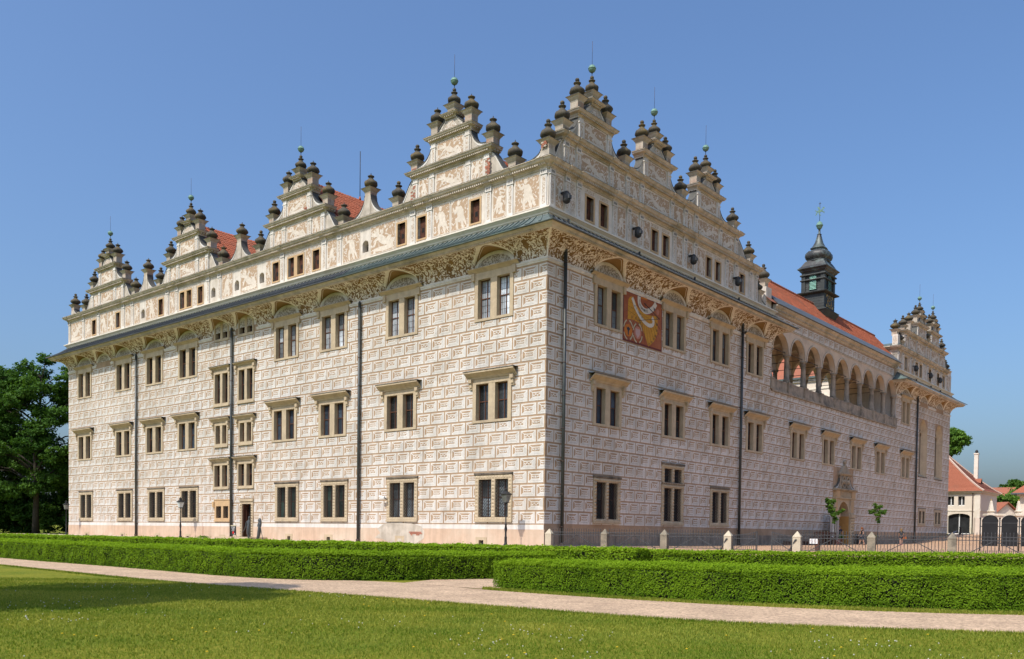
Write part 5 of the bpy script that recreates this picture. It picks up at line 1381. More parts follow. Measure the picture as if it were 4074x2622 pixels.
# ------------------------------------------------------------------ leaves: one mesh per plant from point clouds
def leaf_mat(name, dark, light, trans=.25):
    m, nt, b = _new(name)
    at = _node(nt, 'ShaderNodeAttribute', attribute_name='tint')
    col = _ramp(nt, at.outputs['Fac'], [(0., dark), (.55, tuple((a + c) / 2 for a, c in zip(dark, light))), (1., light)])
    nt.links.new(col, b.inputs['Base Color']); b.inputs['Roughness'].default_value = .6; b.inputs['Specular IOR Level'].default_value = .1
    tr = _node(nt, 'ShaderNodeBsdfTranslucent'); nt.links.new(_mix(nt, 1., col, (1.25, 1.3, .5), 'MULTIPLY'), tr.inputs['Color'])
    mx = _node(nt, 'ShaderNodeMixShader'); mx.inputs[0].default_value = trans
    nt.links.new(b.outputs[0], mx.inputs[1]); nt.links.new(tr.outputs[0], mx.inputs[2])
    nt.links.new(mx.outputs[0], nt.nodes['Material Output'].inputs['Surface']); return m
m_box = leaf_mat('hedge_leaves', (.06, .13, .004), (.24, .37, .014), .35)
m_oak = leaf_mat('tree_leaves', (.028, .075, .012), (.11, .20, .033), .3)
m_oak2 = leaf_mat('bright_tree_leaves', (.05, .125, .018), (.18, .31, .05), .35)
m_oak3 = leaf_mat('ash_leaves', (.03, .085, .012), (.115, .215, .035), .3)
m_core = mat('hedge_shade_core', (.012, .018, .004), (.006, .009, .002), 6.)  # near-black core colour imitates shade in the gaps between leaves
m_bark = mat('dark_bark', (.055, .045, .034), (.028, .023, .018), 4., bump=.5)
def leaves_mesh(name, P, N, size, m, seed, tint=None, extra=None):
    """P points, N facing normals: one bent four-cornered leaf at each"""
    rs = np.random.RandomState(seed); n = len(P)
    N = N / np.maximum(1e-6, np.linalg.norm(N, axis=1))[:, None]
    t = rs.normal(size=(n, 3)); t -= (t * N).sum(1)[:, None] * N; t /= np.maximum(1e-6, np.linalg.norm(t, axis=1))[:, None]
    bt = np.cross(N, t); s = (size * rs.uniform(.65, 1.35, n))[:, None]
    V_ = np.empty((n, 4, 3)); V_[:, 0] = P - t * s; V_[:, 1] = P + bt * s * .62 + N * s * .18; V_[:, 2] = P + t * s; V_[:, 3] = P - bt * s * .62 + N * s * .18
    V_ = V_.reshape(-1, 3); me = bpy.data.meshes.new(name)
    nx = 0
    EV, EF, ES = ([], [], []) if extra is None else extra
    nv = len(V_) + len(EV); me.vertices.add(nv); me.vertices.foreach_set('co', np.concatenate([V_, np.array(EV).reshape(-1, 3)]).ravel() if len(EV) else V_.ravel())
    li = np.arange(n * 4, dtype=np.int32); ls = np.arange(0, n * 4, 4, dtype=np.int32); lt = np.full(n, 4, np.int32); mi = np.zeros(n, np.int32)
    if len(EF):
        ex = np.array([i + n * 4 for f in EF for i in f], np.int32); el = np.array([len(f) for f in EF], np.int32)
        ls = np.concatenate([ls, n * 4 + np.concatenate([[0], np.cumsum(el)[:-1]]).astype(np.int32)]); lt = np.concatenate([lt, el]); li = np.concatenate([li, ex]); mi = np.concatenate([mi, np.ones(len(EF), np.int32)])
    me.loops.add(len(li)); me.loops.foreach_set('vertex_index', li); me.polygons.add(len(ls)); me.polygons.foreach_set('loop_start', ls); me.polygons.foreach_set('loop_total', lt)
    me.polygons.foreach_set('material_index', mi)
    at = me.attributes.new('tint', 'FLOAT', 'POINT')
    T = rs.uniform(0, 1, n) if tint is None else np.clip(tint + rs.uniform(-.25, .25, n), 0, 1)
    at.data.foreach_set('value', np.concatenate([np.repeat(T, 4), np.zeros(len(EV))]))
    me.materials.append(m); me.materials.append(m_core if extra is not None else m); me.update(calc_edges=True); me.validate(); return me
def vnoise(P, s, seed):
    """cheap smooth noise from sums of sines"""
    rs = np.random.RandomState(seed); o = np.zeros(len(P))
    for k in range(6):
        d = rs.normal(size=3); d *= s * (1 + .6 * k) / np.linalg.norm(d); o += np.sin(P @ d + rs.uniform(0, 6.28)) / (1 + .45 * k)
    return o / 2.6
def hedge(name, line, width, height, dens, size, seed, h1=1., hvar=.03):
    """clipped hedge along a world polyline (its front foot), body to the left of the line"""
    line = arc_resample(line, max(12, int(sum(math.dist(a, b_) for a, b_ in zip(line[:-1], line[1:])) / .35)))
    L = np.array(line); n = len(L); d = np.gradient(L, axis=0); d /= np.linalg.norm(d, axis=1)[:, None]; nr = np.stack([-d[:, 1], d[:, 0]], 1)
    seg = np.concatenate([[0], np.cumsum(np.linalg.norm(np.diff(L, axis=0), axis=1))]); tot = seg[-1]
    rs = np.random.RandomState(seed); per = 2 * height + width; N_ = int(tot * per * dens); Ne = int(width * height * dens)
    s = rs.uniform(0, tot, N_); c = rs.uniform(0, per, N_)
    s = np.concatenate([s, np.zeros(Ne), np.full(Ne, tot)])
    a = np.concatenate([np.where(c < height, 0, np.where(c < height + width, c - height, width)), rs.uniform(0, width, 2 * Ne)])     # across
    hgt = np.concatenate([np.where(c < height, c, np.where(c < height + width, height, height - (c - height - width))), rs.uniform(0, height, 2 * Ne)])
    # rounded shoulders, slight batter
    e = np.minimum(a, width - a); rr = .16; cor = np.clip(1 - e / rr, 0, 1) * np.clip((hgt - height + rr) / rr, 0, 1)
    hgt = hgt - cor * .06
    def at_s(s, A): return np.stack([np.interp(s, seg, A[:, k]) for k in range(A.shape[1])], 1)
    base = at_s(s, L); nn = at_s(s, nr); dd = at_s(s, d)
    off = a + np.where(a < width / 2, 1, -1) * .10 * (1 - (1 - hgt / height) ** 2) * 0
    nrm = np.zeros((len(s), 3)); front = np.clip(1 - a / .2, 0, 1) * (hgt < height * .98); back = np.clip(1 - (width - a) / .2, 0, 1) * (hgt < height * .98)
    nrm[:, :2] = nn * (back - front)[:, None]; nrm[:, 2] = (hgt > height - .12) * 1.2 + .25
    nrm[N_:N_ + Ne, :2] -= dd[N_:N_ + Ne]; nrm[N_ + Ne:, :2] += dd[N_ + Ne:]
    P = np.concatenate([base + nn * off[:, None], hgt[:, None]], 1)
    P[N_:N_ + Ne, :2] -= 0; 
    up0 = (hgt > height - .1) * 1.
    q_ = vnoise(P, 1.6, seed) * .5 + vnoise(P, 5., seed + 1) * .5
    un = nrm / np.linalg.norm(nrm, axis=1)[:, None]
    keep = rs.uniform(0, 1, len(P)) < np.clip(.86 + .55 * vnoise(P, 7., seed + 5) + up0 * .3, .25, 1.)
    P = P + un * (q_ * .05 + vnoise(P, 9., seed + 7) * .03 + rs.normal(0, .016, len(P)))[:, None]
    up = (hgt > height - .1)
    P[:, 2] += up * (vnoise(P, .9, seed + 2) * hvar + rs.exponential(.016, len(P)))
    hs = lambda t: 1 + (h1 - 1) * np.clip(t, 0, 1)
    P[:, 2] *= hs(s / tot)
    g = np.array([gz(x, y) for x, y in base]); P[:, 2] += g
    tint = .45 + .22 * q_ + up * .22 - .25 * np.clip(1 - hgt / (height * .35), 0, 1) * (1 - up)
    face = un + rs.normal(0, .5, un.shape) + np.array([-.25, -.15, .35])
    P, face, tint = P[keep], face[keep], tint[keep]
    # dark core
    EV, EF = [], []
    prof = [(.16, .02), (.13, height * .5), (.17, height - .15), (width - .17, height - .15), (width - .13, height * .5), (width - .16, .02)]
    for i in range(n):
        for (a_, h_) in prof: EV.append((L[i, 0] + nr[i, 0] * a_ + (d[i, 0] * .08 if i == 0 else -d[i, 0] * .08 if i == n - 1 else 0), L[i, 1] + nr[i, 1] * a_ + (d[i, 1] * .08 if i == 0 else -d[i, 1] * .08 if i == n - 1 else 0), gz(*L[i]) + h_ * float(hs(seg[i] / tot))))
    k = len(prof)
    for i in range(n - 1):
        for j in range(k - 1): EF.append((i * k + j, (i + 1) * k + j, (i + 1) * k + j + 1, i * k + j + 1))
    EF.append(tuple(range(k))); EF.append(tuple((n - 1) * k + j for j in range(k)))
    o = inst(name, leaves_mesh(name, P, face, size, m_box, seed, tint, (EV, EF, None))); return o
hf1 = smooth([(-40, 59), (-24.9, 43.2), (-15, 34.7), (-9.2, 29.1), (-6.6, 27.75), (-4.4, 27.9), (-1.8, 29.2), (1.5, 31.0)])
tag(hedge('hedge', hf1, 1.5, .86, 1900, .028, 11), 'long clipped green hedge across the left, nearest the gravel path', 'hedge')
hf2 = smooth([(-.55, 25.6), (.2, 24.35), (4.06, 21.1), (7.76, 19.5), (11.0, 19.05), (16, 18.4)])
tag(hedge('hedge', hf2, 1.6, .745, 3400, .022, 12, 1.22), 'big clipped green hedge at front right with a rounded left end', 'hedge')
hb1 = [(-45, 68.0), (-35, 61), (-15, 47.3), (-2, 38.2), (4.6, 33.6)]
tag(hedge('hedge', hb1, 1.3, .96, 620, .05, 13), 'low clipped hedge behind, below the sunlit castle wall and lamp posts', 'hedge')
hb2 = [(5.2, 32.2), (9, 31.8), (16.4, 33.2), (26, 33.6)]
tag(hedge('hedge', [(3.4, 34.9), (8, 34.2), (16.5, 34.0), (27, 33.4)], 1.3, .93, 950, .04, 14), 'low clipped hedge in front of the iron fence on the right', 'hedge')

# grass blades, clover heads, grass strip under the hedge
rs = np.random.RandomState(5)
def in_lawn(n, dmin, dmax):
    d = np.sqrt(rs.uniform(dmin ** 2, dmax ** 2, n)); x = d * rs.uniform(-.62, .62, n)
    fx = np.array([p[0] for p in near]); fy = np.array([p[1] for p in near]); lim = np.interp(x, fx, fy)
    k = d < lim - .02; return x[k], d[k]
m_blade = leaf_mat('grass_blades', (.09, .16, .009), (.36, .345, .06), .3)
x, y = in_lawn(330000, 9.5, 27)
edge_x = np.interp(rs.uniform(0, 1, 26000), np.linspace(0, 1, len(near)), [p[0] for p in near]); edge_y = np.interp(edge_x, [p[0] for p in near], [p[1] for p in near]) - np.abs(rs.normal(0, .12, 26000)) + .04
sx = rs.uniform(0, 1, 30000); ff = [p for p in far if p[0] > -1.2]; ex2 = np.interp(sx, np.linspace(0, 1, len(ff)), [p[0] for p in ff]); ey2 = np.interp(ex2, [p[0] for p in ff], [p[1] for p in ff]) + rs.uniform(-.12, .75, 30000)
x = np.concatenate([x, edge_x, ex2]); y = np.concatenate([y, edge_y, ey2]); n = len(x)
h = rs.uniform(.018, .05, n); h[-56000:] *= 1.5; a = rs.uniform(0, 6.28, n); wd = .006 * rs.uniform(.7, 1.5, n) * (y / 14)
V_ = np.empty((n, 3, 3)); V_[:, 0] = np.stack([x - np.cos(a) * wd, y - np.sin(a) * wd, np.zeros(n)], 1); V_[:, 1] = np.stack([x + np.cos(a) * wd, y + np.sin(a) * wd, np.zeros(n)], 1)
V_[:, 2] = np.stack([x + rs.normal(0, .018, n), y + rs.normal(0, .018, n), h], 1)
me = bpy.data.meshes.new('grass'); me.vertices.add(n * 3); me.vertices.foreach_set('co', V_.ravel()); me.loops.add(n * 3); me.loops.foreach_set('vertex_index', np.arange(n * 3, dtype=np.int32))
me.polygons.add(n); me.polygons.foreach_set('loop_start', np.arange(0, n * 3, 3, dtype=np.int32)); me.polygons.foreach_set('loop_total', np.full(n, 3, np.int32))
pn = vnoise(np.stack([x, y, x * 0], 1), .9, 4) * .25 + vnoise(np.stack([x * .35, y * 1.6, x * 0], 1), 1.5, 8) * .2
at = me.attributes.new('tint', 'FLOAT', 'POINT'); at.data.foreach_set('value', np.repeat(np.clip(.45 + pn + rs.uniform(-.4, .4, n), 0, 1), 3)); me.materials.append(m_blade); me.update(calc_edges=True)
inst('grass', me)['kind'] = 'stuff'
x, y = in_lawn(5200, 9.5, 24); keep = vnoise(np.stack([x, y, x * 0], 1), .5, 9) + rs.uniform(-.6, .6, len(x)) > .1; x, y = x[keep], y[keep]; n = len(x)
m_clover = mat('clover_heads', (.62, .60, .52), (.42, .42, .33), 20.)
mb = MB()
for i in range(n):
    r, z = .0105 * rs.uniform(.7, 1.3), rs.uniform(.03, .06); X_, Y_ = x[i], y[i]
    T = [(X_, Y_, z + r), (X_ - r, Y_, z), (X_, Y_ - r, z), (X_ + r, Y_, z), (X_, Y_ + r, z), (X_, Y_, z - r)]
    for f in ((0, 1, 2), (0, 2, 3), (0, 3, 4), (0, 4, 1), (5, 2, 1), (5, 3, 2), (5, 4, 3), (5, 1, 4)): mb.poly([T[k] for k in f], m_clover)
mb.build('clover_flowers')['kind'] = 'stuff'
mb = MB()
m_dand = mat('dandelion_yellow', (.6, .42, .02), None, 9.)
for i in range(46):
    d_ = rs.uniform(10, 20); X_, Y_ = d_ * rs.uniform(-.55, .5), d_
    if Y_ > np.interp(X_, [p[0] for p in near], [p[1] for p in near]): continue
    mb.lathe([(.016, 0), (.02, .008), (.008, .014)], m_dand, 6, (X_, Y_, rs.uniform(.03, .06)))
mb.build('dandelions')['kind'] = 'stuff'

# ------------------------------------------------------------------ trees
def tree(name, label, base, H, trunk_r, clumps, nleaf, lsize, m, seed, cat='tree', limb_m=None, bare=.35, group=None, dark=0.):
    """clumps: list of (x, y, z, radius) relative to the base"""
    rs = np.random.RandomState(seed); limb_m = limb_m or m_bark
    t = thing(name, label, cat, base, 0, group)
    mb = MB(); top = H * .82
    tp = [(0, 0, -.3)]; x = y = 0.
    for k in range(1, 9): x += rs.normal(0, .012 * H); y += rs.normal(0, .012 * H); tp.append((x, y, top * k / 8))
    mb.tube(tp, [trunk_r * (1.25 if k == 0 else 1 - .85 * k / 8) for k in range(9)], limb_m, 9)
    inst('trunk', mb.mesh('trunk'), t)
    lb = MB()
    for (cx_, cy_, cz, r) in clumps:
        zz = max(H * bare * .75, min(top, cz - r * .4 - .35 * math.hypot(cx_, cy_))); k = min(7, int(zz / top * 8)); f = zz / top * 8 - k
        p0 = Vector(tp[k]).lerp(Vector(tp[k + 1]), f); p3 = Vector((cx_, cy_, cz)); mid = p0.lerp(p3, .5) + Vector((rs.normal(0, .06 * r), rs.normal(0, .06 * r), .12 * (p3 - p0).length))
        rr = trunk_r * (.42 - .25 * zz / H)
        lb.tube([p0, p0.lerp(mid, .5), mid, mid.lerp(p3, .6), p3], [rr, rr * .8, rr * .6, rr * .35, rr * .15], limb_m, 6)
        for _ in range(5):
            dv = Vector(rs.normal(size=3).tolist()).normalized() * r * .95; q0 = mid.lerp(p3, rs.uniform(.3, 1.)); q1 = p3 + dv
            lb.tube([q0, q0.lerp(q1, .5) + Vector((0, 0, .1 * r)), q1], [rr * .3, rr * .18, rr * .05], limb_m, 5)
    inst('limb', lb.mesh('limb'), t)
    C_ = np.array(clumps); w_ = C_[:, 3] ** 2; w_ = w_ / w_.sum(); idx = rs.choice(len(C_), nleaf, p=w_)
    # each clump is itself made of small sprays so that gaps stay open
    ns = 26; sp = rs.normal(size=(len(C_), ns, 3)); sp /= np.linalg.norm(sp, axis=2)[:, :, None]; sp *= (rs.uniform(.25, 1.05, (len(C_), ns, 1)) ** .6); sp[:, :, 2] *= .72
    k = rs.randint(0, ns, nleaf); cen = C_[idx, :3] + sp[idx, k] * C_[idx, 3:4]
    P = cen + rs.normal(0, 1, (nleaf, 3)) * (C_[idx, 3:4] * np.array([[.17, .17, .10]]))
    nrm = sp[idx, k] * .8 + rs.normal(0, .7, (nleaf, 3)) + np.array([0, 0, .55])
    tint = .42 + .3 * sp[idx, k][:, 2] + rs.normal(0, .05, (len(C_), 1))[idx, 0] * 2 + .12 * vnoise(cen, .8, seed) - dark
    inst('crown', leaves_mesh('crown', P, nrm, lsize, m, seed, tint), t)
    return t
def crown(seed, n, rx, ry, z0, z1, r0, r1, cone=.0, hollow=.3):
    rs = np.random.RandomState(seed); out = []
    while len(out) < n:
        u = rs.uniform(-1, 1, 3); l = np.linalg.norm(u)
        if l > 1 or l < hollow: continue
        z = (u[2] + 1) / 2; f = 1 - cone * z
        out.append((u[0] * rx * f, u[1] * ry * f, z0 + (z1 - z0) * z, rs.uniform(r0, r1)))
    return out
gb = lambda X, Y: (X, Y, gz(X, Y))
W_ = lambda px, d: (px - 2037) / 3538. * d
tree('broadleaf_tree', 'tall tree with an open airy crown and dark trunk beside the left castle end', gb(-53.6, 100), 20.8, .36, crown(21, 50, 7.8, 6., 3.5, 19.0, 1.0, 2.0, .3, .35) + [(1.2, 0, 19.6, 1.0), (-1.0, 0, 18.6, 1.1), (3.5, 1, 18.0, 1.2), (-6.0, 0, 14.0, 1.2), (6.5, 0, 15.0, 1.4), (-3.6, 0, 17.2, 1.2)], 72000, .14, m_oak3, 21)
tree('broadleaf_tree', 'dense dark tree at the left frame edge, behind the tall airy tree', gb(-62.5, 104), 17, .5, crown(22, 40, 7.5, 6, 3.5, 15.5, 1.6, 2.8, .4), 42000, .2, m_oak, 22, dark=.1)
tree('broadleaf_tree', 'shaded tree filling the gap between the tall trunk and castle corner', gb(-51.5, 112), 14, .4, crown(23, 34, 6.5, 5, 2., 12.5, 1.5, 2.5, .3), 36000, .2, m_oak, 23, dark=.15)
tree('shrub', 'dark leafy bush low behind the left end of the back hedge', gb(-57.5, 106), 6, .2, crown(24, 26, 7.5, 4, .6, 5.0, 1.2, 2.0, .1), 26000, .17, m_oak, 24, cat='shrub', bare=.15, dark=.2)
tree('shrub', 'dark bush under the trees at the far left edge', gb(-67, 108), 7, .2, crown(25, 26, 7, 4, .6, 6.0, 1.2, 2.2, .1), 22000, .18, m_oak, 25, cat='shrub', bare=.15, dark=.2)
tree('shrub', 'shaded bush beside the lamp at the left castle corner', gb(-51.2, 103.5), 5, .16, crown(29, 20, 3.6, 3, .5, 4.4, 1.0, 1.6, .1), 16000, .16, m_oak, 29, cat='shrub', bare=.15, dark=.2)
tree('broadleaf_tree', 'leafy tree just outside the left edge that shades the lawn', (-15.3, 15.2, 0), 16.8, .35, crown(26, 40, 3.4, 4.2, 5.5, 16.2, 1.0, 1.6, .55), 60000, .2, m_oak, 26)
tree('broadleaf_tree', 'tree crown rising behind the hipped red roof on the right', gb(W_(3762, 152), 152), 19, .35, crown(27, 22, 2.6, 3, 13.5, 18.2, .9, 1.5, .2), 16000, .2, m_oak2, 27)
tree('broadleaf_tree', 'round tree behind the right obelisk and the low red roof', gb(98, 175), 9, .3, crown(28, 22, 4.2, 4, 3.5, 8.4, 1.2, 2., .2), 14000, .24, m_oak2, 28)
tree('broadleaf_tree', 'small dark tree between the hipped roof and distant red house', gb(98, 190), 9.5, .3, crown(30, 18, 3, 3, 4, 9.3, 1.2, 1.9, .2), 10000, .24, m_oak, 30)
tree('broadleaf_tree', 'far tree top behind the distant red house', gb(133, 235), 15.5, .3, crown(33, 14, 4, 3, 11, 15, 1.2, 2, .2), 7000, .3, m_oak, 33)
SAP = [((-1.2, 45.15), 31, 'young tree in leaf leaning left of the castle portal', [(-.55, 0, 3.9, .42), (-.3, .2, 3.5, .45), (-.1, 0, 3.05, .42), (-.35, -.1, 4.35, .4), (-.75, .1, 4.3, .36), (.1, .1, 2.65, .32), (.3, 0, 3.2, .3), (.65, .1, 3.35, .28), (.9, 0, 3.55, .2), (-.9, 0, 4.5, .25), (-.05, .1, 2.35, .25)]),
       ((1.0, 53.9), 32, 'young round-headed tree on a thin stem right of the portal', [(0, 0, 3.3, .45), (-.4, .1, 3.7, .4), (.4, .1, 3.6, .42), (0, .1, 4.1, .4), (-.75, 0, 3.55, .3), (.85, 0, 3.5, .3), (-.35, 0, 4.35, .3), (.35, 0, 4.2, .3), (0, -.1, 2.85, .32), (.95, 0, 3.75, .22), (-.95, 0, 3.7, .2), (.15, 0, 2.55, .2)])]
for (lx, ly), sd_, lab, cl in SAP:
    lx2, ly2 = (2.75, 38.3) if sd_ == 31 else (2.9, 49.2)
    X_, Y_, _ = l2w(lx2, ly2); tree('young_tree', lab, (X_, Y_, gz(X_, Y_)), 3.9, .035, [(a * .8, b_ * .8, c_ * .93 - .1, r * .75) for a, b_, c_, r in cl], 2400, .07, m_oak2, sd_, bare=.55)

# ------------------------------------------------------------------ iron fence with stone posts
F0, FD = Vector((2.15, 52.0, 0)), Vector((3.066, -1.736, 0)); FDn = FD.normalized(); FA = math.atan2(FDn.y, FDn.x)
fence = thing('fence', 'long grey iron fence with pointed stone posts along the pink courtyard', 'fence', (F0.x, F0.y, .72), FA)
SPN = FD.length
def post_mesh(r, h, m):
    mb = MB(); mb.lathe([(r * 1.414, 0), (r * 1.414, h - .02), (r * 1.5, h), (r * 1.45, h + .03), (.02, h + .30)], m, 4, rot=PI / 4, smooth=False); return mb.mesh('stone_post')
m_post = mat('grey_post_stone', (.30, .255, .185), (.18, .155, .115), 3., stain=(.10, .09, .07), stain_s=1.2, bump=.5); m_post2 = mat('new_post_stone', (.52, .45, .33), (.44, .38, .28), 3., bump=.3)
PM1, PM2 = post_mesh(.185, .82, m_post), post_mesh(.195, .80, m_post2)
for k in range(8):
    o = inst('post', PM2 if k in (0, 3, 4) else PM1, fence, (k * SPN, 0, -.02))
    if k in (3, 4): o['label'] = 'pale clean gate post'
bm_ = MB(); bm_.bar((0, 0, .10), (0, 0, 1.02), .011, m_greyiron); bm_.lathe([(.016, 0), (.02, .03), (.002, .11)], m_greyiron, 5, (0, 0, 1.02)); BARM = bm_.mesh('bar')
bm_ = MB(); bm_.bar((0, 0, .10), (0, 0, .26), .009, m_greyiron); bm_.lathe([(.014, 0), (.002, .06)], m_greyiron, 5, (0, 0, .26)); SBM = bm_.mesh('short_bar')
for k in range(7):
    if k == 3: continue
    a, b_ = k * SPN + .2, (k + 1) * SPN - .2
    r = MB()
    for z in (.12, .74, .90): r.bar((a, 0, z), (b_, 0, z), .016, m_greyiron)
    c = (a + b_) / 2
    for s in (-1, 1): r.bar((c, .03, .74), (c + s * 1.25, .03, .05), .018, m_greyiron)
    n = int((b_ - a) / .145)
    for i in range(n):      # scrolls between the upper rails
        x = a + (i + .5) * (b_ - a) / n
        pts = [(x - .05 + .05 * t + .03 * math.sin(5 * t), 0, .75 + .145 * t) for t in [j / 6 for j in range(7)]]; r.tube(pts, .007, m_greyiron, 4)
    inst('rail', r.mesh('rail'), fence)
    for i in range(n): inst('bar', BARM, fence, (a + (i + .5) * (b_ - a) / n, 0, 0))
    sb = MB()
    for i in range(n):
        x = a + (i + 1.) * (b_ - a) / n; sb.bar((x, 0, .1), (x, 0, .26), .009, m_greyiron); sb.lathe([(.014, 0), (.002, .06)], m_greyiron, 5, (x, 0, .26))
    inst('short_spikes', sb.mesh('short_spikes'), fence)['kind'] = 'stuff'
def gate_leaf(name, label, loc, rz, wd, flip):
    t = thing(name, label, 'gate', loc, rz); r = MB()
    for x in (.03, wd - .03): r.bar((x, 0, 0), (x, 0, .82 + (.2 if (x > 1) != flip else .0)), .024, m_greyiron)
    for z in (.08, .66): r.bar((.03, 0, z), (wd - .03, 0, z), .016, m_greyiron)
    zt = lambda x: .82 + .2 * (((x if not flip else wd - x) / wd) ** 2)
    for k in range(8): x0, x1 = wd * k / 8, wd * (k + 1) / 8; r.bar((x0, 0, zt(x0)), (x1, 0, zt(x1)), .014, m_greyiron)
    r.bar((.05, .02, .05), (wd - .05, .02, .66), .014, m_greyiron)
    inst('gate_frame', r.mesh('gate_frame'), t)
    n = int(wd / .1)
    me = MB(); me.bar((0, 0, .08), (0, 0, .9), .009, m_greyiron); me = me.mesh('bar')
    for k in range(1, n): o = inst('bar', me, t, (wd * k / n, 0, 0)); o.scale = (1, 1, (zt(wd * k / n) + .05) / .9)
    return t
p3 = F0 + FD * 3; p4 = F0 + FD * 4
gate_leaf('iron_gate', 'closed iron gate leaf hung left of the wide opening in the fence', (p3.x + FDn.x * .22, p3.y + FDn.y * .22, .74), FA, 1.30, False)
gate_leaf('iron_gate', 'open iron gate leaf swung back beside the right gate post', (p4.x - FDn.x * .25, p4.y - FDn.y * .25, .74), FA + math.radians(152), 1.35, False)
for k, lab in ((3, 'slanting steel stay leaning on the left gate post'), (4, 'slanting steel stay leaning on the right gate post')):
    p = F0 + FD * k; mb = MB(); mb.bar((-.42, -.05, 0), (-.05, -.22, .62), .03, m_greyiron); mb.bar((-.05, -.22, .62), (-.0, -.2, .66), .03, m_greyiron); mb.box(-.5, -.34, -.1, 0, 0, .02, m_greyiron)
    tag(mb.build('steel_stay', None, (p.x, p.y, .73), FA), lab, 'gate stay')

# ------------------------------------------------------------------ lamp posts in front of the sunlit wall
m_lampglass = glass('lamp_glass', (.42, .43, .42), .1)
def lamp_post(label, lx, ly):
    X_, Y_, _ = l2w(lx, ly); t = thing('lamp_post', label, 'street lamp', (X_, Y_, .74), -ANG, 'black lamp posts along the castle wall')
    mb = MB(); mb.lathe([(.13, 0), (.13, .1), (.085, .16), (.075, .5), (.085, .53), (.06, .58), (.055, .8), (.09, 1.0), (.055, 1.22), (.075, 1.26), (.04, 1.32), (.035, 2.2), (.055, 2.25), (.03, 2.3), (.03, 2.45), (.07, 2.5), (.02, 2.56)], m_blackpaint, 12); inst('post', mb.mesh('post'), t)
    mb = MB(); s = .075
    for i in range(4):
        a = PI / 4 + i * PI / 2; c_, s_ = math.cos(a), math.sin(a); mb.bar((c_ * .13, s_ * .13, 2.56), (c_ * .235, s_ * .235, 3.02), .014, m_blackpaint)
    mb.lathe([(.19, 2.54), (.19, 2.57)], m_blackpaint, 4, rot=PI / 4, smooth=False); mb.lathe([(.36, 3.02), (.37, 3.05), (.25, 3.12), (.13, 3.2), (.1, 3.22), (.1, 3.3), (.13, 3.32), (.09, 3.36), (.02, 3.42)], m_blackpaint, 4, rot=PI / 4, smooth=False); mb.bar((0, 0, 3.4), (0, 0, 3.5), .012, m_blackpaint)
    inst('lantern_frame', mb.mesh('lantern_frame'), t)
    mb = MB(); mb.lathe([(.165, 2.57), (.30, 3.01)], m_lampglass, 4, rot=PI / 4, smooth=False); inst('lamp_glass', mb.mesh('lamp_glass'), t)
lamp_post('rightmost black lamp post, before the castle window nearest the corner', -1.75, -1.38)
lamp_post('middle black lamp post, before the fourth ground window from the left', -38.35, -1.38)
lamp_post('leftmost black lamp post, beside the dark trees at the castle end', -60.6, -1.38)

# ------------------------------------------------------------------ door slab, board, statues by the left door
sx0, sy0, _ = l2w(-29.8, -1.3)
slab = thing('door_step', 'pale stone platform before the small dark castle doorway', 'platform', (sx0, sy0, .72), -ANG)
mb = MB(); mb.box(-2.1, .3, -.75, 1.22, 0, .20, m_sand); inst('stone_slab', mb.mesh('stone_slab'), slab); mb = MB(); mb.box(.32, 2.2, -.55, 1.22, 0, .19, m_sand); inst('stone_slab', mb.mesh('stone_slab'), slab)
bX, bY, _ = l2w(-30.4, -1.3)
ab = thing('sign_board', 'black pavement sign with red seal by the small castle door', 'sign', (bX, bY, .92), -ANG)
mb = MB(); mb.box(-.36, .36, -.02, .02, .16, .85, m_blackpaint); mb.box(-.36, .36, -.03, .03, .85, .92, m_sd_cream); inst('board', mb.mesh('board'), ab)
mb = MB(); mb.tube([(.36 * math.cos(t), 0, .9 + .30 * math.sin(t)) for t in [PI * k / 14 for k in range(15)]], .014, m_iron)
for s in (-1, 1): mb.tube([(s * .34 + .13 * math.cos(t), 0, .02 + .14 * math.sin(t)) for t in [PI * k / 8 for k in range(9)]], .014, m_iron)
inst('hoop_frame', mb.mesh('hoop_frame'), ab)
for t, z, s in (('ZÁMECKÉ', .77, .105), ('SKLEPENÍ', .68, .105), ('CASTLE', .585, .105), ('CELLARS', .495, .105)): letters(t, ab, (-.02, -.024, z), s, m_signwhite)
mb = MB(); mb.poly([(.11 * math.cos(t), -.024, .335 + .11 * math.sin(t)) for t in [2 * PI * k / 20 for k in range(20)]], mat('seal_red', (.55, .02, .02), None, 3.)); mb.poly([(.2 + .035 * math.cos(t), -.024, .25 + .035 * math.sin(t)) for t in [2 * PI * k / 12 for k in range(12)]], m_signwhite); inst('seal', mb.mesh('seal'), ab)

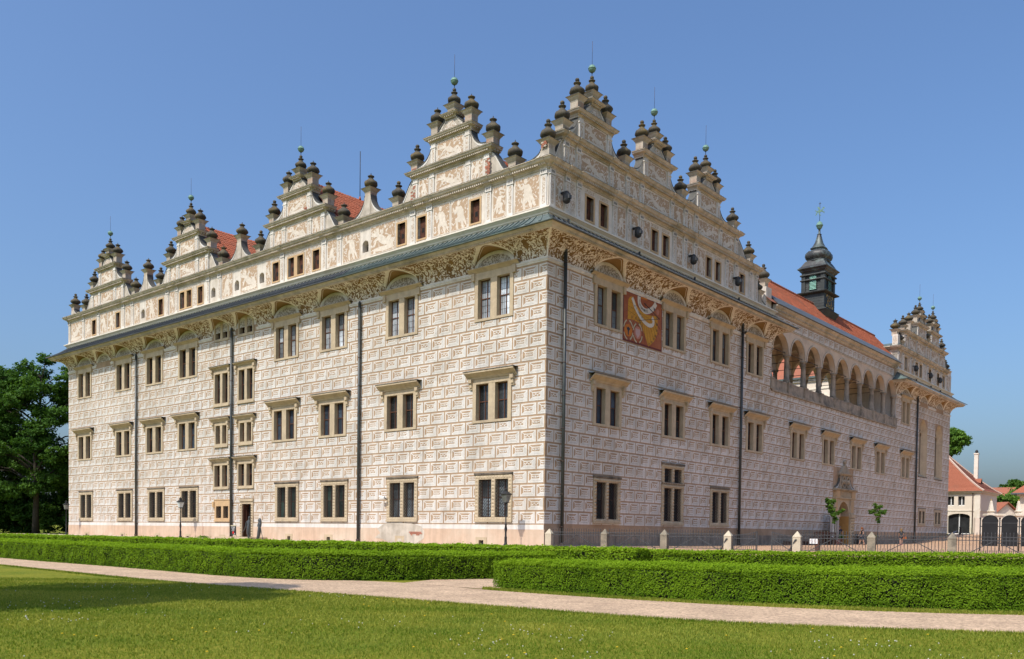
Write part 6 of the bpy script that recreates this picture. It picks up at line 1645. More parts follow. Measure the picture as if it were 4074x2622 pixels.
def skin(name, joints, edges, m, parent, sub=2, root=0):
    """one continuous body grown round a joint skeleton: joints = (x, y, z, radius) or (x, y, z, rx, ry)"""
    me = bpy.data.meshes.new(name); me.from_pydata([j[:3] for j in joints], edges, []); me.materials.append(m)
    o = inst(name, me, parent)
    md = o.modifiers.new('skin', 'SKIN'); md.use_smooth_shade = True; md.branch_smoothing = .3
    L = me.skin_vertices[0].data if me.skin_vertices else None
    if L is None:
        bm = bmesh.new(); bm.from_mesh(me); bm.verts.layers.skin.verify(); bm.to_mesh(me); bm.free(); L = me.skin_vertices[0].data
    for i, j in enumerate(joints): L[i].radius = (j[3], j[4] if len(j) > 4 else j[3]); L[i].use_root = i == root
    s = o.modifiers.new('subdivision', 'SUBSURF'); s.levels = sub; s.render_levels = sub
    return o
def hand(joints, edges, wrist, d, side):
    """palm, four bent fingers of unequal length and a thumb from the side of the palm"""
    w_ = Vector(joints[wrist][:3]); d = Vector(d).normalized(); s = Vector(side).normalized(); i0 = len(joints)
    joints.append((*(w_ + d * .055), .022, .034)); edges.append((wrist, i0))
    for k, (o_, ln) in enumerate(((-.030, .070), (-.010, .082), (.010, .076), (.030, .060))):
        b = w_ + d * .09 + s * o_; i = len(joints)
        joints += [(*b, .009), (*(b + d * ln * .5), .0085), (*(b + d * ln * .85 + d.cross(s) * ln * .25), .007)]; edges += [(i0, i), (i, i + 1), (i + 1, i + 2)]
    b = w_ + d * .03 - s * .035; i = len(joints); joints += [(*b, .010), (*(b + d * .04 - s * .02), .009)]; edges += [(i0, i), (i, i + 1)]
def person(label, lx, ly, heading, H, stride, cloth, hair_m, hair, arms, skin_m, shoes_m):
    """standing or walking adult; local frame: +y is where they face, heading in degrees about z"""
    X_, Y_, _ = l2w(lx, ly); t = thing('person', label, 'person', (X_, Y_, gz(X_, Y_) + .035), -ANG + math.radians(heading)); k = H / 1.75
    J = []; E_ = []
    def add(x, y, z, r, p=None, r2=None):
        J.append((x * k, y * k, z * k, r * k, (r2 or r) * k)); i = len(J) - 1
        if p is not None: E_.append((p, i))
        return i
    pel = add(0, 0, .93, .125, None, .10); wa = add(0, 0, 1.07, .115, pel, .09); ch = add(0, .01, 1.28, .145, wa, .10); nb = add(0, 0, 1.43, .075, ch); nk = add(0, .015, 1.50, .05, nb); hd = add(0, .03, 1.60, .085, nk, .095); tp = add(0, .02, 1.70, .07, hd, .08)
    feet = []
    for s in (-1, 1):
        st = stride * s
        hp = add(.09 * s, 0, .88, .088, pel); kn = add(.095 * s, st * .35 + .02, .49, .06, hp); an = add(.095 * s, st * .75 - (.04 if st < 0 else 0), .09 + (.05 if st < 0 else 0), .04, kn); he = add(.095 * s, st * .75 - .04, .045, .036, an); fo = add(.1 * s, st * .75 + .14, .03, .034, an)
        feet.append((.098 * s * k, (st * .75 + .05) * k))
    hands = []
    for s in (-1, 1):
        (ex, ey, ez), (wx, wy, wz) = arms[0 if s < 0 else 1]
        sh = add(.175 * s, 0, 1.40, .058, nb); el = add(ex, ey, ez, .042, sh); wr = add(wx, wy, wz, .028, el); hands.append((wr, (wx - ex, wy - ey, wz - ez)))
    for wr, d in hands: hand(J, E_, wr, d, (0, 1, 0))
    skin('body', J, E_, skin_m, t)
    # face
    fm = MB()
    for s in (-1, 1): fm.lathe([(.004, -.012), (.013, 0), (.004, .012)], m_blackpaint, 8, (s * .035 * k, .115 * k, 1.605 * k)); fm.lathe([(.008, -.03), (.018, 0), (.008, .03)], skin_m, 6, (s * .092 * k, .02 * k, 1.59 * k))
    fm.lathe([(.018, -.02), (.012, .02), (.004, .04)], skin_m, 6, (0, .125 * k, 1.57 * k)); fm.bar((-.025 * k, .112 * k, 1.525 * k), (.025 * k, .112 * k, 1.525 * k), .006, m_sd_red); inst('face', fm.mesh('face'), t)
    hm = MB()
    if hair == 'long':
        hm.lathe([(.085, -.30), (.10, -.12), (.115, 0), (.112, .06), (.09, .115), (.04, .145)], hair_m, 12, (0, -.005 * k, 1.60 * k))
    elif hair == 'tied':
        hm.lathe([(.10, -.05), (.112, 0), (.112, .06), (.09, .115), (.04, .145)], hair_m, 12, (0, -.01 * k, 1.60 * k)); hm.tube([(0, -.1 * k, 1.62 * k), (0, -.16 * k, 1.52 * k), (0, -.13 * k, 1.38 * k)], [.04, .045, .02], hair_m, 8)
    else: hm.lathe([(.094, .01), (.103, .045), (.09, .105), (.04, .128)], hair_m, 12, (0, .008 * k, 1.60 * k))
    inst('hair', hm.mesh('hair'), t)
    for nm, m, kind in cloth:
        if kind in ('shirt', 'top'):
            Jt = [(0, 0, .90 * k, .145 * k, .118 * k), (0, 0, 1.07 * k, .13 * k, .105 * k), (0, .01 * k, 1.28 * k, .16 * k, .115 * k), (0, 0, 1.44 * k, .085 * k)]; Et = [(0, 1), (1, 2), (2, 3)]
            for s in (-1, 1):
                i = len(Jt); (ex, ey, ez), _w = arms[0 if s < 0 else 1]; f = .8 if kind == 'shirt' else .35
                Jt += [(.17 * s * k, 0, 1.40 * k, .07 * k), ((.175 * s + (ex - .175 * s) * f) * k, ey * f * k, (1.40 + (ez - 1.40) * f) * k, .058 * k)]; Et += [(3, i), (i, i + 1)]
            skin(nm, Jt, Et, m, t)
        elif kind == 'trousers':
            Jt = [(0, 0, .95 * k, .14 * k, .115 * k)]; Et = []
            for s in (-1, 1):
                st = stride * s; i = len(Jt); Jt += [(.09 * s * k, 0, .86 * k, .10 * k), (.095 * s * k, (st * .35 + .02) * k, .49 * k, .075 * k), (.095 * s * k, (st * .75 - (.04 if st < 0 else 0)) * k, .11 * k, .06 * k)]; Et += [(0, i), (i, i + 1), (i + 1, i + 2)]
            skin(nm, Jt, Et, m, t)
        elif kind == 'skirt':
            sm_ = MB(); sm_.lathe([(.20 * k, .56 * k), (.185 * k, .8 * k), (.15 * k, 1.02 * k)], m, 14, sq=.0); o = inst(nm, sm_.mesh(nm), t); o.scale = (1, .85 + stride * .5, 1)
        elif kind == 'shorts':
            Jt = [(0, 0, .95 * k, .14 * k, .115 * k)]; Et = []
            for s in (-1, 1):
                st = stride * s; i = len(Jt); Jt += [(.09 * s * k, 0, .86 * k, .105 * k), (.094 * s * k, st * .2 * k, .66 * k, .092 * k)]; Et += [(0, i), (i, i + 1)]
            skin(nm, Jt, Et, m, t)
    for (fx, fy) in feet:
        s_ = MB(); s_.hexa([(-.045, -.12, -.0), (.045, -.12, 0), (.045, .14, 0), (-.045, .14, 0), (-.035, -.1, .075), (.035, -.1, .075), (.03, .10, .05), (-.03, .10, .05)], shoes_m); o = inst('shoe', s_.mesh('shoe'), t, (fx, fy, 0)); o.scale = (k, k, k)
    return t
m_skin = mat('skin', (.50, .29, .20), (.46, .26, .18), 5., rough=.6); m_navy = mat('navy_cloth', (.018, .024, .06), (.012, .016, .04), 9.); m_jean = mat('blue_jeans', (.035, .065, .16), (.025, .05, .12), 9.)
m_blackcloth = mat('black_cloth', (.012, .012, .014), (.008, .008, .009), 9.); m_denim = mat('dark_denim', (.03, .04, .065), None, 9.); m_greytop = mat('charcoal_cloth', (.05, .052, .058), None, 9.)
m_redhair = mat('auburn_hair', (.22, .075, .025), (.15, .05, .02), 20.); m_blond = mat('dark_blond_hair', (.26, .165, .07), (.18, .11, .045), 20.); m_greyhair = mat('short_grey_hair', (.20, .18, .16), None, 20.); m_bag = mat('tan_leather', (.30, .10, .035), (.22, .07, .025), 6.); m_pinkshoe = mat('pink_shoe', (.55, .06, .16), None, 6.)
arms_m = [((-.26, -.02, 1.14), (-.30, .06, .90)), ((.20, .20, 1.18), (.07, .22, 1.38))]
person('man in navy shirt and blue jeans standing in the portal, hand at his chin', .25, 46.35, 170, 1.80, .04, [('shirt', m_navy, 'shirt'), ('trousers', m_jean, 'trousers')], m_greyhair, 'short', arms_m, m_skin, m_blackcloth)
mX, mY, _ = l2w(.12, 46.8)
bg_ = thing('carrier_bag', 'small grey bag held in the hand of the man in the portal', 'bag', (mX + .24, mY - .1, gz(mX, mY) + .5), -ANG); mb = MB(); mb.hexa([(-.12, -.05, 0), (.12, -.05, 0), (.12, .05, 0), (-.12, .05, 0), (-.1, -.02, .3), (.1, -.02, .3), (.1, .02, .3), (-.1, .02, .3)], m_greytop); inst('bag_body', mb.mesh('bag_body'), bg_); mb = MB(); mb.tube([(-.07, 0, .3), (0, 0, .42), (.07, 0, .3)], .008, m_greytop); inst('handle', mb.mesh('handle'), bg_)
arms_w = [((-.21, -.08, 1.14), (-.20, .06, .95)), ((.21, .10, 1.14), (.20, .22, .98))]
person('woman in black top and short dark skirt walking towards the portal', 3.0, 44.6, 128, 1.68, .26, [('top', m_blackcloth, 'top'), ('skirt', m_denim, 'skirt')], m_redhair, 'tied', arms_w, m_skin, m_blackcloth)
person('woman in charcoal top and shorts carrying a tan bag, right of the portal', 3.7, 54.1, 20, 1.67, .2, [('top', m_greytop, 'shirt'), ('shorts', m_denim, 'shorts')], m_blond, 'long', [((-.22, .02, 1.13), (-.2, .14, .93)), ((.24, -.02, 1.12), (.26, .12, .92))], m_skin, m_pinkshoe)
wX, wY, _ = l2w(3.95, 54.0); hb = thing('handbag', 'tan leather handbag on the arm of the woman in charcoal', 'handbag', (wX + .12, wY - .06, gz(wX, wY) + .62), -ANG); mb = MB(); mb.hexa([(-.19, -.06, 0), (.19, -.06, 0), (.19, .06, 0), (-.19, .06, 0), (-.15, -.03, .26), (.15, -.03, .26), (.15, .03, .26), (-.15, .03, .26)], m_bag); inst('bag_body', mb.mesh('bag_body'), hb); mb = MB(); mb.tube([(-.1, 0, .26), (-.05, 0, .42), (.05, 0, .42), (.1, 0, .26)], .01, m_bag); inst('handle', mb.mesh('handle'), hb)
# statues
def statue(label, lx, ly, rz, build):
    X_, Y_, _ = l2w(lx, ly); t = thing('statue', label, 'statue', (X_, Y_, .73), -ANG + rz); build(t); return t
def st1(t):
    J = [(0, 0, .95, .16, .11), (0, 0, 1.2, .15, .10), (.02, 0, 1.42, .12, .09), (.05, 0, 1.56, .045), (.08, .02, 1.68, .105, .11), (.09, .02, 1.78, .08), (-.02, 0, .62, .17, .12), (-.06, 0, .5, .18, .13), (-.03, 0, .3, .05), (-.02, 0, .02, .045), (.04, 0, .3, .05), (.05, 0, .02, .045),
         (.14, 0, 1.38, .05), (.12, -.06, 1.05, .04), (.16, -.08, .8, .032), (-.12, 0, 1.4, .05), (-.28, .02, 1.3, .075), (-.36, .02, 1.08, .06), (-.5, .0, .82, .03), (-.72, -.02, .62, .02)]
    E_ = [(0, 1), (1, 2), (2, 3), (3, 4), (4, 5), (0, 6), (6, 7), (7, 8), (8, 9), (7, 10), (10, 11), (2, 12), (12, 13), (13, 14), (2, 15), (15, 16), (16, 17), (17, 18), (18, 19)]
    hand(J, E_, 14, (.1, -.05, -1), (1, 0, 0)); hand(J, E_, 19, (-.8, 0, -.4), (0, 1, 0)); skin('figure', J, E_, m_bronze, t)
def st2(t):
    J = [(0, 0, .85, .14, .10), (0, 0, 1.05, .105, .085), (0, 0, 1.22, .135, .10), (-.02, 0, 1.36, .05), (-.03, -.02, 1.48, .09, .10), (-.03, 0, 1.58, .07), (-.02, 0, .6, .16, .12), (-.08, 0, .35, .13, .12), (-.22, 0, .1, .12, .1), (-.32, 0, .0, .10, .08),
         (.13, 0, 1.22, .045), (.16, 0, .95, .035), (.28, 0, .55, .026), (.42, 0, .22, .022), (-.13, 0, 1.24, .045), (-.14, -.06, 1.0, .035)]
    E_ = [(0, 1), (1, 2), (2, 3), (3, 4), (4, 5), (0, 6), (6, 7), (7, 8), (8, 9), (2, 10), (10, 11), (11, 12), (12, 13), (2, 14), (14, 15)]
    hand(J, E_, 13, (.35, 0, -1), (0, 1, 0)); skin('figure', J, E_, m_bronze, t)
    mb = MB(); mb.tube([(-.02, .02, 1.6), (.07, .04, 1.5), (.1, .05, 1.25), (.11, .05, 1.0)], [.07, .09, .08, .04], m_bronze, 10); inst('long_hair', mb.mesh('long_hair'), t)
statue('dark bronze figure standing with one arm held out, before the small castle door', -26.0, -2.8, 0, st1)
statue('dark bronze long-haired woman with trailing arm, right of the other statue', -24.6, -2.8, 0, st2)
pt = thing('plant_stake', 'thin stake rising from a small plant left of the door platform', 'plant', (*l2w(-36.0, -.7)[:2], .73)); mb = MB(); mb.tube([(0, 0, 0), (.02, 0, .9), (.03, 0, 1.35)], .014, m_brickred); mb.tube([(.1, 0, 0), (.07, 0, 1.0)], .01, m_brickred); inst('stem', mb.mesh('stem'), pt)
rs2 = np.random.RandomState(3); P = np.concatenate([rs2.normal(0, 1, (260, 3)) * [.24, .2, .05] + [0, 0, .1]]); inst('foliage', leaves_mesh('foliage', P, rs2.normal(0, 1, (260, 3)) + [0, 0, .8], .05, m_oak2, 5), pt)

# ------------------------------------------------------------------ things in the courtyard
m_banner = mat('grey_banner', (.40, .36, .32), (.35, .31, .28), 2., streak=.1); m_banner2 = mat('printed_banner', (.37, .35, .27), (.31, .29, .22), 8.)
for k in range(4):
    ly = 42.95 + k * .60 - .35; lx = .78; X_, Y_, _ = l2w(lx, ly)
    lab = ['leftmost tall grey banner panel of the row beside the portal', 'second banner panel from the left, printed with columns of text', 'third banner panel from the left, with a printed sketch', 'banner panel nearest to the portal'][k]
    t = thing('banner', lab, 'banner', (X_, Y_, gz(X_, Y_) + .03), -ANG + FR, 'tall banner panels beside the portal')
    mb = MB(); mb.box(-.255, .255, -.02, .02, .48, 2.62, m_banner2 if k in (1, 2) else m_banner)
    if k == 1:
        for j in range(4): mb.box(-.17 + j * .1, -.12 + j * .1, -.026, -.02, .7, 2.3, m_signwhite)
    if k == 2:
        for j in range(4): mb.bar((-.15, -.024, 1.2 + j * .3), (.14 - .05 * (j % 2), -.024, 1.22 + j * .3), .02, m_signwhite, .003)
    inst('panel', mb.mesh('panel'), t); mb = MB(); mb.bar((-.27, 0, 0), (-.27, 0, 2.68), .02, m_greyiron); mb.lathe([(.02, 2.68), (.03, 2.7), (.01, 2.74)], m_signwhite, 8, (-.27, 0, 0)); mb.box(-.35, -.19, -.2, .2, 0, .03, m_greyiron); inst('pole', mb.mesh('pole'), t)
def planter(label, lx, ly, sc=1.):
    X_, Y_, _ = l2w(lx, ly); t = thing('planter', label, 'plant pot', (X_, Y_, gz(X_, Y_) + .03), 0, 'terracotta planters by the portal'); mb = MB(); mb.lathe([(.22, 0), (.3, .5), (.34, .52), (.34, .6), (.29, .6), (.27, .52)], m_sd_or if False else m_tile_flat, 16); o = inst('pot', mb.mesh('pot'), t)
    r_ = np.random.RandomState(int(ly)); P = r_.normal(0, 1, (420, 3)) * [.18, .18, .13] + [0, 0, .74]; inst('foliage', leaves_mesh('foliage', P, r_.normal(0, 1, (420, 3)) + [0, 0, .6], .06, m_oak2, 6), t)
planter('terracotta pot with a small plant left of the portal', .75, 44.95); planter('terracotta pot with a small plant right of the portal, by the stone post', .9, 53.8)
X_, Y_, _ = l2w(.75, 44.15); bx = thing('planter_box', 'square terracotta coloured box beneath the banner nearest the portal', 'plant box', (X_, Y_, gz(X_, Y_) + .03), -ANG); mb = MB(); mb.hexa([(-.22, -.22, 0), (.22, -.22, 0), (.22, .22, 0), (-.22, .22, 0), (-.26, -.26, .48), (.26, -.26, .48), (.26, .26, .48), (-.26, .26, .48)], m_sd_pink); inst('box', mb.mesh('box'), bx)
def bench(label, lx, ly, wd=1.0):
    X_, Y_, _ = l2w(lx, ly); t = thing('stone_bench', label, 'bench', (X_, Y_, gz(X_, Y_) + .03), -ANG + FR); mb = MB(); mb.box(-wd / 2, wd / 2, -.22, .22, .36, .46, m_sand); inst('seat', mb.mesh('seat'), t)
    for s in (-1, 1): mb = MB(); mb.box(s * (wd / 2 - .18) - .11, s * (wd / 2 - .18) + .11, -.18, .18, 0, .36, m_sand); inst('leg', mb.mesh('leg'), t)
bench('low stone bench at the wall just right of the portal', .6, 51.2, 1.3)
X_, Y_, _ = l2w(.7, 49.95); bn = thing('litter_bin', 'dark grey upright bin by the right jamb of the portal', 'bin', (X_, Y_, gz(X_, Y_) + .03)); mb = MB(); mb.lathe([(.2, 0), (.22, .9), (.25, .92), (.24, .98), (.05, 1.04)], m_greyiron, 14); inst('bin_body', mb.mesh('bin_body'), bn); mb = MB(); mb.box(-.12, .12, -.24, -.2, .72, .82, m_blackpaint); inst('slot', mb.mesh('slot'), bn)
# stacked wooden trestles and pallets
m_rust = mat('rusty_brown_wood', (.14, .065, .042), (.08, .038, .026), 4., bump=.3)
def trestle(label, lx, ly, L_, h, rz=0):
    X_, Y_, _ = l2w(lx, ly); t = thing('terrace_bench', label, 'bench', (X_, Y_, gz(X_, Y_) + .03), -ANG + FR + rz, 'brown folded terrace furniture by the wall')
    for s in (-1, 1):
        mb = MB(); mb.bar((s * L_ / 2, -.2, 0), (s * L_ / 2, -.2, h), .03, m_rust); mb.bar((s * L_ / 2, .2, 0), (s * L_ / 2, .2, h * .6), .03, m_rust); mb.bar((s * L_ / 2, -.2, h * .55), (s * L_ / 2, .2, h * .55), .03, m_rust); inst('leg', mb.mesh('leg'), t)
    me = MB(); me.box(-L_ / 2, L_ / 2, -.06, .06, 0, .04, m_rust); me = me.mesh('slat')
    for k in range(3): inst('slat', me, t, (0, -.15 + k * .15, h * .58))
    for k in range(2): o = inst('slat', me, t, (0, -.21, h * (.8 + .17 * k))); o.rotation_euler = (PI / 2, 0, 0)
for lx, ly, L_, h, lab in ((1.5, 37.4, 2.0, 1.15, 'tall brown bench with rail beside the open iron gate'), (1.3, 39.5, 2.0, 1.12, 'brown terrace bench in the middle of the row before the wall'), (1.2, 41.4, 1.6, 1.12, 'brown terrace bench next to the leftmost banner')): trestle(lab, lx, ly, L_, h)
m_pal = m_rust
def pallet(label, lx, ly, z, L_=1.9):
    X_, Y_, _ = l2w(lx, ly); t = thing('pallet', label, 'pallet', (X_, Y_, gz(X_, Y_) + .03 + z), -ANG + FR, 'brown pallets stacked along the wall'); me = MB(); me.box(-L_ / 2, L_ / 2, -.05, .05, 0, .025, m_pal); me = me.mesh('slat')
    for zz in (0, .13):
        for k in range(5): inst('slat', me, t, (0, -.4 + k * .2, zz))
    for k in range(4): mb = MB(); mb.box(-.06, .06, -.45, .45, .025, .13, m_pal); inst('block', mb.mesh('block'), t, (-L_ / 2 + .08 + k * (L_ - .16) / 3, 0, 0))
for k, (ly, z, lab) in enumerate(((33.2, 0, 'lower pallet at the left end of the stack by the wall'), (33.3, .165, 'upper pallet at the left end of the stack by the wall'), (35.4, 0, 'lower pallet at the right end of the stack by the wall'), (35.35, .165, 'upper pallet at the right end of the stack by the wall'))): pallet(lab, 1.0, ly, z)
# information board behind the fence
v_ = Vector((18.62, 57.0, 0)); ix, iy = 19.5, 60.3
v = (3234 - 2037) / 3538.; ix, iy = v * 47.5, 47.5
ib = thing('information_board', 'white sign with two round prohibition symbols on a dark stand behind the fence', 'sign', (ix, iy, .74), -.32)
mb = MB(); mb.box(-.2, .2, -.02, .02, .42, .68, m_signwhite)
for s in (-.095, .095):
    for k in range(16): t0, t1 = 2 * PI * k / 16, 2 * PI * (k + 1) / 16; mb.bar((s + .07 * math.cos(t0), -.022, .56 + .07 * math.sin(t0)), (s + .07 * math.cos(t1), -.022, .56 + .07 * math.sin(t1)), .006, m_sd_pink, .002)
    mb.bar((s - .05, -.022, .61), (s + .05, -.022, .51), .005, m_sd_pink, .002)
inst('sign_panel', mb.mesh('sign_panel'), ib); mb = MB(); mb.box(.08, .28, .02, .1, 0, .62, m_rust); mb.box(.2, .34, .1, .2, 0, .56, m_blackpaint); inst('stand', mb.mesh('stand'), ib)
# arched black panels on iron posts, right of the fence
bpX, bpY = (3895 - 2037) / 3538. * 56., 56.
bp = thing('arched_gate', 'three tall black arched metal panels on iron posts at the right edge', 'gate', (bpX, bpY, .74), -.16)
pw, sp_ = .93, 1.14
for k in range(4): mb = MB(); mb.tube([(k * sp_, 0, 0), (k * sp_, 0, 2.02)], .04, m_blackpaint, 8); mb.lathe([(.02, -.05), (.06, 0), (.06, .04), (.02, .08)], m_blackpaint, 10, (k * sp_, 0, 2.05)); inst('post', mb.mesh('post'), bp)
n = 16; arc = [(pw / 2 * math.cos(PI * t / n), 1.86 + pw / 2 * .85 * math.sin(PI * t / n)) for t in range(n + 1)]
mb = MB(); mb.prism([(-pw / 2, .33), (pw / 2, .33)] + arc, -.02, .02, m_blackpaint); mb.box(-pw / 2, pw / 2, -.035, -.02, 1.76, 1.80, m_greyiron)
for a, b_ in zip(arc[:-1], arc[1:]): mb.bar((a[0], -.02, a[1]), (b_[0], -.02, b_[1]), .022, m_iron)
for s in (-1, 1): mb.bar((s * pw / 2, 0, 1.56), (s * sp_ / 2, 0, 1.56), .025, m_iron); mb.bar((s * pw / 2, 0, .5), (s * sp_ / 2, 0, .5), .025, m_iron)
PME = mb.mesh('arched_panel')
for k in range(3): inst('arched_panel', PME, bp, ((k + .5) * sp_, 0, 0))
bl = thing('bollard', 'short black bollard in front of the white house shop window', 'bollard', (*[(3816 - 2037) / 3538. * 118, 118.], gz((3816 - 2037) / 3538. * 118, 118) + .03)); mb = MB(); mb.lathe([(.16, 0), (.14, .1), (.12, .9), (.16, .95), (.12, 1.05), (.02, 1.1)], m_blackpaint, 10); inst('bollard_body', mb.mesh('bollard_body'), bl)
m_greytop2 = mat('grey_canvas', (.17, .18, .20), None, 5.)
# folded easel like boards leaning at the far castle corner
X_, Y_, _ = l2w(1.0, 84.5); fb = thing('folded_parasol', 'grey folded parasol lying against the far castle corner', 'parasol', (X_, Y_, gz(X_, Y_) + .05), -ANG + 1.2); mb = MB(); mb.tube([(-.9, 0, .12), (0, 0, .3), (.8, 0, .62)], [.07, .16, .05], m_greytop2, 8); inst('canopy', mb.mesh('canopy'), fb); mb = MB(); mb.tube([(.75, 0, .6), (1.1, 0, .78)], .025, m_greyiron); inst('pole', mb.mesh('pole'), fb)

# ------------------------------------------------------------------ white house with hipped roof, gate wall, houses beyond
def W(px, d): return (px - 2037) / 3538. * d
hA = Vector((68.2, 130)); hs = Vector((75.2, 138.5)); su = (hs - hA).normalized(); fu = Vector((-su.y, su.x)); zb, ze, zr = 1.9, 8.45, 13.6
if fu.x > 0: fu = -fu
house = thing('white_house', 'cream two-storey house with a steep hipped red tile roof, right of the castle', 'house', (hA.x, hA.y, zb), math.atan2(su.y, su.x))
# local frame: x along the side wall going back, y along the front to the left
LS, LF = (hs - hA).length, 26.; eh = ze - zb
yy = 1 if Vector((-su.y, su.x)).dot(fu) > 0 else -1
mb = MB()
holes = [(1.35, 4.3, .15, 3.2), (8.0, 10.9, .15, 3.2), (2.1, 3.0, 4.35, 5.75), (3.55, 4.45, 4.35, 5.75), (9.2, 10.1, 4.35, 5.75)]
us = sorted({0, LF} | {a for h in holes for a in h[:2]}); ws = sorted({0, eh} | {a for h in holes for a in h[2:]})
for i in range(len(us) - 1):
    for j in range(len(ws) - 1):
        uc, wc = (us[i] + us[i + 1]) / 2, (ws[j] + ws[j + 1]) / 2
        if any(h[0] < uc < h[1] and h[2] < wc < h[3] for h in holes): continue
        mb.poly([(0, us[i] * yy, ws[j]), (0, us[i + 1] * yy, ws[j]), (0, us[i + 1] * yy, ws[j + 1]), (0, us[i] * yy, ws[j + 1])], m_warmwall)
for h in holes:
    for u in h[:2]: mb.poly([(0, u * yy, h[2]), (.4, u * yy, h[2]), (.4, u * yy, h[3]), (0, u * yy, h[3])], m_warmwall)
    for z in h[2:]: mb.poly([(0, h[0] * yy, z), (.4, h[0] * yy, z), (.4, h[1] * yy, z), (0, h[1] * yy, z)], m_warmwall)
mb.poly([(0, 0, 0), (LS, 0, 0), (LS, 0, eh), (0, 0, eh)], m_warmwall); mb.poly([(LS, 0, 0), (LS, LF * yy, 0), (LS, LF * yy, eh), (LS, 0, eh)], m_warmwall); mb.poly([(0, LF * yy, 0), (LS, LF * yy, 0), (LS, LF * yy, eh), (0, LF * yy, eh)], m_warmwall)
inst('wall', mb.mesh('wall'), house)
mb = MB(); a = .1
for z0, z1, o in ((3.55, 3.75, .06), (eh - .35, eh - .15, .25), (eh - .15, eh, .45)): mb.box(-o, LS + o, *sorted((-o * yy, LF * yy)), z0, z1, m_cream)
mb.box(-.08, .0, *sorted((.05 * yy, .75 * yy)), 0, eh, m_cream); inst('cornice', mb.mesh('cornice'), house)
for h in holes:
    mb = MB(); y0, y1 = sorted((h[0] * yy, h[1] * yy)); mb.poly([(.38, y0, h[2]), (.38, y1, h[2]), (.38, y1, h[3]), (.38, y0, h[3])], m_glass)
    for y in ((y0 + y1) / 2,): mb.box(.3, .37, y - .06, y + .06, h[2], h[3], m_signwhite)
    mb.box(.3, .37, y0, y1, h[2], h[2] + .12, m_signwhite)
    o = inst('window', mb.mesh('window'), house)
    if h[3] < 4:   # segmental head
        mb = MB(); c = (y0 + y1) / 2; hw = (y1 - y0) / 2; pts = [(c + hw * math.cos(t), h[3] - .45 + .45 * math.sin(t)) for t in [PI * k / 10 for k in range(11)]]
        for p, q_ in zip(pts[:-1], pts[1:]): mb.poly([(-.01, p[0], p[1]), (-.01, q_[0], q_[1]), (-.01, q_[0], h[3] + .01), (-.01, p[0], h[3] + .01)], m_warmwall); mb.poly([(-.01, p[0], p[1]), (-.01, q_[0], q_[1]), (.35, q_[0], q_[1]), (.35, p[0], p[1])], m_warmwall)
        mb.box(-.06, 0, y0 - .35, y0 - .05, 0, h[3] - .3, m_cream); mb.box(-.06, 0, y1 + .05, y1 + .35, 0, h[3] - .3, m_cream)
        inst('arch_head', mb.mesh('arch_head'), house)
rh = zr - zb + 1.5; ov = .55
mb = MB(); r0 = (LS / 2, (LS * .62) * yy, rh); r1 = (LS / 2, (LF - LS * .5) * yy, rh)
A = [(-ov, -ov * yy, eh - .05), (LS + ov, -ov * yy, eh - .05), (LS + ov, (LF + ov) * yy, eh - .05), (-ov, (LF + ov) * yy, eh - .05)]
def curved(p, q_, r_, s_, n=7):      # bell-cast roof plane from eave edge p-q up to ridge r-s
    def f(a, b_, t): tt = t ** 1.18; return (a[0] + (b_[0] - a[0]) * t, a[1] + (b_[1] - a[1]) * t, a[2] + (b_[2] - a[2]) * tt)
    for k in range(n): t0, t1 = k / n, (k + 1) / n; mb.poly([f(p, s_, t0), f(q_, r_, t0), f(q_, r_, t1), f(p, s_, t1)], m_tile_flat)
curved(A[3], A[0], r0, r1); curved(A[0], A[1], r0, r0); curved(A[1], A[2], r1, r0); curved(A[2], A[3], r1, r1)
mb.poly(A, m_cream)
roof_h = inst('roof', mb.mesh('roof'), house)
mb = MB()
def hipline(a, b_, n=10):
    for k in range(n): t0, t1 = k / n, (k + 1) / n; f = lambda t: (a[0] + (b_[0] - a[0]) * t, a[1] + (b_[1] - a[1]) * t, a[2] + (b_[2] - a[2]) * t ** 1.18 + .04); mb.bar(f(t0), f(t1), .1, m_mortar)
hipline(A[0], r0); hipline(A[1], r0); mb.bar(r0, r1, .1, m_mortar); inst('ridge', mb.mesh('ridge'), roof_h)
# rows of tiles as fine steps on the two slopes in view
mb = MB()
for P0, P1, R0, R1 in ((A[0], A[3], r0, r1), (A[0], A[1], r0, r0)):
    for k in range(1, 34):
        t = k / 34; f = lambda a, b_: (a[0] + (b_[0] - a[0]) * t, a[1] + (b_[1] - a[1]) * t, a[2] + (b_[2] - a[2]) * t ** 1.18 + .02)
        mb.bar(f(P0, R0), f(P1, R1), .035, m_tile_flat)
inst('tile_rows', mb.mesh('tile_rows'), roof_h)['kind'] = 'stuff'
def eyebrow(x, y, z, rz, wd):
    mb = MB(); n = 12; P = [(wd * (k / n - .5) * 2, .75 * math.exp(-((k / n - .5) * 4.2) ** 2)) for k in range(n + 1)]
    for a, b_ in zip(P[:-1], P[1:]): mb.poly([(a[0], 0, a[1]), (b_[0], 0, b_[1]), (b_[0] * .6, 2.2, .75), (a[0] * .6, 2.2, .75)], m_tile_flat); mb.poly([(a[0], 0, 0), (b_[0], 0, 0), (b_[0], 0, b_[1]), (a[0], 0, a[1])], m_black)
    o = inst('dormer', mb.mesh('dormer'), roof_h, (x, y, z), rz)
eyebrow(1.1, 9.5 * yy, eh + 1.35, -PI / 2 if yy > 0 else -PI / 2, 2.0); eyebrow(LS * .55, 1.15 * yy, eh + 1.35, 0 if yy > 0 else PI, .9)
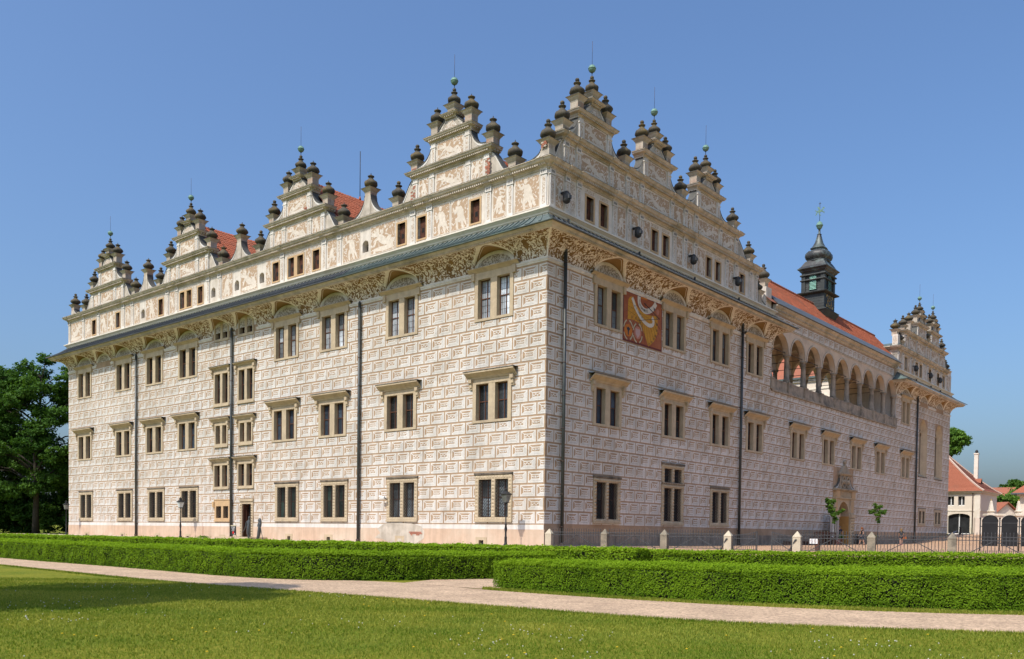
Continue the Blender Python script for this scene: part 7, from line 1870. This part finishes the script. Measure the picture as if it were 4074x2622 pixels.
mb = MB(); mb.box(LS / 2 + 2.2, LS / 2 + 2.75, *sorted((2.1 * yy, 2.65 * yy)), eh + 1.0, rh - .7, m_cream); mb.box(LS / 2 + 2.13, LS / 2 + 2.82, *sorted((2.03 * yy, 2.72 * yy)), rh - .7, rh - .5, m_cream); mb.lathe([(.22, 0), (.22, .3), (.1, .5)], m_iron, 10, (LS / 2 + 2.47, 2.37 * yy, rh - .5)); inst('chimney', mb.mesh('chimney'), roof_h)
mb = MB(); mb.tube([(-.12, 1.0 * yy, 0), (-.12, 1.0 * yy, eh - .1)], .07, m_pipe2, 8); inst('downpipe', mb.mesh('downpipe'), house)
# second cream house at the right frame edge
h2 = thing('white_house', 'cream house corner with red roof cut off by the right edge of view', 'house', (W(4049, 121), 121, 1.9), math.radians(-40))
mb = MB(); mb.box(0, 14, 0, 12, 0, 5.4, m_warmwall); inst('wall', mb.mesh('wall'), h2); mb = MB(); mb.box(-.3, 14.3, -.3, 12.3, 5.4, 5.75, m_cream); inst('cornice', mb.mesh('cornice'), h2)
mb = MB()
for P in (((-.9, -.9, 5.75), (14.9, -.9, 5.75), (9, 6, 11.0), (5, 6, 11.0)), ((-.9, -.9, 5.75), (-.9, 12.9, 5.75), (5, 6, 11.0)), ((14.9, -.9, 5.75), (14.9, 12.9, 5.75), (9, 6, 11.)), ((-.9, 12.9, 5.75), (14.9, 12.9, 5.75), (9, 6, 11.0), (5, 6, 11.0))): mb.poly(P, m_tile_flat)
mb.box(-.95, 14.95, -.95, -.85, 5.6, 5.8, m_slate); mb.box(-.95, -.85, -.85, 12.95, 5.6, 5.8, m_slate); inst('roof', mb.mesh('roof'), h2)
# wall with gateways and two obelisks
gw_ = thing('gate_wall', 'cream gateway wall carrying two white obelisks with gilded tips', 'wall', (W(3896, 117), 117, 1.9), math.radians(-4))
mb = MB(); LW = W(4074, 117) - W(3896, 117) + 3; 
for c in (.9, 4.6): mb.box(c, c + 2.0, 0, .9, 0, 2.6, m_warmwall); mb.box(c - .2, c + 2.2, -.15, 1.05, 2.6, 2.85, m_cream)
mb.box(2.9, 4.6, .2, .7, 0, 1.9, m_warmwall); mb.box(6.6, LW, .2, .7, 0, 2.3, m_warmwall); mb.box(-.6, .9, .2, .7, 0, 2.3, m_warmwall); inst('pier_wall', mb.mesh('pier_wall'), gw_)
for c in (1.48, 4.98):
    mb = MB(); mb.lathe([(.46, 2.85), (.46, 2.93), (.32, 2.97), (.3, 3.03), (.52, 3.14), (.55, 3.24), (.36, 3.29), (.35, 3.33), (.15, 4.5), (.02, 4.6)], m_cream, 4, (c, .45, 0), rot=PI / 4, smooth=False); ob = inst('obelisk', mb.mesh('obelisk'), gw_)
    mb = MB(); mb.lathe([(.03, 0), (.08, .06), (.08, .11), (.02, .19)], m_gold, 10, (c, .45, 4.57)); inst('gilded_tip', mb.mesh('gilded_tip'), ob)
# houses farther off
def cottage(label, px, d, z0, w_, dp, he, hr, rz, wall=None):
    t = thing('red_roofed_house', label, 'house', (W(px, d), d, z0), rz, 'red roofed houses beyond the gateway'); mb = MB(); mb.box(-w_ / 2, w_ / 2, 0, dp, 0, he, wall or m_warmwall)
    for s, y in ((1, 0), (1, dp)): mb.poly([(-w_ / 2, y, he), (w_ / 2, y, he), (0, y, hr - .1)], wall or m_warmwall)
    inst('wall', mb.mesh('wall'), t); mb = MB()
    for s in (-1, 1): mb.hexa([(0, -.5, hr), (s * (w_ / 2 + .5), -.5, he - .4), (s * (w_ / 2 + .5), dp + .5, he - .4), (0, dp + .5, hr), (0, -.5, hr + .15), (s * (w_ / 2 + .5), -.5, he - .25), (s * (w_ / 2 + .5), dp + .5, he - .25), (0, dp + .5, hr + .15)], m_tile_flat)
    r_ = inst('roof', mb.mesh('roof'), t)
    for s in (-1, 1): mb = MB(); mb.obox((s * w_ * .25, dp * .35, (he + hr) / 2 + .12), (.45, 0, -s * .45 * (hr - he) / (w_ / 2)), (0, .4, 0), (0, 0, .04), m_curtain_d); inst('skylight', mb.mesh('skylight'), r_); mb = MB(); mb.obox((s * w_ * .25, dp * .5, (he + hr) / 2 + .12), (.45, 0, -s * .45 * (hr - he) / (w_ / 2)), (0, .4, 0), (0, 0, .04), m_curtain_d); inst('skylight', mb.mesh('skylight'), r_)
    mb = MB(); mb.box(-.5, .4, dp * .6, dp * .6 + .8, he, hr + 1.2, m_cream); inst('chimney', mb.mesh('chimney'), r_)
    for y in (0,):
        for k in range(2): mb = MB(); mb.box(-w_ / 4 + k * w_ / 2 - .5, -w_ / 4 + k * w_ / 2 + .5, -.03, 0, he * .4, he * .75, m_glass); inst('window', mb.mesh('window'), t)
cottage('distant house with broad red roof and skylights above the trees', 4022, 200, 3.0, 13, 16, 6.2, 9.8, math.radians(58))
cottage('low house with a rusty red roof between the two obelisks', 3997, 150, 1.9, 9, 12, 2.0, 5.6, math.radians(10))
# far tree line, only a strip seen past the houses
tree('broadleaf_tree', 'bushy tree left of the low red roof beyond the gateway', gb(W(3978, 160), 160), 7.5, .25, crown(34, 16, 2.6, 2.5, 2.2, 7.2, 1.0, 1.6, .2), 9000, .22, m_oak2, 34)
tree('broadleaf_tree', 'bushy tree under the distant red house beside the right house', gb(W(4034, 185), 185), 8.0, .25, crown(35, 16, 3.4, 3, 2.5, 7.6, 1.1, 1.8, .2), 9000, .24, m_oak2, 35)
